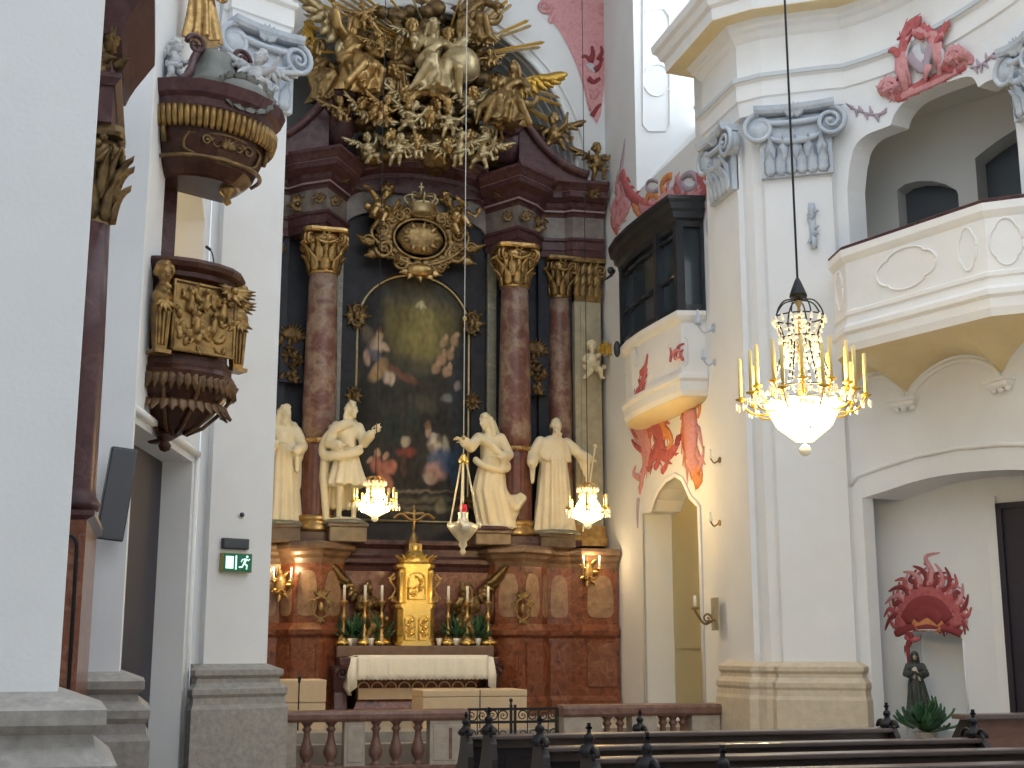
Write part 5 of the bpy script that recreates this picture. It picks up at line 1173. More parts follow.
m.tube([f(-.005,-.01), f(.035,-.03), f(.03,-.08)], .010, 6, .4, up=(0,1,0)); m.tube([f(-.008,-.01), f(-.03,-.05), f(-.075,-.055)], .010, 6, .4, up=(0,1,0)); m.build('running_man', K['exit_white'], ex)
q = on_pier(234, 544); bx_ = thing('black_display_box', 'small black box mounted above the exit sign', 'box', q, ang)
m = M(); m.bx(-.18,.18,-.06,.0,-.065,.065,.01); m.build('case', K['device'], bx_); m = M(); m.bx(-.16,.16,-.064,-.058,-.05,.05); m.build('front', K['dark_glass'], bx_)
q = on_pier(241, 515); cm = thing('dome_camera', 'tiny grey dome on the left pier above the black box', 'camera', q, ang)
m = M(); m.disc((0,0,0), (0,-1,0), .045, .02); m.build('base', K['white_wood'], cm); m = M(); m.ell((0,-.025,0), .032, 10, 8); m.build('lens_dome', K['dark_glass'], cm)
# ================================================================ oratory box on the sanctuary wall
oo = V((8.53, 20.9, 5.7)); ora = thing('oratory', 'white oratory box with dark glazed windows jutting from the right sanctuary wall', 'oratory', oo)
def ob(m, name, mt, par=None): m.v = [p-oo for p in m.v]; return m.build(name, mt, par or ora)
op = [(8.53,22.75),(8.30,22.62),(8.14,22.25),(8.06,21.7),(8.04,21.0),(8.07,20.3),(8.12,19.50),(8.53,19.42)]
prfw = [(-.3,5.72),(.0,5.72),(.04,5.80),(.04,5.95),(.08,6.0),(.08,6.06),(.0,6.10),(.0,6.95),(.05,7.0),(.09,7.06),(.09,7.14),(-.3,7.16)]
m = M(); m.sweep(op, prfw); m.prism(op, 5.74, 5.80); m.prism(op, 7.08, 7.13); ob(m, 'parapet', K['white_stucco'])
m = M(); R = []
for k in range(7):
    t = k/6; R.append([(lerp(8.53, x, math.cos(t*PI/2)**.8 if t < 1 else .02), lerp(20.95, y, lerp(1, .55, t**2)), lerp(5.74, 5.60, math.sin(t*PI/2))) for x, y in op])
m.loft(R, smooth=True); ob(m, 'coving', K['ochre'])
gl = M(); ins = [(lerp(8.53, x, .9), lerp(20.95, y, .96)) for x, y in op]; gl.prism(ins, 7.1, 8.75); ob(gl, 'glazing', K['dark_glass'])
for i, (x, y) in enumerate(op):
    w_ = .07 if i not in (0, 7) else .05
    if i not in (2, 5, 6, 7): continue
    m = M(); m.bx(x-w_, x+w_, y-w_, y+w_, 7.12, 8.72); ob(m, 'post', K['shutter'])
m = M(); m.sweep(op, [(-.08,7.12),(.03,7.12),(.03,7.26),(-.08,7.28)]); ob(m, 'sill_rail', K['shutter'])
for i in range(1, 6):
    (xa, ya), (xb, yb) = op[i], op[i+1]; m = M(); d = V((xb-xa, yb-ya, 0)); L = d.length; d /= L; n = V((d.y, -d.x, 0))
    A = V((xa, ya, 0)); 
    m.tube([A+V((0,0,7.78)), A+d*L+V((0,0,7.78+(.06 if i == 5 else 0)))], .03, 6); m.tube([A+V((0,0,8.5)), A+d*L+V((0,0,8.5))], .03, 6); ob(m, 'window_bar', K['shutter']); continue
    pts = [A+d*.08+n*.0+V((0,0,7.3)), A+d*.08+V((0,0,8.15))]+[A+d*lerp(.08, L-.08, t)+V((0,0,8.15+.30*math.sin(PI*t)*.6+.12*t)) for t in (.2,.4,.6,.8)]+[A+d*(L-.08)+V((0,0,8.27)), A+d*(L-.08)+V((0,0,7.3))]
    m.tube(pts, .035, 6); m.tube([A+d*L*.5+V((0,0,7.3)), A+d*L*.5+V((0,0,8.4))], .022, 6); ob(m, 'window_bar', K['shutter'])
m = M(); m.sweep(op, [(-.12,8.62),(.02,8.62),(.05,8.70),(.12,8.74),(.14,8.84),(.20,8.88),(.22,8.98),(.28,9.02),(.28,9.08),(-.12,9.10)]); m.prism(op, 8.9, 9.06); ob(m, 'cornice', K['shutter'])
m = M(); q = V((8.10, 22.3, 8.75))
for a in (0,.6,-.6): m.leaf(q+V((-.1,.05,-.1)), (-.4,math.sin(a)*.4,-.6), (-1,0,0), .25, .07, 1.2, .02)
m.ell(q+V((-.18,.05,-.1)), .07, 8, 6); ob(m, 'carved_scroll', K['shutter'])
m = M(); m.ell(q+V((-.08,.05,-1.62)), (.07,.07,.16), 8, 6); ob(m, 'carved_knob', K['shutter'])

# ---------------------------------------------------------------- painted and stuccoed rocaille
S_ = .0150
def orn(name, label, cat, strokes, fn, thick=.28, group=None):
    """strokes: (material key, points in the photo, half widths in px) laid on a wall by fn(px, py) -> (point, normal)"""
    cs = [fn(x, y)[0] for _, pts, *_ in strokes for x, y in pts]; c = V((sum(p.x for p in cs)/len(cs), sum(p.y for p in cs)/len(cs), sum(p.z for p in cs)/len(cs)))
    keys = []; m = M(); sw = {on_wr: .0245, on_wg: .0150, on_wc: .0145, on_ow: .023}.get(fn, .0175)
    for mk_, pts, w, *rest in strokes:
        if mk_ not in keys: keys.append(mk_)
        m.mi = keys.index(mk_); w = w if isinstance(w, tuple) else (w, w*.35)
        q = [fn(x, y) for x, y in pts]; nn = q[len(q)//2][1]; P3 = smooth_pts([p for p, n in q], 5) if len(q) > 2 else [p for p, n in q]
        k = len(P3)-1; m.tube([p-c+nn*.004 for p in P3], [sw*lerp(w[0], w[1], (i/k)**1.3)*(1 if i else .6) for i in range(k+1)], 8, max(.17 if fn is on_wg else thick, min(2.2, 1.6/w[0])), up=nn)
        if fn is on_wg: thick = .17
        if w[0] >= 4.5 and k >= 8:
            for i in range(2, k-1, 2):
                d = (P3[i+1]-P3[i-1]).normalized(); s2 = d.cross(nn)*(1 if (i//2) % 2 else -1); ww = sw*lerp(w[0], w[1], i/k)*(.7 if fn is on_wg else 1); b = P3[i]-c+nn*.004+s2*ww*.5
                m.tube([b, b+(s2*.8+d*.5)*ww*.9, b+(s2*.8+d*1.3)*ww*1.5], [ww*.42, ww*.34, ww*.08], 6, thick, up=nn)
        if 'curl' in rest:
            e, e0 = P3[-1], P3[-4]; d = (e-e0).normalized(); s2 = d.cross(nn); m.spiral(e-c+s2*sw*w[0]*.9, -s2, d, sw*w[0], 1.3, .34, 1, 0, 6, 14)
    o = m.build(name, [K[k] for k in keys], None, c); return tag(o, label, cat, group)
def on_wr(px, py): return atX(px, py, XR-.004), V((-1,0,0))
def on_wg(px, py): u, z = wg.hit(px, py); return wg.pt(u, z, .115 if z > 9.66 else .01), wg.nrm(u)
def on_wc(px, py): u, z = wc.hit(px, py); return wc.pt(u, z, .004), wc.nrm(u)
def circ(cx, cy, r, a0=0, a1=2*PI, n=12): return [(cx+r*math.cos(lerp(a0, a1, i/n)), cy+r*math.sin(lerp(a0, a1, i/n))) for i in range(n+1)]
def spir(cx, cy, r, turns=1.6, s=1, a0=0): return [(cx+r*(1-.8*i/18)*math.cos(a0+s*2*PI*turns*i/18), cy+r*(1-.8*i/18)*math.sin(a0+s*2*PI*turns*i/18)) for i in range(19)]
ow = Wall(op)
def on_ow(px, py): u, z = ow.hit(px, py); n = ow.nrm(u); return ow.pt(u, z, .006), n
orn('rocaille_ornament', 'rose red painted strands climbing the left side of the white oratory parapet', 'wall ornament', [('org',[(637,366),(638,356),(636,346)],(2.4,.8)),('ora',[(641,374),(646,366),(648,354)],(3,1)),('orb',[(638,398),(634,388),(632,380),(631,374)],(7,3)),('ora',[(640,398),(642,386),(645,376),(647,368)],(5,2)),('orb',[(634,392),(632,384),(632,376)],(4,2)),('ora',[(638,392),(641,386),(639,380)],(3,1))], on_ow)
m = M(); m.tube([on_ow(x, y)[0] for x, y in [(668,346),(685,337),(688,340),(688,362),(685,366),(669,374),(666,371),(666,350),(668,346)]], .012, 6); ob(m, 'panel_moulding', K['white_stucco'])
A = [('orb',[(618,226),(620,210),(624,194),(622,178)],(8,4)),('orb',[(640,208),(656,206),(672,204),(690,200),(702,196)],(5,5)),('ora',[(616,200),(622,210),(618,224)],(3,3)),('ord',[(646,204),(650,194),(658,198)],(4,3)),('ora',[(694,194),(702,188),(700,180),(694,176)],(4,3)),('org',[(666,196),(670,190),(674,186)],(3,2)),('orb',[(660,205),(668,196),(670,186)],(8,4)),('orb',[(688,202),(698,196),(702,186)],(8,5)),('orv',[(621,180),(622,165),(624,150),(625,138)],(4,.6)),('orb',[(616,222),(614,208),(619,196),(617,184),(622,172)],(6,3)),('ora',[(622,172),(626,186),(632,196),(640,201)],(6,4)),('orb',[(614,228),(621,218),(628,208),(624,198)],(5,3)),('ora',[(640,201),(650,206),(660,204),(667,197),(669,188)],(4,4)),
     ('ord',[(658,206),(664,196),(662,186),(666,178),(672,176)],(4,3)),('ora',[(674,206),(678,196),(676,186),(680,180)],(5,3)),('orb',[(640,204),(648,212),(662,210),(676,208),(690,202),(704,198)],(6,5)),('ora',[(682,198),(692,200),(702,196),(706,186),(700,178)],(6,5)),('orv',circ(690,182,8),(2.6,2.6)),('orv',circ(653,186,6,.5,5.6),(2.2,1.4)),('orb',[(676,178),(682,186),(684,196)],(4,4)),('ord',[(634,206),(640,214),(648,216)],(4,2)),('orb',[(668,212),(674,200),(672,192)],(4,3)),('orv',[(706,200),(709,214),(708,226),(709,238)],(2.6,1)),('ora',[(618,232),(613,224),(612,216)],(4,2)),('orb',[(650,214),(656,204),(652,196)],(5,3)),('ora',[(694,206),(700,202),(708,202)],(4,2))]
orn('rocaille_ornament', 'rose red painted rocaille crest on the wall above the dark oratory', 'wall ornament', A, on_wr)
B_ = [('orb',[(634,412),(640,424),(648,444),(648,466)],(9,5)),('orb',[(690,410),(692,434),(692,456),(697,470)],(11,7)),('ord',[(646,418),(662,424),(664,440)],(8,4)),('ord',[(629,420),(643,418),(655,412),(666,406),(678,408),(688,414)],(4,3)),('orb',[(632,414),(640,430),(645,446),(646,462),(642,478),(640,494)],(8,2)),('ora',[(652,420),(661,432),(660,446),(652,458),(648,470)],(9,3)),('ora',[(640,436),(634,432),(630,424)],(4,2)),('ora',[(642,450),(636,446),(632,440)],(3,1)),
      ('ora',[(656,450),(666,456),(674,450),(679,440)],(5,3)),('orc',[(678,446),(678,440),(682,436)],(4,2)),('ord',[(692,396),(690,412),(689,430),(690,446),(694,460),(699,474)],(9,6)),('ora',[(684,412),(686,428),(684,442),(690,456)],(5,3)),('ord',[(700,486),(698,478),(694,468)],(6,3)),('ora',[(655,468),(659,462),(656,456)],(3,1)),('ora',[(662,472),(667,464),(663,458)],(3,1)),('orb',[(640,478),(634,474),(636,466)],(3,1)),('orv',[(639,498),(638,512),(638,528)],(2,.7)),('ord',[(660,428),(668,432),(672,442),(668,450)],(4,2)),('orb',[(700,470),(703,458),(704,446)],(2,.6)),('ora',[(640,422),(650,430),(648,442)],(5,3)),('ord',[(696,400),(700,408),(698,418)],(3,1))]
orn('rocaille_ornament', 'orange red painted rocaille strands between the oratory and the arched doorway', 'wall ornament', B_, on_wr)
q0 = V((8.12, 19.50, 0)); q1 = V((8.07, 20.3, 0)); dd_ = (q1-q0).normalized()
def on_par(px, py): return atPl(px, py, q0, dd_)+V((-.012,0,0)), V((-1,0,0))
orn('parapet_emblem', 'small red painted monogram on the white oratory parapet', 'wall ornament', [('ora',[(671,362),(672,354),(671,348)],(1.8,1)),('ora',[(676,360),(677,352),(680,346),(685,344)],(2.2,1)),('ora',[(684,360),(681,354),(684,350)],(2.2,1)),('orb',circ(678,354,4),(1.4,1.4))], on_par)
Cc_ = [('orb',[(908,88),(909,70),(908,50),(916,34)],(6,5)),('orb',[(918,32),(930,34),(942,38),(950,34)],(5,4)),('orb',[(900,97),(920,88),(940,79),(958,69)],(5,5)),('orb',[(944,44),(946,60),(940,76)],(5,4)),('orb',circ(894,91,4),(5,5)),('orb',circ(961,60,4),(5,5)),('orb',spir(894,91,9,1.6,1,2.6),(5,3)),('orb',spir(961,60,10,1.6,-1,.5),(5,3)),('ora',[(896,98),(910,92),(926,84),(944,76),(958,68)],(6,6)),('orb',[(906,92),(908,80),(904,70),(905,60)],(5,5)),('ora',[(904,62),(909,48),(911,36),(917,27),(926,25)],(6,7)),('orc',[(912,40),(920,30),(928,28)],(3,2)),('ora',[(918,24),(921,30),(927,36),(934,34),(938,40)],(6,5)),('ora',[(928,26),(932,32),(936,28)],(4,2)),('ora',[(940,46),(946,36),(952,28),(955,26)],(6,3)),('orb',[(938,38),(942,50),(945,62),(940,72)],(6,6)),('orc',[(947,40),(944,48),(948,56)],(3,2)),('ora',[(904,58),(898,52),(893,54)],(4,2)),('orc',[(912,42),(906,40),(902,42)],(3,1)),('orv',[(915,56),(922,64),(930,70),(933,60),(937,46)],(6,5)),('org',[(922,48),(924,58),(930,62)],(6,5)),('orb',[(926,80),(932,74),(936,66)],(5,4)),('ora',[(915,34),(919,26),(917,22)],(3,1)),('ora',[(948,66),(956,70),(966,66)],(5,4)),('orv',[(932,78),(931,70),(933,64)],(2,1)),('orc',spir(894,91,8,1.7,1,2.6),(1.5,1)),('orc',spir(961,60,9,1.7,-1,.5),(1.5,1)),('orc',[(902,84),(904,72),(902,62)],(1.3,.8)),('orc',[(913,90),(926,84),(940,78)],(1.3,.8)),('orc',[(914,46),(918,36),(928,32)],(1.5,.8)),('org',[(912,66),(912,56),(916,44)],(1.4,.8)),('org',[(948,50),(950,60),(946,68)],(1.4,.8))]
orn('rocaille_ornament', 'rose stucco cartouche with scrolls crowning the gallery opening', 'wall ornament', Cc_, on_wg, .2)
def sprig(lb, pts, leaves): orn('painted_sprig', lb, 'wall ornament', [('orv', pts, (1.1,.8))]+[('orv', [(x,y),(x+dx*.6,y+dy*.5),(x+dx,y+dy)], (2.2,.5)) for x, y, dx, dy in leaves], on_wg, .3)
sprig('mauve painted leafy sprig left of the rose cartouche over the gallery', [(887,112),(875,115),(862,112),(852,108)], [(882,114,5,-6),(876,115,3,7),(872,114,-2,-8),(866,113,2,7),(862,112,-3,-6),(857,110,0,7),(853,108,-4,-2),(880,114,-3,6)])
sprig('mauve painted leafy sprig right of the rose cartouche over the gallery', [(971,68),(980,66),(988,60),(996,52)], [(976,67,2,7),(980,66,-3,-7),(984,63,5,5),(988,60,-2,-7),(992,56,6,3),(982,65,0,8)])
Dd = [('ora',[(902,626),(907,608),(926,597),(946,606),(955,628)],(6,6)),('orc',[(906,624),(912,610),(928,603),(942,610),(950,626)],(4,4)),('orc',[(914,618),(928,610),(942,620)],(9,9)),('ord',[(914,628),(928,622),(942,628)],(5,5)),('orc',[(906,622),(914,608),(926,602),(940,606),(950,620)],(9,8)),('ora',[(900,628),(902,612),(910,598),(924,592),(940,594),(954,606),(958,626)],(6,6)),('orb',[(912,606),(924,598),(938,596)],(3,2)),('ord',[(912,624),(922,616),(934,618),(944,624)],(5,3)),('orc',[(895,634),(910,628),(928,626),(946,628),(962,634)],(4,4))]
for k in range(29):
    a = math.radians(-10+200*k/28); r0, r1 = 25, 36+4*(k % 2)+(14 if k == 14 else 0); cx_, cy_ = 928, 616
    f2 = lambda r, b: (cx_-r*math.cos(b)*.98, cy_-r*math.sin(b)*1.18); Dd.append((('ora','orc','orb')[k % 3], [f2(r0, a), f2((r0+r1)/2, a+.10*(1 if k % 3 else -1)), f2(r1, a-.05), f2(r1+5, a-.22*(1 if k % 2 else -1))], (4,.7)))
orn('flame_cartouche', 'deep red painted flame-edged cartouche above the niche in the recess', 'wall ornament', Dd, on_wc)
orn('painted_strand', 'dark red painted strand trailing down the left side of the niche', 'wall ornament', [('orc',[(907,632),(911,638),(907,648),(909,660),(907,666)],(4,2)),('ora',[(905,636),(913,640),(920,638)],(3,2))], on_wc)
# pink scagliola spandrel beside the apse arch
def on_wa(px, py, o=.0): return atY(px, py, 24.3-o)
pk = [(538,-8),(545,10),(553,22),(561,33),(569,48),(577,66),(583,86),(587,104),(592,116),(597,124),(601,114),(603,96),(605,74),(606,50),(607,25),(608,-8)]
m = M(); f = [V(on_wa(x, y, .02)) for x, y in pk]; bk = [V(on_wa(x, y, -.01)) for x, y in pk]; c = V(on_wa(580, 50)); n = len(pk)
m.add([p-c for p in f+bk], [tuple(range(n))]+[(i, (i+1)%n, n+(i+1)%n, n+i) for i in range(n)], False)
sp_ = m.build('pink_spandrel', K['pink'], None, c); tag(sp_, 'deep pink marbled spandrel field right of the gilded gloria', 'wall ornament')
def sub(name, keys, strokes):
    m = M()
    for mi, pts, w in strokes:
        m.mi = mi; P3 = smooth_pts([V(on_wa(x, y, .025))-c for x, y in pts], 5); k = len(P3)-1; m.tube(P3, [S_*1.25*lerp(w, w*.4, i/k) for i in range(k+1)], 8, .4, up=(0,-1,0))
    m.build(name, [K[k] for k in keys], sp_)
sub('medallion', ['orc','orb','org'], [(0,[(590,62),(593,54),(592,46)],4),(0,[(594,70),(600,66),(603,58)],4),(2,[(588,68),(592,66),(594,72)],5),(0,[(588,78),(594,82),(600,78)],4),(0,[(590,60),(585,56),(582,58)],3),(0,[(598,60),(602,52),(601,46)],3),(0,[(592,116),(597,108),(601,104)],3),(1,[(590,90),(594,98),(599,92)],3)])
sub('border_scroll', ['orb'], [(0,spir(545,6,7,1.4),3)]); sub('border_scroll', ['orb'], [(0,spir(603,10,6,1.4,-1),2.5)]); sub('border_leaf', ['pink'], [(0,[(553,14),(550,22),(556,20)],3)]); sub('border_strands', ['orb','pink'], [(1,[(606,60),(601,70),(603,84)],3),(1,[(584,76),(588,92),(590,110)],3)])

# ================================================================ gallery balcony
bpth = [(9.50,16.60),(9.02,16.02),(8.92,15.50),(9.45,13.85),(9.62,13.32),(10.02,13.0),(10.5,12.62)]
bo = V((9.3, 14.5, 5.8)); bal = thing('gallery_balcony', 'white curved gallery balcony with relief panels and a vaulted underside tinted with warm lamplight', 'balcony', bo)
def bb(m, name, mt, par=None): m.v = [p-bo for p in m.v]; return m.build(name, mt, par or bal)
m = M(); m.sweep(bpth, [(-.16,5.62),(.0,5.62),(.03,5.72),(.03,5.84),(.07,5.88),(.07,5.95),(.02,6.0),(.0,6.10),(.03,6.12),(.03,6.17),(.0,6.19),(.0,6.86),(.03,6.90),(.06,6.95),(.06,7.05),(-.16,7.06)]); bb(m, 'parapet', K['white_stucco'])
m = M(); m.sweep(bpth, [(-.15,7.055),(.05,7.055),(.06,7.09),(.0,7.12),(-.14,7.11)]); bb(m, 'handrail', K['purple'])
def quat(m, a, d, n, L, z, w, h, lobes=True):
    pts = []
    for i in range(49):
        t = 2*PI*i/48; q = 1+(.14*abs(math.cos(2*t))**.5-.07 if lobes else 0); pts.append(a+d*(L+w*q*math.cos(t)*(1 if lobes else .9))+n*.008+V((0,0,z+h*q*math.sin(t))))
    m.tube(pts, .016, 6)
for i, (cu, w, h) in {1:(.5,.13,.26), 2:(.60,.46,.26), 3:(.5,.13,.26), 4:(.45,.18,.28), 5:(.5,.16,.28)}.items():
    a, d, n, L = seg_frame(bpth, i); m = M(); quat(m, a, d, n, L*cu, 6.54, min(w, L*.4), h); bb(m, 'relief_panel', K['white_stucco'])
# underside: shallow groin vaults springing from corbels on the wall
bw = Wall(bpth); uL = wg.hit(862, 400)[0]; cor = [wg.hit(906, 404), wg.hit(1004, 384)]; N_ = 60; rows = []
zcr = wg.hit(955, 356)[1]
ucs = [0.0, cor[0][0], cor[1][0], cor[1][0]+ (cor[1][0]-cor[0][0])]
zc0, zc1 = cor[0][1], cor[1][1]
for i in range(N_+1):
    t = i/N_; p = bw.at(bw.u[-1]*t); u = lerp(0.0, ucs[3], t); 
    j = max(k for k in range(3) if u >= ucs[k]-1e-6); f_ = (u-ucs[j])/(ucs[j+1]-ucs[j]); zl = lerp(zc0, zc1, .5)+.05; zw = zl+(zcr-zl)*math.sqrt(max(0, math.sin(PI*f_)))
    q = wg.pt(u, zw, .01); ring = []
    for k in range(9):
        s_ = k/8; e = math.sin(s_*PI/2); ring.append((lerp(q.x, p.x, s_), lerp(q.y, p.y, s_), lerp(zw, 5.62, e)))
    rows.append(ring)
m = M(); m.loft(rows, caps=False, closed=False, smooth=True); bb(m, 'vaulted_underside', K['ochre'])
for j in range(2):
    m = M(); N2_ = 20; pts = []
    for k in range(N2_+1):
        f_ = k/N2_; u = lerp(ucs[j]+(.05 if j else .1), ucs[j+1], f_); zl = lerp(zc0, zc1, .5); pts.append(wg.pt(u, zl+(zcr-.06-zl)*math.sqrt(max(0, math.sin(PI*f_)))-.02, .02))
    m.tube(pts, .035, 8); bb(m, 'arch_band', K['white_stucco'])
for (u, z) in cor:
    m = M(); n = wg.nrm(u); d = V((-n.y, n.x, 0)); c = wg.pt(u, z, 0)
    m.loft([[c+d*(s*w)+n*o+V((0,0,h)) for s, o in ((-1,0),(-1,q_),(1,q_),(1,0))] for w, q_, h in ((.16,.10,-.06),(.19,.14,-.03),(.19,.14,.01),(.22,.17,.03),(.22,.17,.07))], smooth=False)
    for s in (-.13,0,.13): m.ell(c+d*s+n*.06+V((0,0,-.08)), (.05,.05,.035), 8, 6)
    bb(m, 'corbel', K['white_stucco'])

# ---------------------------------------------------------------- small wall brackets on the piers and the statue in the niche
def bracket(lb, p, n, s=1, mt='old_gold'):
    p, n = V(p), V(n).normalized(); r = thing('wall_bracket', lb, 'bracket', p); u = V((0,0,1)).cross(n).normalized(); m = M(); m.disc((0,0,0), n, .05*s, .02); m.build('rose', K[mt], r)
    m = M(); m.tube(smooth_pts([n*.02, n*.10*s+V((0,0,-.05*s)), n*.16*s+V((0,0,.02*s))]), .012*s, 6); m.build('arm', K[mt], r)
    m = M(); m.lathe([(.0,.0),(.035*s,.01),(.03*s,.04*s),(.015*s,.05*s),(.015*s,.14*s),(.0,.15*s)], 10, n*.16*s+V((0,0,.02*s))); m.build('candle_socket', K['stucco' if mt == 'stucco' else 'wax'], r); return r
fx = lambda px, py: atX(px, py, 8.33)
bracket('tiny gilt wall bracket high on the lit right pier', fx(720, 460), (-1,0,0)); bracket('tiny gilt wall bracket on the right pier below the other one', fx(720, 523), (-1,0,0))
bracket('small grey wall fitting beside the right corner of the oratory', fx(714, 328), (-1,0,0), 1.7, 'stucco'); bracket('small grey wall fitting under the oratory corner on the pier', fx(715, 362), (-1,0,0), 1.2, 'stucco')
r = thing('candle_sconce', 'pale carved candle sconce low on the lit right pier', 'sconce', fx(716, 612)); m = M(); m.bx(-.03,.0,-.13,.13,-.28,.22,.01)
m.build('back_plate', K['cream_marble'], r)
m = M(); m.tube(smooth_pts([(-.02,0,-.1),(-.2,-.02,-.18),(-.32,-.03,-.05),(-.36,-.03,.02)]), .022, 6); m.lathe([(.0,0),(.07,.02),(.06,.05),(.03,.06)], 12, (-.36,-.03,.02)); m.spiral((-.16,-.02,-.1), (1,0,0), (0,0,1), .07, 1.4, .3); m.build('arm', K['old_gold'], r)
m = M(); m.lathe([(.022,.05),(.022,.22),(.004,.23)], 10, (-.36,-.03,.02)); m.build('candle', K['wax'], r)
q = atPl(813, 225, pa, D2)+N2*.12; r = thing('wall_fitting', 'grey carved bracket hanging on the pilaster right of the chandelier cord', 'bracket', q, math.atan2(D2.y, D2.x))
m = M(); m.ell((0,-.03,.18), (.06,.04,.13), 10, 8); m.ell((0,-.03,-.1), (.05,.04,.15), 10, 8); m.ell((.02,-.05,-.33), (.045,.04,.09), 10, 8)
for k in range(8): a = k*PI/4; m.leaf((0,-.04,.15-.06*k), (math.cos(a*1.7),-.2,math.sin(a)), (0,-1,0), .12, .03, .9)
m.build('carving', K['stucco'], r); m = M(); m.bx(-.05,.05,-.02,.02,-.4,.3); m.build('back_strip', K['stucco'], r)
uN = (ntop[0][0]+ntop[-1][0])/2; q = wc.pt(wc.hit(921, 690)[0], 0, .12)
fg = robed_angel('dark painted robed figure standing in the niche of the right recess', (q.x, q.y, .70), -.5, .50, 'robe_dark', ((.28,-.12,1.2),(.08,-.28,1.2)), ((-.28,-.12,1.2),(-.08,-.28,1.24)), (.1,-1,0), sit=False, cat='statue', name='niche_statue', cloak=False)
m = M(); m.ell((-.06,-.16,1.22), (.07,.06,.16), 10, 8); m.cap((-.02,-.17,1.35), (.10,-.2,1.05), .05, .04); m.build('pale_sash', K['pale_robe'], fg); m = M(); m.ell((0,-.085,1.66), (.060,.07,.085), 12, 8); m.build('face', K['skin'], fg)
m = M(); m.bx(-.30,.30,-.28,.25,-1.39,.0,.02); m.bx(-.36,.36,-.34,.3,-.10,-.01,.02); m.build('pedestal', K['white_stucco'], fg)
def plant(label, loc, h=.4, w=.3, n=40, pot='pot', group=None, seed=1):
    r = thing('potted_plant', label, 'plant', loc, 0, group); rd = random.Random(seed); m = M(); m.lathe([(w*.22,0),(w*.32,.12),(w*.34,.13),(w*.28,.13),(0,.11)], 16); m.build('pot', K[pot], r); m = M()
    for i in range(n):
        a, e = rd.uniform(0, 2*PI), rd.uniform(.2, 1.4); d = V((math.cos(a)*math.cos(e), math.sin(a)*math.cos(e), math.sin(e))); m.leaf(V((0,0,.10))+d*h*rd.uniform(.1,.5), d, V((0,0,1)).cross(d).cross(d)*-1 if e < 1.3 else (0,-1,0), h*rd.uniform(.35,.6), w*.11, .8)
    m.build('foliage', K['leaf'], r); return r
q = wc.pt(wc.hit(945, 715)[0], 0, .55); plant('leafy green plant at the feet of the dark niche figure', (q.x, q.y, .42), .55, .5, 60, 'post')
m = M(); m.bx(-.28,.28,-.28,.28,0,.42,.02); st_ = m.build('plant_stand', K['white_stucco'], None, (q.x, q.y, 0)); tag(st_, 'low white block under the green plant by the niche', 'stand')
# ================================================================ altar table, tabernacle, candlesticks
YM = 22.95
xl, xr = atY(337, 645, 23.3).x, atY(494, 645, 23.3).x; xm = (xl+xr)/2; mo = V((xm, 23.3, .45)); tb = thing('altar_table', 'sarcophagus-shaped altar table below the gilded tabernacle', 'table', mo)
def tt(m, name, mt, par=None): m.v = [p-mo for p in m.v]; return m.build(name, mt, par or tb)
m = M(); R = [[(xm+s*w, y, z) for s, y in ((-1,23.7),(-1,YM+o),(1,YM+o),(1,23.7))] for z, w, o in ((.45,1.22,.12),(.58,1.22,.12),(.62,1.12,.22),(.85,1.02,.30),(1.1,1.10,.2),(1.3,1.28,.06),(1.36,1.36,.0))]
m.loft(R, smooth=False); tt(m, 'sarcophagus_body', K['red'])
m = M(); m.bx(xm-1.42, xm+1.42, YM-.04, 23.75, 1.36, 1.50, .02); tt(m, 'table_slab', K['purple'])
for s in (-1, 1):
    m = M(); x = xm+s*1.36
    m.loft([[(x-.14*w, YM+.02+o, z), (x+.14*w, YM+.02+o, z), (x+.14*w, 23.6, z), (x-.14*w, 23.6, z)] for z, w, o in ((.45,1.1,.0),(.6,1.1,.0),(.62,.8,.1),(.9,.7,.22),(1.15,.9,.14),(1.3,1.15,.03),(1.36,1.2,.0))], smooth=False); m.spiral((x, YM+.06, 1.22), (s,0,0), (0,0,1), .11, 1.5, .3); tt(m, 'volute_foot', K['purple'])
m = M()
for i in range(9):
    x0 = xm-.96+.24*(i-.0)*1.0; m.tube([(x0+.10*math.cos(t), YM+.19, .975+.10*math.sin(t)) for t in [PI*k/8 for k in range(9)]], .014, 6)
m.bx(xm-1.05, xm+1.05, YM+.19, YM+.5, .78, .97); tt(m, 'arcaded_band', K['tan'])
m = M(); m.bx(xl, xr, 23.3, 24.05, 1.50, 1.70, .02); tt(m, 'candle_shelf', mat('shelf_marble', (.13,.07,.045), .4, var=[(.2,.12,.08)], scale=6))
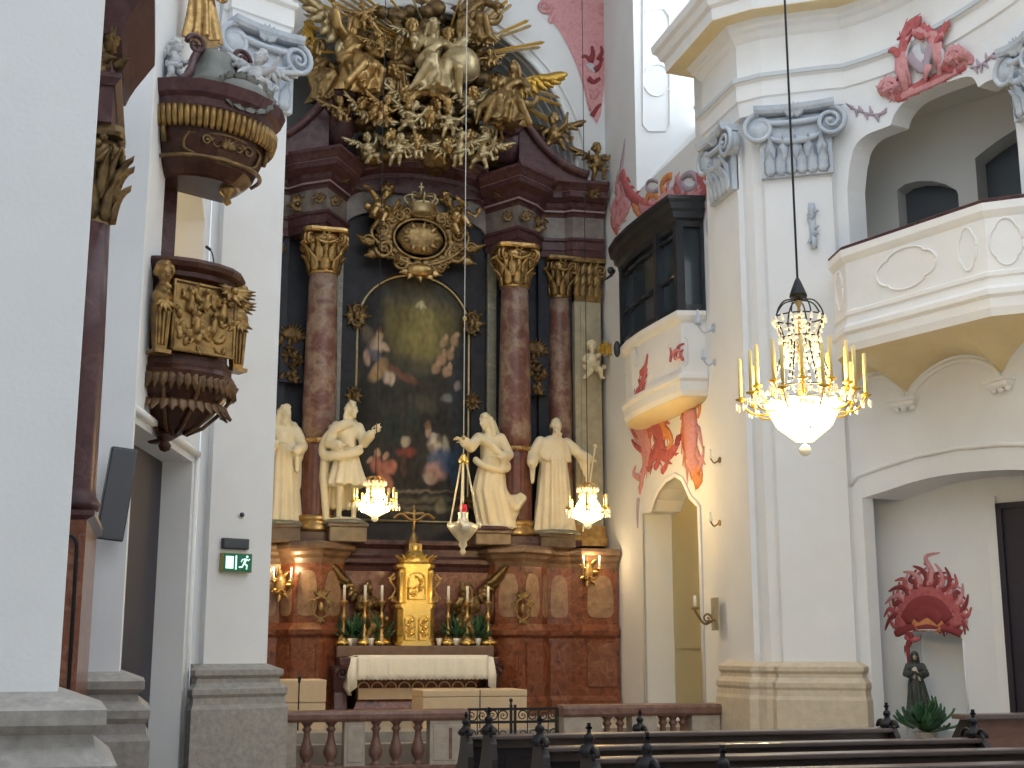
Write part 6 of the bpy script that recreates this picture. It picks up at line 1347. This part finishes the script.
# linen cloth: over the slab, falling in front with a lace hem and two side drops
m = M(); nx, rows = 60, []
x0, x1 = atY(357, 655, YM).x, atY(487, 655, YM).x
for j, (yy, zz_) in enumerate(((23.28,1.53),(YM-.02,1.53),(YM-.06,1.51),(YM-.075,1.46),(YM-.085,1.33),(YM-.095,1.22),(YM-.10,1.13))):
    rows.append([(lerp(x0, x1, i/nx), yy-(.012*math.sin(i*.9)+.008*math.sin(i*2.3))*max(0, j-2)*.5, zz_+(-.02*abs(math.sin(i*1.57)) if j == 6 else 0)) for i in range(nx+1)])
m.loft(rows, caps=False, closed=False)
for s, xe in ((-1, x0), (1, x1)):
    m.loft([[(xe, 23.28, 1.53),(xe, YM-.02, 1.53)],[(xe+s*.10, 23.28, 1.50),(xe+s*.10, YM-.05, 1.50)],[(xe+s*.16, 23.2, 1.2),(xe+s*.15, YM-.1, 1.2)],[(xe+s*.20, 23.1, 1.0),(xe+s*.13, YM-.12, .95)],[(xe+s*.13, 23.0, .86),(xe+s*.09, YM-.12, .86)]], caps=False, closed=False)
    m.loft([[(xe, YM-.06, 1.51),(xe+s*.10, YM-.05, 1.50)],[(xe, YM-.085, 1.25),(xe+s*.15, YM-.1, 1.2)],[(xe, YM-.10, 1.0),(xe+s*.13, YM-.12, .9)]], caps=False, closed=False)
co_ = V((xm, YM, 1.53)); m.v = [p-co_ for p in m.v]; cl = m.build('altar_cloth', K['cloth'], None, co_); s = cl.modifiers.new('s', 'SOLIDIFY'); s.thickness = .008; tag(cl, 'white linen cloth with lace hem hanging over the front of the altar table', 'cloth')
# tabernacle
tx = atY(415, 600, 23.5).x; to = V((tx, 23.55, 1.70)); tab = thing('tabernacle', 'bright gilded two-tier tabernacle with domed top on the altar', 'tabernacle', to, sc=(1,1,.80))
m = M(); m.loft([[(s*w, y, z) for s, y in ((-1,.3),(-1,-.14),(-.75,-.25),(.75,-.25),(1,-.14),(1,.3))] for z, w in ((0,.36),(.06,.36),(.08,.33),(.80,.33),(.84,.37),(.90,.38),(.92,.33))], smooth=False); m.build('lower_tier', K['bright_gold'], tab)
for s in (-1, 1):
    m = M(); m.tube([(s*.13-.09, -.26, .12),(s*.13-.09, -.26, .55)]+[(s*.13-.09*math.cos(t), -.26, .55+.12*math.sin(t)) for t in [PI*k/8 for k in range(9)]]+[(s*.13+.09, -.26, .12),(s*.13-.09, -.26, .12)], .018, 6)
    for k in range(8): m.leaf((s*.13, -.255, .18+.05*k), (math.sin(k*2.1),-.1,.6), (0,-1,0), .12, .03, 1)
    m.build('arched_panel', K['bright_gold'], tab)
m = M(); m.loft([[(s*w, y, z) for s, y in ((-1,.3),(-1,-.10),(-.7,-.19),(.7,-.19),(1,-.10),(1,.3))] for z, w in ((.92,.28),(1.70,.28),(1.74,.34),(1.80,.36),(1.83,.30))], smooth=False); m.build('upper_tier', K['bright_gold'], tab)
m = M(); m.tube([(-.15,-.20,1.02),(-.15,-.20,1.45)]+[(-.15*math.cos(t), -.20, 1.45+.17*math.sin(t)) for t in [PI*k/10 for k in range(11)]]+[(.15,-.20,1.02),(-.15,-.20,1.02)], .02, 6); m.bx(-.012,.012,-.215,-.19,1.05,1.5); 
for k in range(16): m.leaf((random.uniform(-.11,.11), -.195, random.uniform(1.06,1.5)), (random.uniform(-1,1),-.1,random.uniform(-.2,1)), (0,-1,0), .10, .025, 1)
m.build('door', K['bright_gold'], tab)
for s in (-1, 1):
    m = M(); m.lathe([(.055,.92),(.06,.97),(.042,1.0),(.038,1.5),(.05,1.54),(.06,1.62),(.06,1.68)], 14, (s*.27,-.14,0)); m.build('colonnette', K['bright_gold'], tab)
    m = M(); pts = smooth_pts([(s*.30,-.02,.95),(s*.42,-.02,1.05),(s*.36,-.02,1.25),(s*.46,-.02,1.45),(s*.38,-.02,1.6)]); m.tube(pts, .03, 6); m.spiral((s*.40,-.03,1.02), (s,0,0), (0,0,1), .07, 1.4, .3); m.spiral((s*.42,-.03,1.52), (s,0,0), (0,0,-1), .06, 1.4, .3); m.build('scroll_wing', K['gold'], tab)
m = M(); m.lathe([(.30,1.82),(.31,1.88),(.24,1.96),(.20,2.04),(.10,2.12),(.06,2.18),(.09,2.22),(.03,2.27)], 20, (0,0,0), lambda a, z: 1+.06*math.cos(8*a))
for k in range(9): a = PI*k/8; m.leaf((.27*math.cos(a), -.16*math.sin(a)-.05, 1.84), (math.cos(a)*.5,-.4,1), (math.cos(a),-math.sin(a),0), .22, .05, 1.1)
m.build('dome', K['bright_gold'], tab)
# crucifix with gilded ribbon above
co2 = V((tx, 23.75, 3.72)); cr = thing('crucifix', 'small gilded crucifix with ribbon over the tabernacle dome', 'crucifix', co2)
m = M(); m.cap((0,0,0), (0,0,.52), .03, .022, 8); m.bx(-.20,.20,-.02,.02,.36,.41,.01); m.lathe([(.16,-.20),(.10,-.12),(.05,.0),(.03,.04)], 14); m.build('cross', K['old_gold'], cr)
m = M(); m.tube(smooth_pts([(-.38,-.03,.28),(-.24,-.05,.36),(-.08,-.04,.26),(.08,-.05,.26),(.24,-.05,.36),(.38,-.03,.28)]), .035, 8, .4); m.build('ribbon', K['gold'], cr)
m = M(); m.ell((0,-.04,.42), .03, 8, 6); m.chain([(0,-.035,.38),(0,-.035,.26),(.01,-.04,.10)], [.028,.026,.016]); m.cap((0,-.04,.36), (.16,-.035,.40), .014, .010); m.cap((0,-.04,.36), (-.16,-.035,.40), .014, .010); m.sculpt('figure', K['gold'], cr, .008, 1)
m = M(); m.bx(-.12,.12,-.22,.22,-.34,-.19); m.build('foot', K['gold'], cr)
# candlesticks
CS = None; GC = 'gilded altar candlesticks'
names = ['outermost gilded altar candlestick with white candle left of the tabernacle','middle gilded altar candlestick with white candle left of the tabernacle','innermost gilded altar candlestick with white candle left of the tabernacle','innermost gilded altar candlestick with white candle right of the tabernacle','middle gilded altar candlestick with white candle right of the tabernacle','outermost gilded altar candlestick with white candle right of the tabernacle']
for i, px in enumerate((343, 364, 381, 448, 467, 488)):
    loc = (atY(px, 645, 23.45).x, 23.45, 1.70)
    if CS is None:
        CS = thing('candlestick', names[0], 'candlestick', loc, 0, GC); m = M()
        m.lathe([(.13,.06),(.12,.10),(.07,.16),(.035,.22),(.05,.27),(.025,.32),(.022,.42),(.045,.47),(.05,.52),(.025,.57),(.022,.68),(.045,.72),(.07,.76),(.075,.79),(.03,.79)], 16)
        m.build('stem', K['gold'], CS); m = M()
        for k in range(3): a = 2*PI*k/3+.5; m.ell((.12*math.cos(a), .12*math.sin(a), .04), (.04,.04,.04), 8, 6)
        m.lathe([(.11,.05),(.15,.02),(.15,.07),(.10,.10)], 18, (0,0,0), lambda a, z: 1+.15*math.cos(3*a)); m.build('foot', K['bright_gold'], CS)
        m = M(); m.lathe([(.026,.79),(.026,1.06),(.006,1.07)], 12); m.build('candle', K['wax'], CS)
    else: dup(CS, names[i], loc)
for i, (px, lb) in enumerate(((354, 'small green altar plant between the two outer candlesticks on the left'),(374, 'small green altar plant beside the inner candlestick on the left'),(458, 'small green altar plant beside the inner candlestick on the right'),(478, 'small green altar plant between the two outer candlesticks on the right'))):
    plant(lb, (atY(px, 645, 23.5).x, 23.58, 1.70), .50, .36, 60, group='altar plants', seed=i)
for i, (px, lb) in enumerate(((350, 'white glass votive next to the outermost candlestick on the left'),(371, 'white glass votive second from the left on the altar shelf'),(439, 'white glass votive just right of the tabernacle'),(456, 'white glass votive next to the inner candlestick on the right'),(478, 'white glass votive near the right end of the altar shelf'))):
    r = thing('votive_glass', lb, 'candle', (atY(px, 645, 23.36).x, 23.36, 1.70), 0, 'altar votives'); m = M(); m.lathe([(.035,0),(.05,.10),(.055,.13),(.045,.13),(.04,.06),(0,.05)], 14); m.build('glass', K['pot'], r); m = M(); m.lathe([(.038,.055),(.038,.10),(.005,.115)], 10); m.build('wax', K['wax'], r)
# kneeling angels on the altar
wd1 = ((.75,.35,.7),(-.9,.2,.55))
q = atY(366, 645, 23.78); robed_angel('dull gilded kneeling angel with raised wings left of the tabernacle', (q.x, 23.82, 1.70), .55, .80, 'old_gold', ((.28,-.14,1.22),(.20,-.36,1.30)), ((-.28,-.14,1.22),(-.14,-.36,1.30)), (.8,-1,.1), wingm='old_gold', wdirs=((.5,.3,.7),(-.9,.1,.55)), name='kneeling_angel', wl=.8)
q = atY(468, 645, 23.78); robed_angel('dull gilded kneeling angel with raised wings right of the tabernacle', (q.x, 23.82, 1.70), -.55, .80, 'old_gold', ((.28,-.14,1.22),(.14,-.36,1.30)), ((-.28,-.14,1.22),(-.20,-.36,1.30)), (-.8,-1,.1), wingm='old_gold', wdirs=((.9,.1,.55),(-.5,.3,.7)), name='kneeling_angel', wl=.8)
# two-branched sconces on the outer pedestals
SC = []
def sconce(lb, px, py, y):
    p = atY(px, py, y); r = thing('wall_sconce', lb, 'sconce', p); m = M(); m.loft([[V((.10*k*math.cos(t), -h, .22*k*math.sin(t))) for t in [2*PI*i/20 for i in range(20)]] for k, h in ((1,0),(.9,.04),(.4,.06))])
    for k in range(7): a = 2*PI*k/7; m.leaf((.08*math.cos(a),-.03,.18*math.sin(a)), (math.cos(a),-.2,math.sin(a)), (0,-1,0), .14, .035, 1)
    m.build('back_plate', K['gold'], r)
    for s in (-1, 1):
        m = M(); m.tube(smooth_pts([(0,-.04,-.08),(s*.10,-.16,-.14),(s*.17,-.22,-.04),(s*.16,-.22,.04)]), .016, 6); m.lathe([(.0,.03),(.055,.05),(.05,.07),(.02,.08)], 12, (s*.16,-.22,0)); a = m.build('arm', K['gold'], r)
        m = M(); m.lathe([(.02,.07),(.02,.24),(.004,.25)], 10, (s*.16,-.22,0)); m.build('candle', K['wax'], a); m = M(); m.ell((s*.16,-.22,.275), (.012,.012,.03), 8, 6); m.build('flame_bulb', K['softbulb'], a)
    SC.append(p+V((0,-.3,.28))); return r
sconce('gilded two-candle sconce on the altar pedestal beside the left pier', 281, 585, 23.78)
sconce('gilded two-candle sconce on the altar pedestal at the right end', 588, 572, 23.82)

# ================================================================ tan stone blocks in the sanctuary
def tan_block(lb, x0, x1, y0, y1, z1, seam, vx):
    o = V(((x0+x1)/2, y0, .30)); r = thing('stone_block', lb, 'block', o); m = M(); m.bx(x0-o.x, x1-o.x, 0, y1-y0, 0, seam-.30, .012); m.build('lower_course', K['tan'], r); m = M(); m.bx(x0-o.x-.004, x1-o.x+.004, -.004, y1-y0, seam-.295, z1-.30, .014); m.build('upper_course', K['tan'], r)
    m = M(); m.bx(vx-o.x-.008, vx-o.x+.008, -.006, .01, 0, z1-.30); m.build('vertical_joint', K['iron'], r); return r
a, b = atY(278, 690, 20.4), atY(326, 690, 20.4); tan_block('square tan stone block beside the left pier behind the balustrade', a.x, b.x, 20.4, 21.3, atY(300, 680, 20.4).z, atY(300, 703, 20.4).z, atY(299, 690, 20.4).x)
a, b = atY(423, 690, 20.0), atY(527, 690, 20.0); tan_block('long low tan stone block in front of the cloth-covered altar table', a.x, b.x, 20.0, 20.9, atY(470, 690, 20.0).z, atY(470, 697, 20.0).z, atY(480, 690, 20.0).x)
q = atY(299, 690, 20.2); r = thing('microphone_stand', 'thin black stand in front of the square tan block', 'stand', (q.x, 20.2, .3)); m = M(); m.cap((0,0,.02), (0,0,.86), .012, .010, 8); m.lathe([(.14,0),(.14,.02),(.02,.035)], 18); m.build('pole', K['iron'], r); m = M(); m.cap((0,0,.86), (0,-.03,.93), .022, .028, 8); m.build('microphone', K['device'], r)

# ================================================================ communion balustrade
YB = 18.55
X = lambda px: atY(px, 730, YB).x
bo2 = V((X(372), YB, 0)); bu = thing('communion_balustrade', 'dark marble communion balustrade with turned balusters left of the iron gate', 'balustrade', bo2)
def bub(m, name, mt, root=bu, o=bo2): m.v = [p-o for p in m.v]; return m.build(name, mt, root)
def baluster(m, x, y, z0, z1, s=1):
    h = z1-z0; m.lathe([(.075,0),(.075,.05*h),(.05,.08*h),(.045,.12*h),(.085,.22*h),(.10,.32*h),(.085,.42*h),(.05,.60*h),(.04,.74*h),(.055,.78*h),(.07,.82*h),(.045,.86*h),(.055,.92*h),(.08,.95*h),(.08,h)], 18, (x, y, z0))
zt_, zb_ = .80, .60
m = M(); m.sweep([(X(270), YB-.14), (X(466), YB-.14)], [(-.30,.66),(.0,.66),(.03,.70),(.03,.76),(.0,.80),(-.30,.81)]); bub(m, 'top_rail', K['balus'])
m = M(); m.bx(X(270), X(466), YB-.14, YB+.14, 0, .07, .01); bub(m, 'bottom_rail', K['balus'])
for pxa, pxb in ((274, 296), (343, 364), (428, 465)):
    m = M(); m.bx(X(pxa), X(pxb), YB-.13, YB+.13, .06, .67, .01); m.bx(X(pxa)+.05, X(pxb)-.05, YB-.14, YB-.12, .12, .60, .006); p = bub(m, 'post', K['post'])
    if pxa == 428: m = M(); m.bx(X(447), X(450), YB-.15, YB-.135, .14, .56); bub(m, 'slit_panel', K['balus'], p)
for px in (307, 331, 376, 396, 418): m = M(); baluster(m, X(px), YB, .06, .67); bub(m, 'baluster', K['balus'])
o3 = V((X(640), YB+.1, 0)); bu2 = thing('communion_balustrade', 'dark marble communion balustrade right of the iron gate, partly behind the pews', 'balustrade', o3)
m = M(); m.sweep([(X(561), YB-.1), (X(719), YB-.1)], [(-.30,.68),(.0,.68),(.03,.72),(.03,.80),(.0,.84),(-.30,.85)]); bub(m, 'top_rail', K['balus'], bu2, o3)
m = M(); m.bx(X(561), X(719), YB-.1, YB+.18, 0, .07, .01); bub(m, 'bottom_rail', K['balus'], bu2, o3)
for pxa, pxb in ((562, 600), (630, 655), (690, 718)): m = M(); m.bx(X(pxa), X(pxb), YB-.09, YB+.17, .06, .69, .01); bub(m, 'post', K['post'], bu2, o3)
for px in (608, 621, 664, 674, 684): m = M(); baluster(m, X(px), YB+.04, .06, .69); bub(m, 'baluster', K['balus'], bu2, o3)
# wrought iron gate
o4 = V((X(513), YB, 0)); gt = thing('iron_gate', 'black wrought iron gate with scrollwork between the two balustrades', 'gate', o4); w_ = (X(558)-X(468))/2
m = M()
for z in (.06, .80, .62): m.bx(-w_, w_, -.015, .015, z-.018, z+.018)
for x in (-w_+.02, -.03, .03, w_-.02): m.bx(x-.018, x+.018, -.018, .018, 0, .86 if abs(x) < .1 else .82)
m.build('frame', K['iron'], gt)
for s in (-1, 1):
    m = M()
    for k in range(4):
        cx = s*(.14+.155*k)
        for z, h in ((.20,1),(.45,-1),(.71,1)): m.spiral((cx, 0, z), (s*h,0,0), (0,0,h), .075, 1.6, .17, 1, k, 6, 20)
        m.cap((cx+s*.075,0,.08), (cx+s*.075,0,.80), .008, .008, 6)
    m.build('scrollwork', mat('gate_scroll', (.05,.045,.04), .4, .5) if s < 0 else bpy.data.materials['gate_scroll'], gt)
m = M(); m.cap((-.03,0,.82), (-.03,0,.90), .02, .012, 8); m.ell((-.03,0,.92), .03, 8, 6); m.build('finial', K['iron'], gt)

# ================================================================ pews
def pew(label, xa, xb, y, group='church pews', finR=True, first=False):
    o = V((xa, y, 0)); r = thing('pew', label, 'pew', o, 0, group); L = xb-xa
    m = M(); m.bx(.03, L-.03, -.02, .02, .10, .93); m.build('backrest', K['pew'], r)
    n = int(L/.8); 
    m = M(); m.bx(.02, L-.02, -.13, .05, .93, .965, .008); m.bx(.02, L-.02, -.045, -.018, .86, .93); m.build('book_ledge', K['pew_light'], r)
    if not first: m = M(); m.bx(.03, L-.03, .02, .42, .42, .46, .008); m.build('seat', K['pew'], r)
    m = M(); m.bx(.05, L-.05, -.34, -.20, .12, .17, .006); m.build('kneeler', K['pew'], r)
    m = M()
    for i in range(n): m.bx(.12+i*(L-.24)/n+.04, .12+(i+1)*(L-.24)/n-.04, -.032, -.018, .25, .80)
    m.build('back_panel', K['pew'], r)
    for x, fin in ((0, True), (L-.05, finR)):
        prof = [(-.36,0),(-.36,.30),(-.22,.50),(-.20,.78),(-.17,.90),(-.10,.98),(.02,1.0),(.10,.96),(.14,.84),(.22,.70),(.40,.60),(.48,.52),(.44,.44),(.47,.2),(.50,0)]
        m = M(); m.loft([[(x+dx, a, b) for a, b in prof] for dx in (0, .05)], smooth=False); e = m.build('end_panel', K['pew'], r)
        if fin:
            m = M(); m.lathe([(.05,.96),(.07,.99),(.06,1.01),(.03,1.04),(.022,1.06),(.034,1.08),(.03,1.10),(.01,1.12)], 12, (x+.025, 0, 0), lambda a, z: 1+.1*math.cos(4*a)); m.bx(x+.015, x+.035, -.009, .009, 1.11, 1.18); m.bx(x+.005, x+.045, -.009, .009, 1.14, 1.155); m.build('poppyhead', K['black'], e)
            for s in (-1, 1): m = M(); m.spiral((x+.025, s*.10, .97), (0,s,0), (0,0,1), .06, 1.3, .3); m.build('scroll', K['black'], e)
    return r
rows_ = [(11.6,2.66,4.35),(10.6,2.62,6.3),(9.25,2.66,6.26),(8.25,2.70,6.9),(7.25,2.72,7.0),(6.2,2.72,7.0)]
lb = ['short front pew nearest the communion gate','long dark pew directly behind the short front pew','long dark pew third from the front','long dark pew fourth from the front','dark pew second from the bottom edge of the photo','dark pew nearest the bottom edge of the photo']
for i, (y, xa, xb) in enumerate(rows_): pew(lb[i], xa, xb, y, first=(i == 0)).scale.z = .93 if i == 0 else 1
# brown bench standing along the wall at the right edge
q = atY(962, 705, 11.2); o = V((q.x, 11.2, 0)); sb_ = thing('side_bench', 'brown wooden bench with sloping end at the right edge by the niche', 'bench', o)
m = M(); m.loft([[(x, -.02, 0), (x, .02, 0), (x, .02, 1.0), (x, -.02, 1.0)] for x in (.1, 2.4)], smooth=False); m.build('front_board', mat('bench_wood', (.13,.06,.04), .4, var=[(.19,.09,.06)], scale=6, stretch=(1,6,6)), sb_)
m = M(); m.bx(-.05, 2.45, -.10, .12, .99, 1.04, .01); m.build('top_rail', K['pew_light'], sb_)
m = M(); m.loft([[(x, a, b) for a, b in [(-.05,0),(-.05,1.0),(.10,1.0),(.45,.6),(.45,0)]] for x in (.04, .10)], smooth=False); m.build('end_panel', K['pew'], sb_)
m = M(); m.bx(.1, 2.4, .02, .42, .42, .46); m.build('seat', K['pew'], sb_)
# ================================================================ hanging lamps
def strand(m, a, b, n, r, sag=0):
    a, b = V(a), V(b)
    for i in range(n):
        t = (i+.5)/n; m.ell(a.lerp(b, t)+V((0,0,-sag*4*t*(1-t))), r, 6, 4)
def chandelier(label, loc, R, nc, h, top, cone=True, sc=1.0):
    """crystal chandelier: cord, crown of bowed wires, candle ring, basket with painted-in bulb glow, pendant ball"""
    r = thing('chandelier', label, 'chandelier', loc); z1 = h
    m = M(); m.cap((0,0,z1), (0,0,top-loc[2]), .012 if cone else .007, .012 if cone else .007, 6); m.build('cord', K['iron'], r)
    if cone: m = M(); m.lathe([(.015,z1+.20),(.03,z1+.17),(.085,z1+.03),(.09,z1),(.0,z1)], 20); m.build('ceiling_cup', K['iron'], r)
    m = M(); m.lathe([(.015,-.12),(.03,-.05),(.02,.05),(.05,.10),(.025,.16),(.02,z1*.45),(.04,z1*.5),(.02,z1*.55),(.015,z1*.9),(.04,z1*.95),(.01,z1)], 14); m.build('stem', K['gold'], r)
    m = M()
    for k in range(8):
        a = 2*PI*k/8; c, s = math.cos(a), math.sin(a); m.tube(smooth_pts([(0,0,z1*.97),(R*.26*c,R*.26*s,z1*.95),(R*.40*c,R*.40*s,z1*.80),(R*.30*c,R*.30*s,z1*.62),(R*.34*c,R*.34*s,z1*.45),(R*.5*c,R*.5*s,z1*.16)]), .008 if cone else .006, 6)
    for rr, zz in ((R*.40, z1*.80), (R*.31, z1*.60), (R*.52, z1*.12)): m.tube([(rr*math.cos(t), rr*math.sin(t), zz) for t in [2*PI*i/32 for i in range(33)]], .008, 6)
    m.build('wire_frame', K['iron'] if cone else K['gold'], r)
    m = M()
    for k in range(16):
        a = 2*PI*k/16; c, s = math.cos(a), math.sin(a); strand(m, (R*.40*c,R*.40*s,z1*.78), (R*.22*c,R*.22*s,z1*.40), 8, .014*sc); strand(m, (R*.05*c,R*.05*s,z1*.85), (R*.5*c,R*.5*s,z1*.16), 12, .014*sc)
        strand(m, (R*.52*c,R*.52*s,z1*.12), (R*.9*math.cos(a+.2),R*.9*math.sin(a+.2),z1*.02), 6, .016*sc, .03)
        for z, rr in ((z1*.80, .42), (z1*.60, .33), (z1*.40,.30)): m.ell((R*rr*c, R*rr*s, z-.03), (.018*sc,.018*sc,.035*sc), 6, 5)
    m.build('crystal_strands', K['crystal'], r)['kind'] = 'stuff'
    for k in range(nc):
        a = 2*PI*(k+.5)/nc; c, s = math.cos(a), math.sin(a); rr = R*(.98 if k % 2 == 0 else .74); zz = 0 if k % 2 == 0 else .10*h
        m = M(); m.tube(smooth_pts([(.03*c,.03*s,.05),(rr*.35*c,rr*.35*s,-.08*h+zz),(rr*.8*c,rr*.8*s,-.10*h+zz),(rr*c,rr*s,.02*h+zz)]), .011, 6); m.lathe([(.0,.0),(.05*sc,.015),(.055*sc,.03),(.03*sc,.03),(.02*sc,.05)], 12, (rr*c, rr*s, .02*h+zz))
        arm = m.build('candle_arm', K['yellow_gold'], r)
        m = M(); m.lathe([(.019*sc,.05),(.019*sc,.05+.36*h),(.006,.06+.36*h)], 10, (rr*c, rr*s, .02*h+zz)); m.build('candle', K['sleeve'], arm)
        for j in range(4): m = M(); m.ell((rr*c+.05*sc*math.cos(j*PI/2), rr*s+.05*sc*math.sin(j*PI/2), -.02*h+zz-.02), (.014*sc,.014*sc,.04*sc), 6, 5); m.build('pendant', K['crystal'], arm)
    m = M()
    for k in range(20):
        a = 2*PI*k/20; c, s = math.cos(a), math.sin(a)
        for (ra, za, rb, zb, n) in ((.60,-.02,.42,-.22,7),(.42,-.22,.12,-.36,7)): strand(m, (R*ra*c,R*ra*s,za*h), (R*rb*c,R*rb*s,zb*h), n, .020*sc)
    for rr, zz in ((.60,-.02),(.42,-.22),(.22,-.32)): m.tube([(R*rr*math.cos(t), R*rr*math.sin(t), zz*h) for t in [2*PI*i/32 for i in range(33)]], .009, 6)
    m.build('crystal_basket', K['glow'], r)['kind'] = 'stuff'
    for k in range(12):
        a = 2*PI*k/12+.2; q = .44 if k % 2 else .22; m = M(); m.ell((R*q*math.cos(a), R*q*math.sin(a), -.06*h-(.08*h if k % 2 == 0 else 0)), (.062*sc,.062*sc,.085*sc), 12, 8); m.build('bulb', K['bulb'], r)
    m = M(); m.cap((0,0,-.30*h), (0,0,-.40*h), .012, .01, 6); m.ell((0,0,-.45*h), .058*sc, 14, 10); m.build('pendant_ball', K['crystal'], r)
    return r
q = V(atY(803, 402, 11.5)); zc = V(atY(798, 297, 11.5)).z
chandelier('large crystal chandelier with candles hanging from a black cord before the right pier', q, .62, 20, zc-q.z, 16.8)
big = q.copy()
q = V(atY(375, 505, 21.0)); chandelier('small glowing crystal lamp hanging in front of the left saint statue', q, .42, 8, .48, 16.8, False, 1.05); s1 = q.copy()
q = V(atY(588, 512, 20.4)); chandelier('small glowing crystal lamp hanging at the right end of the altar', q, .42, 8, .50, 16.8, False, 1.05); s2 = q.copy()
# sanctuary lamp
q = V(atY(463, 528, 20.4)); ztop = V(atY(463, 462, 20.4)).z-q.z; r = thing('sanctuary_lamp', 'gilded hanging sanctuary lamp on three chains with red glass', 'lamp', q); px1 = .0165
m = M(); m.cap((0,0,ztop+.06), (0,0,16.8-q.z), .008, .008, 6); m.build('cord', K['silver'], r)
for z in (ztop+.4, ztop+2.4): m = M(); m.ell((0,0,z), .04, 10, 8); m.build('cord_bead', K['pale_gold'], r)
m = M(); m.lathe([(.02,ztop+.14),(.05,ztop+.10),(.09,ztop+.02),(.07,ztop-.02),(.02,ztop-.04)], 16); m.build('crown', K['bright_gold'], r)
for k in range(3):
    a = 2*PI*k/3+.15; e = V((.27*math.cos(a), .27*math.sin(a), .06)); m = M(); s_ = V((.05*math.cos(a), .05*math.sin(a), ztop)); n = 26
    for i in range(n): m.ell(s_.lerp(e, (i+.5)/n), (.017,.017,.028), 6, 5)
    m.build('chain', K['lamp_silver'], r); m = M(); m.ell(e, (.05,.05,.06), 10, 8); m.tube(smooth_pts([e, e*.75+V((0,0,-.06)), e*.5]), .03, 6); m.build('bracket', K['lamp_silver'], r)
m = M(); m.lathe([(.0,-.44),(.03,-.42),(.05,-.38),(.03,-.33),(.07,-.28),(.06,-.22),(.13,-.15),(.20,-.06),(.24,.0),(.23,.05),(.15,.08),(.09,.11),(.075,.20),(.09,.24),(.08,.25),(.0,.25)], 24, (0,0,0), lambda a, z: 1+.03*math.cos(10*a)); m.build('bowl', K['lamp_silver'], r)
m = M(); m.lathe([(.05,.25),(.065,.30),(.06,.37),(.03,.38)], 14); m.build('red_glass', K['ruby'], r)
m = M(); m.cap((0,0,.40), (0,0,ztop-.03), .008, .008, 6); strand(m, (0,0,.42), (0,0,ztop-.05), 18, .018); m.build('centre_rod', K['lamp_silver'], r)
# long cord of the unlit lamp above the gloria
# ================================================================ rest of the nave behind the camera
for nm, b_ in (('wall_back', (-8, 15, -4.2, -4)), ('wall_left_aisle', (-6.2, -6, -4, 19)), ('wall_right_nave', (15, 15.2, -4, 19))):
    m = M(); m.bx(*b_, 0, 12); struct(m.build(nm, K['plaster']))
# ================================================================ light and camera
wd = bpy.data.worlds.new('World'); bpy.context.scene.world = wd; wd.use_nodes = True
wd.node_tree.nodes['Background'].inputs[0].default_value = (.86, .93, 1, 1); wd.node_tree.nodes['Background'].inputs[1].default_value = 1.5
def area(name, loc, tgt, size, power, col, sy=None):
    l = bpy.data.lights.new(name, 'AREA'); l.energy = power; l.color = col; l.size = size
    if sy: l.shape = 'RECTANGLE'; l.size_y = sy
    o = bpy.data.objects.new(name, l); C.objects.link(o); o.location = loc
    o.rotation_euler = (V(tgt)-V(loc)).to_track_quat('-Z', 'Y').to_euler(); return o
def point(name, loc, power, col, r=.2):
    l = bpy.data.lights.new(name, 'POINT'); l.energy = power; l.color = col; l.shadow_soft_size = r
    o = bpy.data.objects.new(name, l); C.objects.link(o); o.location = loc; return o
area('sanctuary_window_light', (XR+1.25, 21.6, 13.2), (XC, 21.5, 10), 3.0, 35, (.88,.95,1), 5)
point('chandelier_light', big+V((0,0,-.1)), 320, (1,.72,.32), .30)
point('left_lamp_light', s1+V((0,-.05,0)), 300, (1,.70,.34), .2)
point('right_lamp_light', s2+V((0,-.05,0)), 680, (1,.64,.24), .2)
point('passage_light', wl.pt(L_*.72, 6.6, -.45), 5, (1,.72,.35), .15)
for i_, p_ in enumerate(SC): point('sconce_light', p_, 12, (1,.72,.36), .05)
sc = bpy.context.scene
cam = bpy.data.cameras.new('camera'); co = bpy.data.objects.new('camera', cam); C.objects.link(co); sc.camera = co
cam.sensor_width = 36; cam.lens = F/1024*36; cam.clip_end = 200
co.location = EYE; co.matrix_world = Matrix.Translation(EYE) @ Matrix((RT, UP, -FW)).transposed().to_4x4()
sc.view_settings.view_transform = 'Standard'; sc.view_settings.look = 'None'; sc.view_settings.gamma = 1; sc.view_settings.exposure = .22; sc.view_settings.use_curve_mapping = False
try: sc.cycles.use_denoising = True
except Exception: pass
